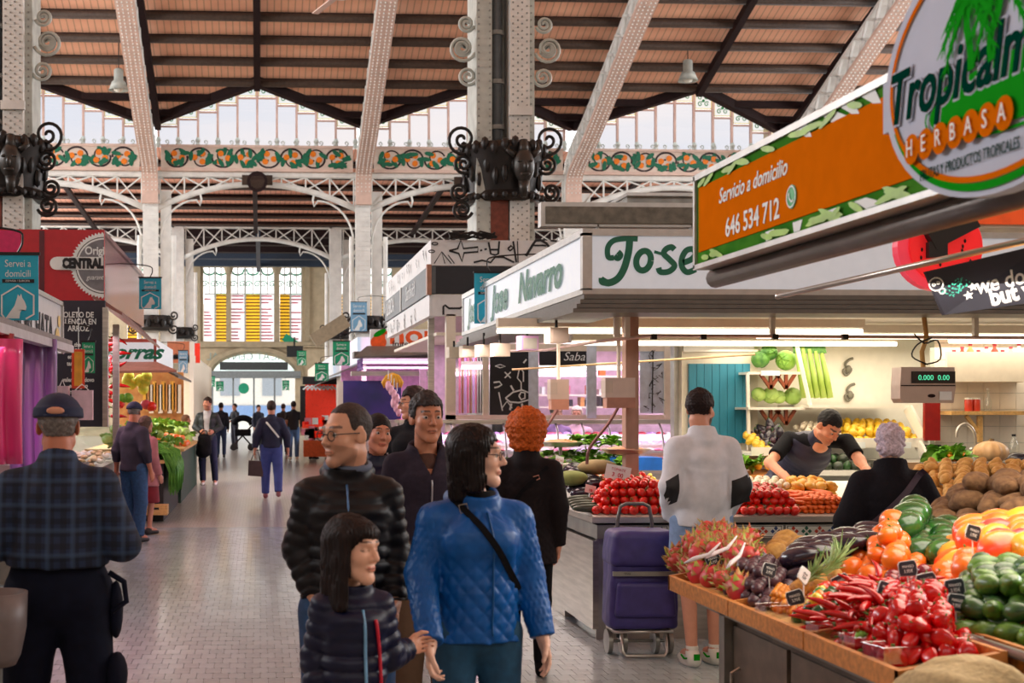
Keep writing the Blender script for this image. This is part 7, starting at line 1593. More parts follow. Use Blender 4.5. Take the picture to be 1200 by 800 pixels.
def person(label, loc, yaw, H=1.75, J=None, build=1., head=(0, 0, 0), skin_c=(222, 168, 140), hair=('short', (40, 30, 26)), outfit=None, q=1., hands=None, sex='m', stubble=0., belly=0., glasses=None, seed=0, closed=False, headscale=1., hide_hands=(), group=None, cap=None):
 s = H / 1.75; g = dict(REST); J = J or {}
 g.update(J); g = {k: V(v, float) * s for k, v in g.items()}
 T = thing('person', label, 'person', loc, yaw, group)
 b_ = build
 hp = .004 * q; far = q > 2
 R = rotm(*head); hc = g['head']; hs = s * headscale
 def HP(x, y, z): return hc + R @ (V((x, y, z)) * hs)
 def hcone(a, b, r1, r2): return Cone(HP(*a), HP(*b), V(r1) * hs if hasattr(r1, '__len__') else r1 * hs, V(r2) * hs if hasattr(r2, '__len__') else r2 * hs, R @ V((1, 0, 0)))
 def hell(c, r): return Ell(HP(*c), V(r if hasattr(r, '__len__') else (r,) * 3) * hs, R)
 Hf = Field(.018 * hs)
 fw = .94 if sex == 'f' else 1.0
 Hf.add(hell((0, .018, .032), (.074 * fw, .095, .088)), hell((0, -.028, -.02), (.062 * fw, .066, .085)), (hcone((-.045 * fw, -.012, -.06), (-.014, -.07, -.098), .02, .018), .025), (hcone((.045 * fw, -.012, -.06), (.014, -.07, -.098), .02, .018), .025),
     (hell((0, -.074, -.1), (.019, .016, .016)), .02), (hcone((-.032, -.08, .03), (.032, -.08, .03), .012, .012), .016), (hell((-.038, -.06, -.022), .024), .02), (hell((.038, -.06, -.022), .024), .02))
 Hf.add((hcone((0, -.088, .018), (0, -.110, -.022), .0075, .0115), .008), (hell((-.0105, -.098, -.028), .0085), .006), (hell((.0105, -.098, -.028), .0085), .006), (hell((0, -.1085, -.025), (.009, .009, .008)), .006))
 Hf.add((hcone((-.02, -.086, -.0575), (.02, -.086, -.0575), .005, .005), .008), (hcone((-.013, -.0915, -.0555), (.013, -.0915, -.0555), .0052, .0052), .005), (hcone((-.013, -.091, -.0655), (.013, -.091, -.0655), .006, .006), .005))
 for sx in (-1, 1): Hf.add((Ell(HP(sx * .077 * fw, .016, -.002), V((.007, .019, .031)) * hs, R @ rotm(sx * -.35, .12)), .006), (Ell(HP(sx * .0725 * fw, .005, -.012), V((.008, .012, .018)) * hs, R), .006))
 for sx in (-1, 1): Hf.sub.append((hell((sx * .031, -.1, .008), (.017, .014, .0115)), .012))
 Hf.sub.append((hcone((-.017, -.1, -.0605), (.017, -.1, -.0605), .0022, .0022), .003))
 for sx in (-1, 1): Hf.add((hell((sx * .031, -.0765, .006), (.0145, .0125, .0125)), .003))   # lids
 for sx in (() if closed else (-1, 1)): Hf.sub.append((Ell(HP(sx * .031, -.0925, .006), V((.0125, .009, .0036)) * hs, R), .003))
 nb, hd0 = g['neck'], hc + R @ V((0, .025, -.07)) * hs
 nr = (.058 if sex == 'm' else .049) * s * (1 + .1 * (b_ - 1))
 Hf.add((Cone(nb + V((0, .01, -.06 * s)), hd0, nr * 1.08, nr, R @ V((1, 0, 0))), .02))
 fields = [(Hf, hp)]
 Bf = Field(.035 * s)
 ru = g['sl'] - g['sr']
 Bf.add(Cone(g['pelvis'], g['waist'], (.15 * s * b_, .1 * s * b_), (.13 * s * b_, .09 * s * b_), ru), Cone(g['waist'], g['chest'], (.13 * s * b_, .09 * s * b_), (.135 * s * b_, .1 * s * b_), ru), Cone(g['chest'], (g['sl'] + g['sr']) / 2 - V((0, 0, .03)) * s, (.135 * s * b_, .1 * s * b_), (.09 * s * b_, .06 * s), ru),
     Cone((g['sl'] + g['sr']) / 2 , nb + (nb - g['chest']) * .1, .06 * s, nr * .96))
 for c in 'lr':
  Bf.add(Cone(g['s' + c], g['e' + c], .046 * s * b_, .037 * s * b_), Cone(g['e' + c], g['w' + c], .037 * s * b_, .024 * s), Cone(g['h' + c], g['k' + c], .078 * s * b_, .05 * s * b_), Cone(g['k' + c], g['a' + c], .05 * s * b_, .034 * s), Cone(g['a' + c], g['a' + c] + V((0, -.13, -.03)) * s, .034 * s, .028 * s))
 if not far: Bf.k = .03 * s
 fields.append((Bf, max(.012, hp * 2.2)))
 HD = hands or {}
 for c in 'lr':
  if c in hide_hands: continue
  e, w_ = g['e' + c], g['w' + c]; h_ = HD.get(c, {}); d = h_.get('d', nrm(w_ - e)); sx = 1 if c == 'l' else -1
  nn = h_.get('n', (-sx, 0, 0)); sd = h_.get('side', (0, -1, 0)); hs_ = s * h_.get('s', 1.)
  hf = Field(.01); hf.P = hand_prims(w_, d, nn, sd, h_.get('curl', .45), hs_, 0., h_.get('grip', False)); hf.add((Cone(e + (w_ - e) * .55, w_, .036 * s, .024 * s), .02))
  fields.append((hf, hp))
 sc_ = V(S(*skin_c)); hcol = V(S(*hair[1]))
 RI = R.T
 def colf(v):
  c = np.tile(sc_, (len(v), 1)); l = ((v - hc) @ R) / hs   # head space
  def blend(m, t): nonlocal c; m = m[:, None]; c = c * (1 - m) + V(t) * m
  inh = (l[:, 2] > -.14) & (np.abs(l[:, 0]) < .1) & (np.abs(l[:, 1]) < .13)
  red = np.exp(-(((np.abs(l[:, 0]) - .042) / .022) ** 2 + ((l[:, 2] + .025) / .02) ** 2)) * (l[:, 1] < -.03) * inh * .12
  blend(red, sc_ * V((1.05, .72, .68)))
  lip = (np.abs(l[:, 0]) < .023) & (l[:, 2] < -.0515 - .35 * np.abs(l[:, 0]) * (1 if False else .12)) & (l[:, 2] > -.0705 + .25 * np.abs(l[:, 0])) & (l[:, 1] < -.08)
  blend(lip * (.75 if sex == 'f' else .5), sc_ * V((.86, .42, .42)))
  mth = (np.abs(l[:, 0]) < .021) & (np.abs(l[:, 2] + .0605) < .0022) & (l[:, 1] < -.08); blend(mth * .8, sc_ * .2)
  bz = .031 + .006 * np.cos((np.abs(l[:, 0]) - .03) / .02); brow = (np.abs(l[:, 0]) > .012) & (np.abs(l[:, 0]) < .05) & (np.abs(l[:, 2] - bz) < (.0052 if sex == 'm' else .0036)) & (l[:, 1] < -.05)
  blend(brow * .85, hcol * .8 if hair[0] != 'grey' else hcol)
  if stubble: st_ = ((l[:, 2] < -.03 - .25 * (l[:, 1] + .09)) & (l[:, 2] > -.13) & inh & (l[:, 1] < .0) & ~lip) | ((np.abs(l[:, 0]) < .03) & (l[:, 2] < -.036) & (l[:, 2] > -.05) & (l[:, 1] < -.07)); blend(st_ * stubble, hcol * .9)
  eye_ = (np.abs(np.abs(l[:, 0]) - .031) < .017) & (np.abs(l[:, 2] - .006) < .009) & (l[:, 1] < -.07); blend(eye_ * .35, sc_ * .5)
  if closed: blend((eye_ & (np.abs(l[:, 2] - .002 - 9 * (np.abs(l[:, 0]) - .031) ** 2) < .0016)) * .85, hcol)
  return c
 body = field_mesh(fields, 'body', skin(skin_c, 'tone'), T, hp, colf)
 if not far and not closed:
  for sx in (-1, 1):
   e_ = MB().ell(HP(sx * .031, -.0775, .006), .0118 * hs, 12, 8).build('eye', M_eye, T, True)
   c = HP(sx * .031, -.0775, .006); dr = R @ V((.0, -1, 0)); MB().ell(tuple(c + dr * .0072 * hs), .0066 * hs, 10, 8).build('iris', M_iris, e_, True)
 st_, hc3 = hair[0], hair[1]
 hh = .006 * q if not far else .012
 Mh = mat('hair_' + '_'.join(map(str, hc3)) + st_, S(*hc3), .42 if st_ in ('long', 'bob') else .6, var=.3, spec=.25, scale=90, stretch=(1, 1, .12) if st_ in ('long', 'bob', 'girl') else (1, 1, 1), bump=.5)
 if st_ != 'none':
  K = Field(.012 * hs)
  def lspace(f_): return lambda p: f_(((p - hc) @ R) / hs) * hs
  if st_ in ('short', 'grey', 'crop', 'thin', 'quiff', 'slick'):
   up = {'short': .014, 'grey': .008, 'crop': .006, 'thin': .002, 'quiff': .018, 'slick': .015}[st_]
   K.add(hell((0, .02, .034 + up * .5), (.0745 * fw + up * .6, .096 + up * .6, .09 + up * .7)))
   if st_ == 'quiff': K.add(hell((0, -.045, .105), (.05, .04, .03)))
   line = {'thin': lambda l: .06 + .0 * l[:, 0], 'quiff': lambda l: .062, 'crop': lambda l: .06 + 0 * l[:, 0]}.get(st_, lambda l: .064 - 3 * (np.abs(l[:, 0]) - .02) ** 2)
   back = {'thin': -.045, 'crop': -.045}.get(st_, -.062)
   def face_clip(l):
    wv_ = .004 * np.sin(l[:, 0] * 330 + seed) + .004 * np.sin(l[:, 0] * 120 + seed * 2); f = np.where(l[:, 1] < -.03, line(l) + wv_ - l[:, 2], np.where(l[:, 1] < .012, (.02 if st_ not in ('thin', 'crop') else .03) - (l[:, 1] + .03) * 1.2 - l[:, 2], back + .0 - l[:, 2]))
    fr = np.where(l[:, 1] < -.03, .058 + wv_ - l[:, 2] if st_ != 'thin' else .085 - l[:, 2] + 0 * l[:, 0], -1)
    return np.maximum(f, fr)
   K.clip.append(lspace(face_clip))
   am = {'thin': .001, 'crop': .0015}.get(st_, .0035); K.disp = lambda p: am * 1.3 * s * nz3(p * V((1, .5, 1)), 260 if st_ == 'short' else 180, seed) + am * 1.3 * s * nz3(p, 70, seed)
  elif st_ in ('long', 'bob', 'girl'):
   low = {'long': -.2, 'bob': -.155, 'girl': -.235}[st_]; wd = {'long': .085, 'bob': .086, 'girl': .078}[st_]
   K.add(hell((0, .022, .045), (.086, .105, .088)))
   K.add(Cone(HP(0, .05, .02), HP(0, .06, low), V((wd + .012, .075)) * hs, V((wd, .05)) * hs, R @ V((1, 0, 0))))
   for sx in (-1, 1): K.add((Cone(HP(sx * .07, .0, .05), HP(sx * (.083 if st_ != 'girl' else .078), -.012, low + .03), V((.02, .045)) * hs, V((.018, .04)) * hs, R @ V((1, 0, 0))), .02))
   def fc(l):
    face = np.maximum(np.abs(l[:, 0]) - (.061 - .04 * np.maximum(0, l[:, 2] - .0) / .08), np.maximum(l[:, 1] + .028, (l[:, 2] - (.062 if st_ != 'girl' else .048))))
    return -face
   K.clip.append(lspace(fc))
   if st_ == 'girl': K.add((hell((0, -.052, .068), (.062, .04, .032)), .02))
   K.disp = lambda p: .0035 * s * np.sin(np.arctan2(((p - hc) @ R)[:, 1] - .02, ((p - hc) @ R)[:, 0]) * 46 + 3 * np.sin(((p - hc) @ R)[:, 2] * 22 + seed)) + .002 * nz3(p, 60, seed)
  elif st_ == 'curly':
   K.add(hell((0, .035, .035), (.138, .135, .14))); K.add(hell((0, .05, -.06), (.115, .09, .085)))
   K.clip.append(lspace(lambda l: -np.maximum(np.abs(l[:, 0]) - .058, np.maximum(l[:, 1] + .03, l[:, 2] - .06))))
   K.disp = lambda p: .008 * s * nz3(p, 150, seed) + .007 * s * nz3(p, 70, 2.)
  elif st_ == 'wavy':
   K.add(hell((0, .022, .04), (.09, .11, .098))); K.add(hell((0, .05, -.03), (.082, .075, .07)))
   K.clip.append(lspace(lambda l: -np.maximum(np.abs(l[:, 0]) - .06, np.maximum(l[:, 1] + .03, l[:, 2] - .06))))
   K.clip.append(lspace(lambda l: -.09 - l[:, 2]))
   K.disp = lambda p: .006 * s * nz3(p, 90, seed) + .004 * s * np.sin(p[:, 0] * 160 + 5 * np.sin(p[:, 2] * 40))
  elif st_ == 'tied':
   K.add(hell((0, .022, .036), (.082, .101, .096))); K.add(hell((0, .08, .085), (.04, .04, .038)))
   K.clip.append(lspace(lambda l: np.maximum(np.where(l[:, 1] < -.02, .052 - 2.5 * (np.abs(l[:, 0]) - .0) ** 2 * 4 - l[:, 2], -.06 - l[:, 2]), -1)))
   K.disp = lambda p: .002 * s * nz3(p, 150, seed)
  field_mesh(K, 'hair', Mh, T, hh)
 if glasses:
  G = MB(); col, rx, rz = glasses; Rm = Matrix(R.tolist())
  def hv(x, y, z): return Vector(HP(x, y, z))
  for sx in (-1, 1):
   G.tube([hv(sx * (.033 + rx * math.cos(a)), -.101 - .0 * abs(math.cos(a)), .004 + rz * math.sin(a)) for a in [2 * PI * i / 20 for i in range(20)]], .0019 * hs, 6, closed=True)
   G.tube([hv(sx * (.033 + rx), -.1, .009), hv(sx * .072, -.09, .011), hv(sx * .078, -.03, .01), hv(sx * .078, .012, .008)], .0019 * hs, 6)
  G.tube([hv(-.033 + rx, -.101, .008), hv(0, -.106, .012), hv(.033 - rx, -.101, .008)], .0018 * hs, 6)
  G.build('glasses', col, T, True)
 return T, g, s, R, HP, fields
# ---------------------------------------------------------------- clothes
def top(T, g, s, name, m, h, ease=.02, hem=.92, b_=1., q=None, collar=(.07, .05), sleeve=1., kk=.03, qs=None, belly=0., lean=False, loose=0., disp=None, cuff=0., neckr=.064, hood=False, flare=0., sh=.0, bust=0., open_=0., vn=0.):
 F_ = Field(kk * s); ru = g['sl'] - g['sr']; e = ease
 mid = (g['sl'] + g['sr']) / 2; sp = nrm(g['chest'] - g['pelvis'])
 P0 = g['pelvis'] - sp * (.96 - hem) * s * .98 if hem < .96 else g['pelvis'] + (g['waist'] - g['pelvis']) * min(1, (hem - .96) / .14)
 w0 = (.15 * b_ + e * .8 + flare) * s; d0 = (.105 * b_ + e + flare * .7) * s
 L1 = np.linalg.norm(g['waist'] - P0)
 F_.add(Cone(P0, g['waist'], (w0, d0), ((.128 * b_ + e * .8 + loose) * s, (.1 * b_ + e + belly) * s), ru, q=q, s0=0), Cone(g['waist'], g['chest'], ((.128 * b_ + e * .8 + loose) * s, (.1 * b_ + e + belly) * s), ((.142 * b_ + e * .8) * s, (.108 * b_ + e) * s), ru, q=q, s0=L1),
     Cone(g['chest'], mid - sp * .035 * s, ((.142 * b_ + e * .8) * s, (.108 * b_ + e) * s), ((.105 * b_ + e * .5) * s, (.062 + e * .5) * s), ru, q=q, s0=L1 + np.linalg.norm(g['chest'] - g['waist'])))
 if bust: F_.add((Ell(g['chest'] + V((-.06, -.085, .0)) * s, V((.075, .06, .07)) * s), .04), (Ell(g['chest'] + V((.06, -.085, .0)) * s, V((.075, .06, .07)) * s), .04))
 for c in 'lr':
  a, b, w_ = g['s' + c], g['e' + c], g['w' + c]; bb = b + (w_ - b) * min(1, max(0, sleeve * 2 - 1)) if sleeve > .5 else a + (b - a) * sleeve * 2
  F_.add((Cone(g['neck'] - V((0, 0, .03)) * s, a, (.05 + e * .3 + sh) * s, (.047 + e * .55 + sh) * s), .04))
  if sleeve > .5:
   F_.add(Cone(a, b, (.047 * b_ + e * .7) * s, (.041 * b_ + e * .75) * s, q=qs), (Cone(b, bb, (.041 * b_ + e * .75) * s, (.028 + e * .65 + cuff) * s, q=qs, s0=np.linalg.norm(b - a), cap=True), .02))
  elif sleeve > 0: F_.add((Cone(a, bb, (.05 * b_ + e * .8) * s, (.046 * b_ + e) * s, cap=True), .02))
 nb = g['neck']; up = nrm(g['head'] - V((0, .02, 0)) - nb)
 if collar:
  F_.add((Cone(nb - up * .05 * s, nb + up * collar[1] * s, (neckr + .03) * s, (collar[0]) * s, cap=True), .02))
 F_.sub.append((Cone(nb + up * -.01 * s, nb + up * .3 * s, (neckr - .012) * s, (neckr + .012) * s), .008))
 if hood: F_.add((Ell(nb + V((0, .075, .0)) * s, V((.105, .06, .045)) * s), .03))
 hz = P0; dn = sp if lean else V((0, 0, 1))
 hp_ = P0 if lean else V((0, 0, hem * s))
 F_.clip.append(lambda p: (hp_ - p) @ dn - .0)
 if vn: F_.clip.append(lambda p: np.where(p[:, 1] < 0, ((p[:, 2] / s - vn) * .42 - np.abs(p[:, 0]) / s) * s, -1))
 if open_: F_.clip.append(lambda p: np.where(p[:, 1] < 0, open_ * s * np.clip(.4 + (p[:, 2] / s - .9) * 1.6, .3, 1.4) - np.abs(p[:, 0]), -1))
 if disp: F_.disp = disp
 o = field_mesh(F_, name, m, T, h); return F_, o
def legs(T, g, s, name, m, h, ease=.015, to=1., b_=1., waist=1.02, disp=None, flare=0., kk=.03):
 F_ = Field(kk * s); e = ease; ru = g['sl'] - g['sr']
 F_.add(Cone(g['pelvis'] + V((0, 0, -.03)) * s, g['pelvis'] + V((0, 0, waist - .96)) * s, ((.15 * b_ + e) * s, (.105 * b_ + e) * s), ((.138 * b_ + e) * s, (.095 * b_ + e) * s), ru, cap=True))
 for c in 'lr':
  a, k, n = g['h' + c], g['k' + c], g['a' + c]
  if to <= .5: F_.add(Cone(a, a + (k - a) * to * 2, (.088 * b_ + e) * s, (.078 * b_ + e * 2) * s, cap=True))
  else: F_.add(Cone(a, k, (.086 * b_ + e) * s, (.058 * b_ + e) * s), (Cone(k, k + (n - k) * ((to - .5) * 2), (.058 * b_ + e) * s, (.044 + e + flare) * s, cap=True), .02))
 if disp: F_.disp = disp
 return F_, field_mesh(F_, name, m, T, h)
def shoes(T, g, s, m, h, boot=0., soles=None, big=1.):
 out = []
 for c in 'lr':
  a = g['a' + c]; F_ = Field(.02 * s); z = a[2]
  hl = a + V((0, .035, -.045)) * s; toe = a + V((0, -.15 * big, -.055)) * s
  F_.add(Cone(hl, toe, (.038 * s, .042 * s), (.04 * s, .028 * s)), Cone(a, hl + V((0, 0, .0)), .042 * s, .04 * s))
  if boot: F_.add(Cone(a, a + V((0, 0, boot)) * s, .045 * s, .052 * s, cap=True))
  base = z - .088 * s; F_.clip.append(lambda p, base=base: base - p[:, 2])
  o = field_mesh(F_, 'boot' if boot else 'shoe', m, T, h)
  if soles:
   MB().lathe([(.001, 0), (.9, 0), (1, .3), (1, 1), (.001, 1)], (0, 0, 0), 18).build('sole', soles, o); q_ = o.children[0]; q_.location = tuple((hl + toe) / 2 * V((1, 1, 0)) + V((0, 0, base))); q_.scale = (.046 * s, .125 * s * big, .028 * s)
  out.append(o)
 return out
def fsurf(F_, x, z, ydir=-1, x2=None, off=.003):
 """point of the garment surface at local (x, z) seen from the front (ydir -1) or from the back (+1)"""
 y = np.linspace(ydir * .5, 0, 240); p = np.stack([np.full_like(y, x), y, np.full_like(y, z)], 1); d = F_(p); i = np.argmax(d < .001)
 return Vector((x, y[i] + ydir * off, z)) if (d < .001).any() else Vector((x, ydir * .12, z))
def fline(F_, pts, name, m, T, r=.004, ydir=-1, n=14, flat=None):
 P = []
 for (x0, z0), (x1, z1) in zip(pts[:-1], pts[1:]):
  for i in range(n): t = i / n; P.append(fsurf(F_, x0 + (x1 - x0) * t, z0 + (z1 - z0) * t, ydir, off=r * 1.3))
 P.append(fsurf(F_, pts[-1][0], pts[-1][1], ydir, off=r * .5))
 for _ in range(2): P = [P[0]] + [(P[i - 1] + P[i] * 2 + P[i + 1]) / 4 for i in range(1, len(P) - 1)] + [P[-1]]
 if flat:
  mb = MB(); vs = []
  for i, p in enumerate(P):
   d = (P[min(i + 1, len(P) - 1)] - P[max(0, i - 1)]).normalized(); sdv = d.cross(Vector((0, ydir, 0))).normalized() * flat / 2
   vs += [p + sdv, p - sdv, p + sdv + Vector((0, ydir * .006, 0)), p - sdv + Vector((0, ydir * .006, 0))]
  fs = []
  for i in range(len(P) - 1): k = i * 4; fs += [(k + 2, k + 3, k + 7, k + 6), (k, k + 2, k + 6, k + 4), (k + 3, k + 1, k + 5, k + 7)]
  mb.add(vs, fs); return mb.build(name, m, T)
 return MB().tube(P, r, 6).build(name, m, T, True)
def fold(amp, sc, seed=0.): return lambda p: amp * nz3(p * V((1, 1, .55)), sc, seed) + amp * .5 * nz3(p, sc * 2.3, seed + 3)
M_blackj = mat('black_nylon', S(11, 11, 18), .5, var=.15, scale=20, spec=.3); M_navyj = mat('navy_nylon', S(9, 16, 48), .45, var=.15, scale=20, spec=.35)
M_bluej = mat('blue_quilt', S(4, 84, 160), .45, var=.12, scale=16, spec=.35); M_greyj = mat('charcoal_cloth', S(46, 40, 54), .85, spec=.2, var=.12, scale=40)
M_jean = mat('jeans_blue', S(44, 78, 122), .8, var=.2, scale=30); M_jeand = mat('jeans_dark', S(26, 34, 66), .8, var=.2, scale=30); M_denim = mat('denim_light', S(120, 144, 180), .8, var=.15, scale=24)
M_brown = mat('brown_trousers', S(92, 70, 54), .85); M_blk = mat('black_cloth', S(13, 12, 17), .85, var=.2, scale=40, bump=.2, spec=.2); M_shoe = mat('black_shoe', S(22, 20, 22), .5); M_shw = mat('white_shoe', S(226, 222, 212), .5, var=.04)
M_navyt = mat('navy_trousers', S(12, 16, 34), .85, var=.2, scale=20, spec=.2)
def plaid():
 m = bpy.data.materials.new('plaid_shirt'); m.use_nodes = True; n = m.node_tree.nodes; L = m.node_tree.links; b = n['Principled BSDF']; b.inputs['Roughness'].default_value = .85
 t = n.new('ShaderNodeTexCoord'); sp = n.new('ShaderNodeSeparateXYZ'); L.new(t.outputs['Object'], sp.inputs[0])
 def band(sock, freq, thr, ph=0.):
  a = n.new('ShaderNodeMath'); a.operation = 'MULTIPLY_ADD'; a.inputs[1].default_value = freq; a.inputs[2].default_value = ph; L.new(sock, a.inputs[0])
  s_ = n.new('ShaderNodeMath'); s_.operation = 'SINE'; L.new(a.outputs[0], s_.inputs[0])
  c = n.new('ShaderNodeMapRange'); c.inputs[1].default_value = thr - .25; c.inputs[2].default_value = thr + .25; L.new(s_.outputs[0], c.inputs[0]); return c.outputs[0]
 col = None; base = (*S(30, 46, 76), 1)
 for sock, fr, thr, cc, f in ((sp.outputs[0], 128, .0, S(10, 14, 28), .6), (sp.outputs[2], 128, .1, S(10, 14, 28), .6), (sp.outputs[0], 128, -.75, S(26, 34, 54), -.0), (sp.outputs[0], 64, .93, S(84, 112, 150), .4), (sp.outputs[2], 64, .93, S(84, 112, 150), .35)):
  mx = n.new('ShaderNodeMix'); mx.data_type = 'RGBA'; k = n.new('ShaderNodeMath'); k.operation = 'MULTIPLY'; k.inputs[1].default_value = f; L.new(band(sock, fr, thr), k.inputs[0]); L.new(k.outputs[0], mx.inputs[0])
  if col is None: mx.inputs[6].default_value = base
  else: L.new(col, mx.inputs[6])
  mx.inputs[7].default_value = (*cc, 1); col = mx.outputs[2]
 L.new(col, b.inputs['Base Color']); return m
def PX_(x, Y): return at(x, 475, Y).x
T, g, s, R, HP, ff = person('elderly person in navy cap and blue plaid shirt seen from behind', (PX_(68, 5.3), 5.3, 0), PI + .06, 1.74, build=1.22, skin_c=(196, 120, 90), hair=('grey', (120, 112, 108)), q=1, headscale=1.04,
 J=dict(sl=(.175, .01, 1.375), sr=(-.175, .01, 1.375), er=(-.265, .05, 1.14), wr=(-.24, -.2, 1.2), el=(.265, .05, 1.14), wl=(.24, -.2, 1.18), kl=(.14, -.02, .5), kr=(-.14, -.02, .5), al=(.17, .02, .09), ar=(-.17, .02, .09), hl=(.1, 0, .93), hr=(-.1, 0, .93), neck=(0, .02, 1.48), head=(0, -.02, 1.62)), head=(0, .06, 0), seed=3)
Fs, _ = top(T, g, s, 'plaid_shirt', plaid(), .009, .03, 1.055, 1.22, collar=(.075, .035), disp=fold(.004, 22), sleeve=.93, loose=.02, cuff=.016, belly=.03)
legs(T, g, s, 'trousers', M_navyt, .012, .028, 1., 1.12, 1.09, disp=fold(.005, 14), flare=.012)
MB().tube([(.178 * 1.05 * math.cos(a), .142 * math.sin(a), 1.072) for a in [2 * PI * i / 28 for i in range(28)]], .016, 6, closed=True).build('belt', mat('belt_blue', S(30, 60, 96), .6), T, True)
MB().ell((-.235, .0, .86), (.03, .06, .12)).ell((-.24, .02, .6), (.045, .08, .09)).build('thigh_pocket', M_navyt, T, True)
MB().tube([(-.21, .06, 1.02), (-.27, .05, .98), (-.28, .05, .9), (-.22, .06, .86)], .012, 6).build('hanging_strap', M_navyt, T, True)
shoes(T, g, s, M_shoe, .012)
M_cap = mat('cap_navy', S(22, 30, 62), .8, var=.15, scale=40)
def capm(T, R, hc, s, m, name='cap', brim=True, up=.0):
 K = Field(.01); rr_ = R
 def hp(x, y, z): return hc + rr_ @ (V((x, y, z)) * s)
 K.add(Ell(hp(0, .014, .045), V((.096, .118, .092)) * s, rr_), Cone(hp(0, .014, .035), hp(0, .014, .075), V((.099, .12)) * s, V((.096, .117)) * s, rr_ @ V((1, 0, 0)), cap=True))
 if brim: K.add((Ell(hp(0, -.125, .042), V((.07, .07, .007)) * s, rr_ @ rotm(0, -.15)), .006))
 K.clip.append(lambda p: (.036 - ((p - hc) @ rr_)[:, 2] / s) * s)
 return field_mesh(K, name, m, T, .006 if s > .9 else .012)
ck = capm(T, R, g['head'], s * 1.04, M_cap)
pc = HP(0, .128, .058); MB().ell(tuple(pc), (.036, .012, .017), 14, 8).build('cap_opening', mat('skin_back', S(200, 140, 112), .6), ck, True)
MB().tube([tuple(HP(x, .135 - 6 * x * x, .04)) for x in (-.045, -.025, 0, .025, .045)], .006, 6).build('cap_strap', M_cap, ck, True)
T, g, s, R, HP, ff = person('balding person with glasses in a black padded jacket behind the girl', (PX_(408, 4.9), 4.9, 0), .0, 1.72, build=1.08, skin_c=(222, 164, 134), hair=('thin', (58, 50, 48)), stubble=.3, head=(-.95, .06, 0), glasses=(M_pblack, .021, .019), J=dict(sl=(.145, .015, 1.375), sr=(-.145, .015, 1.375), el=(.185, .03, 1.15), wl=(.175, -.08, .98), er=(-.19, .04, 1.17), wr=(-.14, -.05, 1.0), head=(-.01, -.03, 1.615)), hands=dict(r=dict(curl=.9)), seed=5)
QH = ('h', .052, .012)
F2, _ = top(T, g, s, 'padded_jacket', M_blackj, .007, .03, .98, 1.0, q=QH, qs=('h', .048, .010), collar=(.082, .05), disp=fold(.003, 30), hood=True)
fline(F2, [(-.005, 1.0), (-.01, 1.4)], 'zip', mat('zip_blue', S(90, 130, 180), .4, metal=.4), T, .004)
MB().tube([(.05 * math.cos(a) * 1.6, .02 + .05 * math.sin(a) * 1.5, 1.47 + .015 * math.sin(a)) for a in [2 * PI * i / 20 for i in range(20)]], .016, 8, closed=True).build('hood_lining', mat('hood_grey_blue', S(96, 106, 128), .8), T, True)
legs(T, g, s, 'jeans', M_jean, .014, .016, 1., 1.05); shoes(T, g, s, M_shoe, .014)
MB().tube([tuple(g['wl'] + V((.036 * math.cos(a), .036 * math.sin(a), .01))) for a in [2 * PI * i / 14 for i in range(14)]], .006, 6, closed=True).build('watch', M_shoe, T, True)
gl = (PX_(413, 4.25), 4.25, 0); hand_w = at(486, 756, 4.45)
hl_ = (hand_w.x - gl[0], hand_w.y - gl[1], hand_w.z); k3 = 1.32 / 1.75
wl3 = np.array(Matrix.Rotation(-.12, 3, 'Z')) @ V(hl_); e3 = V((.18, .05, 1.13)) * k3; dn_ = nrm(wl3 - e3); wj = (wl3 - dn_ * .06) / k3
T, g, s, R, HP, ff = person('girl with long dark hair in a navy padded jacket holding a hand', gl, .12, 1.32, build=.98, skin_c=(232, 178, 150), hair=('girl', (26, 15, 15)), sex='f', closed=True, headscale=1.2, head=(.72, .03, .05), seed=8,
 J=dict(wl=wj, el=(.18, .05, 1.13), er=(-.16, .05, 1.14), wr=(-.165, -.04, .93), head=(.0, -.01, 1.62), neck=(0, .02, 1.44), sl=(.12, .01, 1.365), sr=(-.12, .01, 1.365)), hide_hands=('l',))
F3, _ = top(T, g, s, 'padded_jacket', M_navyj, .006, .032, .9, .88, q=('h', .05, .012), qs=('h', .046, .011), collar=(.085, .05), disp=fold(.002, 34), neckr=.07)
fline(F3, [(.03, .68), (.02, 1.03)], 'zip', mat('zip_pale_blue', S(120, 170, 210), .4), T, .0055)
fline(F3, [(.09, .66), (.075, .9), (.06, 1.0)], 'red_strap', mat('strap_red', S(196, 24, 50), .5), T, .006)
hf = Field(.01); hf.P = hand_prims(g['wl'] + dn_ * .005, nrm(dn_ + V((.2, 0, .0))), (0, -1, 0), (0, 0, 1), .5, .78); hf.add((Cone(g['wl'] - dn_ * .05, g['wl'] + dn_ * .01, .022, .018), .02)); field_mesh(hf, 'clasped_hand', MATS['skin_tone'], T, .004, lambda v: np.tile(V(S(214, 152, 124)), (len(v), 1)))
legs(T, g, s, 'leggings', M_blk, .012, .012, 1.); shoes(T, g, s, M_shoe, .012)
wp = (PX_(558, 4.7), 4.7, 0)
w4 = at(483, 748, 4.5); wl_ = at(630, 742, 4.62)
T, g, s, R, HP, ff = person('woman with straight dark hair and glasses in a blue quilted jacket', wp, .1, 1.62, build=.98, skin_c=(236, 190, 168), hair=('bob', (20, 12, 15)), sex='f', head=(1.12, .02, 0), glasses=(mat('glasses_brown', S(60, 30, 30), .3), .022, .017), seed=2,
 J=dict(wr=(-.235, -.2, .93), er=(-.225, .0, 1.17), el=(.225, .02, 1.15), wl=(.255, -.06, .92)), hands=dict(r=dict(d=(-.05, -.1, -1), n=(.9, -.3, 0), side=(.3, -1, 0), curl=.75, grip=True), l=dict(n=(-1, 0, 0), curl=.4)))
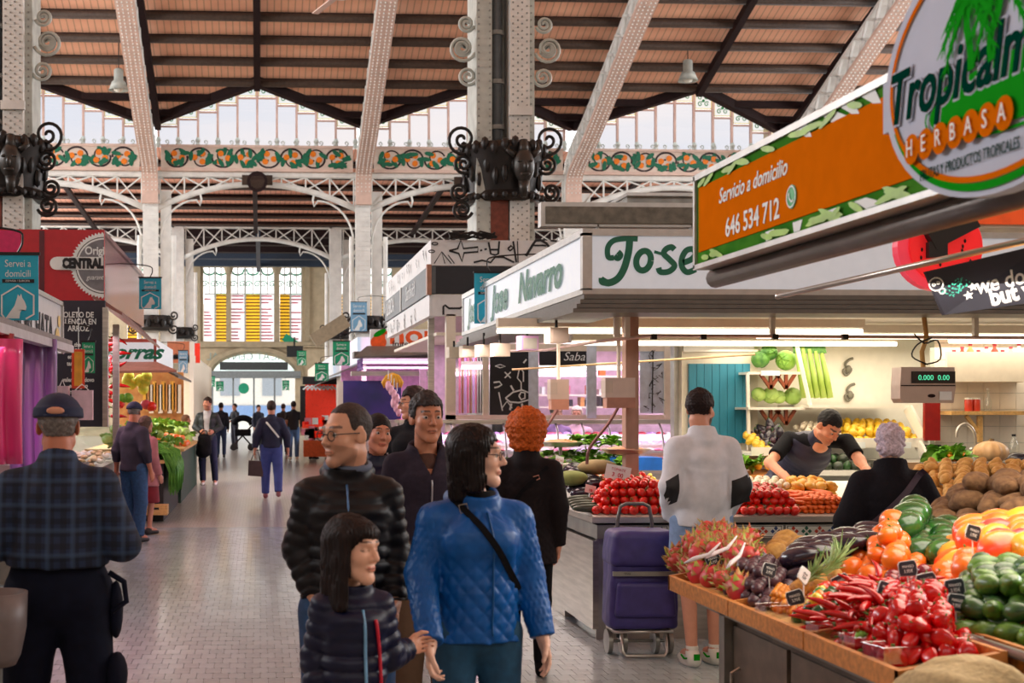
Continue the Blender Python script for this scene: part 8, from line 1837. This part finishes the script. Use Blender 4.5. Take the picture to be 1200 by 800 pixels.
F4, _ = top(T, g, s, 'quilted_jacket', M_bluej, .0065, .03, .905, 1.0, q=('d', .072, .009), qs=('d', .06, .007), collar=(.095, .03), disp=fold(.003, 26), hood=True, flare=.005, neckr=.075, bust=1)
fline(F4, [(.025, .87), (.03, 1.1), (.02, 1.31)], 'zip', mat('zip_blue_dark', S(14, 80, 140), .4), T, .004)
fline(F4, [(-.09, 1.355), (-.02, 1.27), (.07, 1.14), (.15, 1.02)], 'shoulder_strap', M_blk, T, .004, flat=.024, n=12)
b0 = fsurf(F4, -.065, 1.325); MB().tube([b0 + Vector((dx, -.008, dz)) for dx, dz in ((-.018, .012), (.012, .018), (.02, -.01), (-.01, -.018))], .003, 6, closed=True).build('strap_buckle', M_steel, T)
MB().tube([tuple(g['neck'] + V((.062 * math.cos(a), .0 + .06 * math.sin(a), .0))) for a in [2 * PI * i / 18 for i in range(18)]], .025, 8, closed=True).build('black_scarf', M_blk, T, True)
legs(T, g, s, 'jeans', mat('jeans_teal_blue', S(24, 72, 104), .8, var=.2, scale=26), .01, .012, 1., 1.0, waist=.98, disp=fold(.002, 40)); shoes(T, g, s, M_shoe, .014)
T, g, s, R, HP, ff = person('grey-haired person in a charcoal zip jacket and brown trousers', (PX_(500, 6.8), 6.8, 0), .05, 1.745, build=1.08, skin_c=(196, 132, 102), hair=('short', (52, 46, 46)), head=(.12, .0, 0), seed=4, headscale=1.08, hide_hands=('r',))
F5, _ = top(T, g, s, 'zip_jacket', M_greyj, .010, .03, .95, 1.1, vn=1.33, collar=(.1, .03), disp=fold(.005, 20), neckr=.08)
fline(F5, [(0, .96), (.0, 1.2), (.0, 1.31)], 'zip', mat('zip_silver', S(180, 184, 196), .35, metal=.6), T, .005)
legs(T, g, s, 'trousers', M_brown, .014, .03, 1., 1.05, disp=fold(.004, 16)); shoes(T, g, s, M_shoe, .014)
MB().ell((0, -.0, 1.35), (.085, .085, .11), 14, 10).build('shirt', mat('shirt_brown', S(80, 52, 44), .8), T, True)
T, g, s, R, HP, ff = person('dark-haired woman peering between two shoppers, hair tied back', (PX_(443, 7.9), 7.9, 0), .1, 1.63, skin_c=(206, 138, 110), hair=('tied', (24, 18, 20)), sex='f', head=(.15, .0, .08), seed=6, headscale=1.08, q=1.4)
top(T, g, s, 'navy_jacket', M_navyj, .014, .03, .9); legs(T, g, s, 'trousers', M_blk, .016); shoes(T, g, s, M_shoe, .014)
T, g, s, R, HP, ff = person('dark-haired person with glasses in profile behind the charcoal jacket', (PX_(484, 10.5), 10.5, 0), -.6, 1.84, skin_c=(214, 150, 120), hair=('short', (40, 26, 24)), head=(-.9, .1, 0), glasses=(M_pblack, .02, .016), seed=7, q=1.4)
top(T, g, s, 'dark_jacket', M_blk, .016, .03, .9); legs(T, g, s, 'trousers', M_blk, .018); shoes(T, g, s, M_shoe, .016)
T, g, s, R, HP, ff = person('red curly-haired woman in a dark quilted coat seen from behind', (PX_(617, 8.0), 8.0, 0), PI - .2, 1.64, skin_c=(214, 150, 126), hair=('curly', (190, 88, 28)), sex='f', seed=9, J=dict(er=(-.21, .04, 1.14), wr=(-.21, -.02, .88)))
F8, _ = top(T, g, s, 'quilted_coat', mat('coat_brown_black', S(24, 17, 20), .8, spec=.2, var=.15, scale=30), .010, .032, .76, 1.05, q=('d', .05, .006), qs=('d', .05, .005), collar=(.085, .06), flare=.02)
fline(F8, [(-.13, 1.32), (.02, 1.18), (.15, 1.0)], 'bag_strap', M_blk, T, .004, ydir=1, flat=.025)
b0 = fsurf(F8, -.06, 1.255, 1); MB().tube([b0 + Vector((dx, .01, dz)) for dx, dz in ((-.014, .014), (.018, .004), (.012, -.02), (-.02, -.008))], .004, 6, closed=True).build('strap_buckle', mat('brass_pink', S(214, 150, 130), .4, metal=.5), T)
legs(T, g, s, 'black_trousers', M_blk, .014, .008); shoes(T, g, s, M_blk, .012, boot=.22)
wx = PX_(822, 8.25)
T, g, s, R, HP, ff = person('bearded person in a white sweater with black elbow patches and denim shorts', (wx, 8.25, 0), PI + .05, 1.79, build=1.08, skin_c=(214, 150, 122), hair=('short', (34, 22, 22)), stubble=.9, head=(-.85, .12, 0), seed=10,
 J=dict(er=(-.225, .07, 1.15), wr=(-.15, -.08, .96), el=(.225, .07, 1.15), wl=(.15, -.08, .96), al=(.07, .02, .09), ar=(-.1, -.03, .09), kl=(.08, -.02, .5), kr=(-.095, -.03, .5)), hide_hands=('l', 'r'))
M_sw = mat('sweater_white', S(214, 216, 224), .85, var=.04, scale=30)
F9, sw_ = top(T, g, s, 'sweater', M_sw, .009, .042, .905, 1.08, collar=(.08, .05), disp=fold(.011, 15, 4), loose=.02, cuff=.02, belly=.02, kk=.035)
for sx in (-1, 1):
 e_ = V((sx * .275, .06, 1.17)) * s; P = []
 mb = MB(); vs = []
 for j in range(7):
  for i in range(7):
   px = sx * (.215 + (i - 3) * .02) if sx < 0 else sx * (.24 + (i - 3) * .014); pz_2 = (1.12 + (j - 3) * .03 + (.008 * (i - 3) * -sx)) * s
   v = fsurf(F9, px * s, pz_2, 1, off=.005); vs.append(v)
 mb.add(vs, [(j * 7 + i, j * 7 + i + 1, j * 7 + i + 8, j * 7 + i + 7) for j in range(6) for i in range(6) if all(abs(vs[q_].y) > .0 and vs[q_].y > -.05 for q_ in (j * 7 + i, j * 7 + i + 1, j * 7 + i + 8, j * 7 + i + 7)) and max(vs[q_].y for q_ in (j * 7 + i, j * 7 + i + 1, j * 7 + i + 8, j * 7 + i + 7)) - min(vs[q_].y for q_ in (j * 7 + i, j * 7 + i + 1, j * 7 + i + 8, j * 7 + i + 7)) < .07])
 mb.build('elbow_patch', M_pblack, sw_, True)
legs(T, g, s, 'denim_shorts', M_denim, .010, .02, .36, 1.05, disp=fold(.003, 24), waist=1.0)
for o in shoes(T, g, s, M_shw, .007, soles=M_shw):
 pass
for c, sx in (('l', 1), ('r', -1)):
 a = g['a' + c]; F_ = Field(.01); F_.add(Cone(a + V((0, .0, .0)), a + V((0, 0, .045)), .04, .041, cap=True)); field_mesh(F_, 'sock', M_shw, T, .01)
 MB().bb(-.02, .02, 0, .006, -.02, .02).build('green_heel_tab', MATS['logo_green'], T, loc=tuple(a + V((0, .078, -.02))))
 MB().tube([tuple(a + V((sx * -.043, .03, -.035))), tuple(a + V((sx * -.046, -.02, -.045))), tuple(a + V((sx * -.046, -.07, -.03)))], .006, 6).tube([tuple(a + V((sx * .043, .03, -.035))), tuple(a + V((sx * .046, -.02, -.045))), tuple(a + V((sx * .046, -.07, -.03)))], .006, 6).build('green_stripe', MATS['logo_green'], T)
vx = PX_(918, 10.55); B = Vector((vx, 10.55, 0))
def L_(x, y, Y): p = at(x, y, Y) - B; return tuple(p)
k10 = 1.8 / 1.75
def J10(d): return {k: tuple(np.array(v) / k10) for k, v in d.items()}
T, g, s, R, HP, ff = person('short-haired vendor in a padded vest leaning over the vegetables', tuple(B), 0, 1.8, build=1.05, skin_c=(226, 154, 118), hair=('crop', (26, 22, 22)), head=(.35, .75, .05), stubble=.25, seed=12, headscale=1.02,
 J=J10(dict(pelvis=(0, .05, .98), waist=(.06, -.02, 1.1), chest=L_(946, 530, 10.2), neck=L_(962, 512, 9.98), head=L_(971, 500, 9.86), sr=L_(925, 514, 10.22), sl=L_(992, 517, 9.95), er=L_(902, 542, 10.05), wr=L_(931, 568, 9.75), el=L_(1008, 540, 9.75), wl=L_(1022, 560, 9.5))), hands=dict(r=dict(d=(.7, -.4, -.35), n=(0, 0, -1), side=(.6, .6, 0), curl=.25), l=dict(n=(0, 0, -1), side=(-1, 0, 0), curl=.3)))
F10, _ = top(T, g, s, 'black_shirt', M_blk, .010, .012, .98, 1.02, collar=(.06, .01), neckr=.05, sleeve=.36, lean=True)
F10b, _ = top(T, g, s, 'padded_vest', mat('vest_navy', S(38, 36, 58), .5, var=.1, scale=20), .009, .032, .95, 1.04, q=('h', .06, .009), collar=(.08, .05), neckr=.052, sleeve=0, lean=True, sh=-.012)
legs(T, g, s, 'trousers', M_blk, .018); shoes(T, g, s, M_shoe, .016)
T, g, s, R, HP, ff = person('grey-haired woman in a black knitted coat seen from behind at the counter', (PX_(1041, 7.35) - .04, 7.25, 0), PI - .25, 1.58, build=1.3, skin_c=(226, 176, 156), hair=('wavy', (186, 170, 184)), sex='f', seed=13, head=(-.1, .15, 0), J=dict(el=(.27, .06, 1.14), wl=(.27, -.06, .9), er=(-.28, .0, 1.16), wr=(-.26, -.24, 1.08)))
F11, _ = top(T, g, s, 'knitted_coat', mat('coat_black', S(13, 10, 18), .85, spec=.2, var=.2, scale=50, bump=.3), .010, .04, .75, 1.3, q=('d', .034, .004), collar=(.1, .06), flare=.03, neckr=.075)
fline(F11, [(-.16, 1.33), (.0, 1.15), (.16, .98)], 'bag_strap', mat('strap_plum', S(56, 40, 56), .6), T, .004, ydir=1, flat=.035)
legs(T, g, s, 'trousers', M_blk, .016); shoes(T, g, s, M_shoe, .016)
T, g, s, R, HP, ff = person('person in navy cap and dark fleece by the glass showcase', (PX_(157, 16), 16, 0), PI * .78, 1.73, build=1.12, skin_c=(196, 120, 92), hair=('grey', (120, 112, 108)), head=(.5, .1, 0), seed=14, q=2.0, J=dict(er=(-.24, .04, 1.16), el=(.24, .06, 1.15), wl=(.27, .04, .9)))
top(T, g, s, 'dark_fleece', mat('fleece_plum', S(48, 40, 58), .85, var=.15), .014, .035, .9, 1.15, collar=(.075, .04), sleeve=.78, disp=fold(.004, 18)); legs(T, g, s, 'jeans', M_jean, .016, .025, 1., 1.05); shoes(T, g, s, M_shoe, .012); capm(T, R, g['head'], s, M_cap)
T, g, s, R, HP, ff = person('companion in a pink coat and dark red skirt behind the navy-capped person', (PX_(171, 17), 17, 0), PI * .75, 1.55, skin_c=(206, 140, 116), hair=('wavy', (90, 70, 60)), sex='f', seed=15, q=2.4)
top(T, g, s, 'pink_coat', mat('coat_dusty_pink', S(176, 110, 116), .8), .018, .04, .72, 1.1, flare=.03); F_ = Field(.03); F_.add(Cone((0, 0, .42), (0, 0, .8), (.2, .17), (.17, .14), cap=True)); F_.clip.append(lambda p: .42 - p[:, 2]); field_mesh(F_, 'red_skirt', mat('skirt_red', S(120, 18, 34), .8), T, .02); shoes(T, g, s, M_shoe, .014)
Y13 = 27.4
T, g, s, R, HP, ff = person('person in an open black jacket holding a backpack, walking this way', (PX_(243, Y13), Y13, 0), -.1, 1.86, skin_c=(206, 140, 112), hair=('short', (50, 34, 28)), head=(-.5, .05, 0), stubble=.5, seed=16, q=2.4, J=dict(er=(-.25, .05, 1.17), wr=(-.1, -.2, 1.08), el=(.25, .05, 1.17), wl=(.14, -.2, 1.08), al=(.16, .0, .09), kl=(.14, -.05, .5), ar=(-.08, -.05, .09)))
top(T, g, s, 'grey_shirt', mat('shirt_light_grey', S(176, 172, 176), .8), .018, .015, .95, sleeve=.3); Fj, oj = top(T, g, s, 'black_jacket', mat('jacket_green_black', S(26, 34, 36), .6), .016, .035, .9, open_=.06)
legs(T, g, s, 'jeans', M_jeand, .018, .018); shoes(T, g, s, M_shw, .014, big=1.1)
bp = thing('backpack', 'black backpack held in front by the person in the open jacket', 'backpack', (PX_(240, Y13), Y13 - .3, .62));
F_ = Field(.05); F_.add(Cone((0, 0, .08), (0, 0, .4), (.17, .1), (.13, .08))); F_.disp = fold(.012, 14); field_mesh(F_, 'pack', M_blk, bp, .02); MB().tube([(-.08, -.02, .46), (-.03, -.02, .55), (.05, -.02, .55), (.08, -.02, .46)], .012, 6).tube([(-.1, -.05, .4), (-.16, -.05, .2), (-.1, -.05, .0), (-.04, -.05, -.08)], .012, 6).build('straps', M_blk, bp, True)
Y14 = 23.4
T, g, s, R, HP, ff = person('person in navy sweater and blue trousers walking away with a bag', (PX_(318, Y14), Y14, 0), PI + .05, 1.77, build=1.12, skin_c=(200, 136, 110), hair=('short', (60, 46, 44)), seed=17, q=2.4, J=dict(el=(.27, .04, 1.14), wl=(.3, .02, .88), er=(-.27, .04, 1.14), wr=(-.3, .0, .86), al=(.1, -.1, .09), kl=(.1, -.08, .5), ar=(-.12, .12, .13), kr=(-.12, .02, .5)))
Fj, _ = top(T, g, s, 'navy_sweater', mat('sweater_navy', S(28, 32, 62), .8), .016, .04, .92, 1.12, disp=fold(.004, 16)); fline(Fj, [(-.13, 1.12), (.1, 1.4)], 'white_strap', M_pwhite, T, .006, ydir=1, flat=.035)
legs(T, g, s, 'blue_trousers', mat('trousers_violet_blue', S(64, 78, 150), .8), .016, .025, 1., 1.05); shoes(T, g, s, mat('shoe_rose', S(150, 90, 100), .6), .014)
hb = thing('handbag', 'flat brown shopping bag carried by the person in the navy sweater', 'bag', (PX_(299, Y14), Y14, .42)); MB().poly([(-.13, 0, 0), (.14, 0, -.02), (.15, 0, .26), (-.12, 0, .28)], (0, .09, 0)).build('body', mat('bag_dark_brown', S(70, 52, 54), .5), hb); MB().tube([(-.07, .04, .28), (-.02, .04, .43), (.05, .04, .44), (.09, .04, .27)], .01, 6).build('handle', mat('bag_dark_brown', (0, 0, 0)), hb, True)
def far(label, x, Y, H, yaw, topc, legc, hair=(36, 28, 26), J=None, skin_c=(196, 136, 110), st='short', sl=1., shoe=None, sex='m'):
 T, g, s, R, HP, ff = person(label, (PX_(x, Y), Y, 0), yaw, H, skin_c=skin_c, hair=(st, hair), q=3.2, J=J, seed=x, sex=sex)
 top(T, g, s, 'top', mat('far_top_%d_%d_%d' % topc, S(*topc), .8), .024, .03, .9, sleeve=sl); legs(T, g, s, 'trousers', mat('far_legs_%d_%d_%d' % legc, S(*legc), .8), .024, .015); shoes(T, g, s, shoe or M_shoe, .02)
 return T
far('person in black t-shirt and jeans standing by the red stall', 344, 40, 1.82, PI, (30, 28, 36), (84, 116, 164), sl=.35, shoe=M_shw)
far('person in a beige vest and dark jeans beside the red stall', 367, 40.5, 1.74, PI * .7, (176, 160, 136), (34, 36, 60), sl=.3, J=dict(el=(.26, -.08, 1.2), wl=(.2, -.26, 1.1)))
far('dark-haired person half hidden beside the black t-shirt', 332, 44, 1.75, PI, (40, 30, 30), (40, 40, 50), (60, 34, 26))
far('dark-haired woman behind the navy sweater person', 303, 48, 1.72, .5, (34, 40, 60), (30, 30, 44), (24, 18, 18), sex='f', st='tied')
far('person in black pushing the stroller near the entrance', 275, 50, 1.76, -.9, (24, 26, 34), (40, 40, 52), J=dict(el=(.24, -.05, 1.2), wl=(.2, -.35, 1.08), er=(-.24, -.05, 1.2), wr=(-.2, -.35, 1.08)))
far('person in dark jacket with back turned near the entrance', 259, 42, 1.78, PI, (28, 30, 46), (36, 52, 90))
st = thing('stroller', 'black baby stroller with hood near the entrance doors', 'stroller', (PX_(285, 49), 48.6, 0))
MB().tube([(math.sin(a) * .35, 0, .95 + math.cos(a) * .28) for a in [-1.5 + .3 * i for i in range(11)]], .12, 8).build('hood', M_blk, st, True); MB().bb(-.3, .3, -.25, .25, .55, .8).build('seat', M_blk, st); MB().tube([(-.3, 0, .9), (.3, 0, .2)], .03, 6).tube([(.3, 0, .9), (-.35, 0, .2)], .03, 6).tube([(.3, 0, .9), (.55, 0, 1.1)], .03, 6).build('frame', M_dark, st)
for sx in (-.35, .3):
 for sy in (-.25, .25): MB().cyl((sx, sy - .02, .13), (sx, sy + .02, .13), .13, n=14).build('wheel', M_shoe, st)
T = far('woman in sunglasses behind the left produce stand', 190, 30.5, 1.66, .1, (60, 50, 50), (40, 40, 44), (60, 40, 30), st='bob', sex='f')
MB().bb(-.06, .06, -.11, -.09, 1.55, 1.585).build('sunglasses', M_pblack, T)
T = far('woman in a grey jacket bending over the left produce', 205, 28.9, 1.6, 1.4, (132, 128, 132), (60, 60, 70), (120, 84, 60), st='wavy', sex='f', J=dict(chest=(0, -.14, 1.24), waist=(0, -.03, 1.1), neck=(0, -.22, 1.38), head=(0, -.29, 1.5), sl=(.18, -.17, 1.35), sr=(-.18, -.17, 1.35), el=(.24, -.22, 1.1), wl=(.2, -.4, .98), er=(-.24, -.22, 1.1), wr=(-.2, -.4, .98)))
far('vendor with dark hair inside the doodle-covered stall', 652, 17.6, 1.7, .2, (160, 130, 190), (40, 40, 50))
far('white-capped vendor inside the doodle-covered stall', 676, 18.3, 1.68, -.3, (226, 190, 210), (40, 40, 50), (220, 200, 190), st='wavy', sex='f')
# ---------------------------------------------------------------- shopping trolley
tp_ = onz(754, 770, 0)
tr_ = thing('shopping_trolley', 'purple two-wheeled shopping trolley standing against the steel counter', 'trolley', (tp_.x, 8.62, 0), -.03)
F_ = Field(.03); F_.P = []
class Box:
 def __init__(s, c, r, rd): s.c = V(c, float); s.r = V(r, float); s.rd = rd; s.lo = s.c - s.r; s.hi = s.c + s.r
 def __call__(s, p):
  v = p - s.c; tz = (v[:, 2] / s.r[2]); w_ = 1 - .05 * tz; q = np.abs(np.stack([v[:, 0] / w_, v[:, 1], v[:, 2]], 1)) - s.r + s.rd
  return np.sqrt((np.maximum(q, 0) ** 2).sum(1)) + np.minimum(q.max(1), 0) - s.rd
F_.P = [Box((0, 0, .52), (.225, .14, .33), .04)]; F_.disp = fold(.005, 16); M_pur = mat('trolley_purple', S(58, 48, 112), .55, var=.15, scale=14)
field_mesh(F_, 'bag', M_pur, tr_, .009)
F_ = Field(.03); F_.P = [Box((0, -.01, .735), (.222, .16, .125), .05)]; F_.disp = fold(.003, 20); field_mesh(F_, 'flap', M_pur, tr_, .009)
MB().bb(-.225, .225, -.185, -.165, .56, .59).build('trim_band', M_steel2, tr_); text('lettering', 'TEVIA', M_pblack, tr_, frame((-.13, -.187, .575), *FRONT), .018, .0003)
F_ = Field(.03); F_.P = [Box((0, -.155, .4), (.2, .03, .12), .03)]; field_mesh(F_, 'front_pocket', M_pur, tr_, .01)
MB().tube([(-.12, .1, .1), (-.12, .12, .9), (-.1, .12, 1.0), (-.06, .12, 1.02), (.06, .12, 1.02), (.1, .12, 1.0), (.12, .12, .9), (.12, .1, .1)], .013, 8).build('handle', mat('handle_grey', S(104, 100, 98), .4, metal=.4), tr_, True)
MB().tube([(-.15, -.1, .18), (-.15, -.14, .05), (-.13, -.15, .02), (.13, -.15, .02), (.15, -.14, .05), (.15, -.1, .18)], .011, 8).bb(-.2, .2, -.12, .12, .165, .185).build('stand', M_steel, tr_, True)
for sx in (-.2, -.1, .12, .215): MB().cyl((sx - .014, .05, .085), (sx + .014, .05, .085), .085, n=18).build('wheel', M_steel2, tr_, 'auto')
MB().cyl((-.2, .05, .085), (.21, .05, .085), .01, n=8).build('axle', M_steel2, tr_)
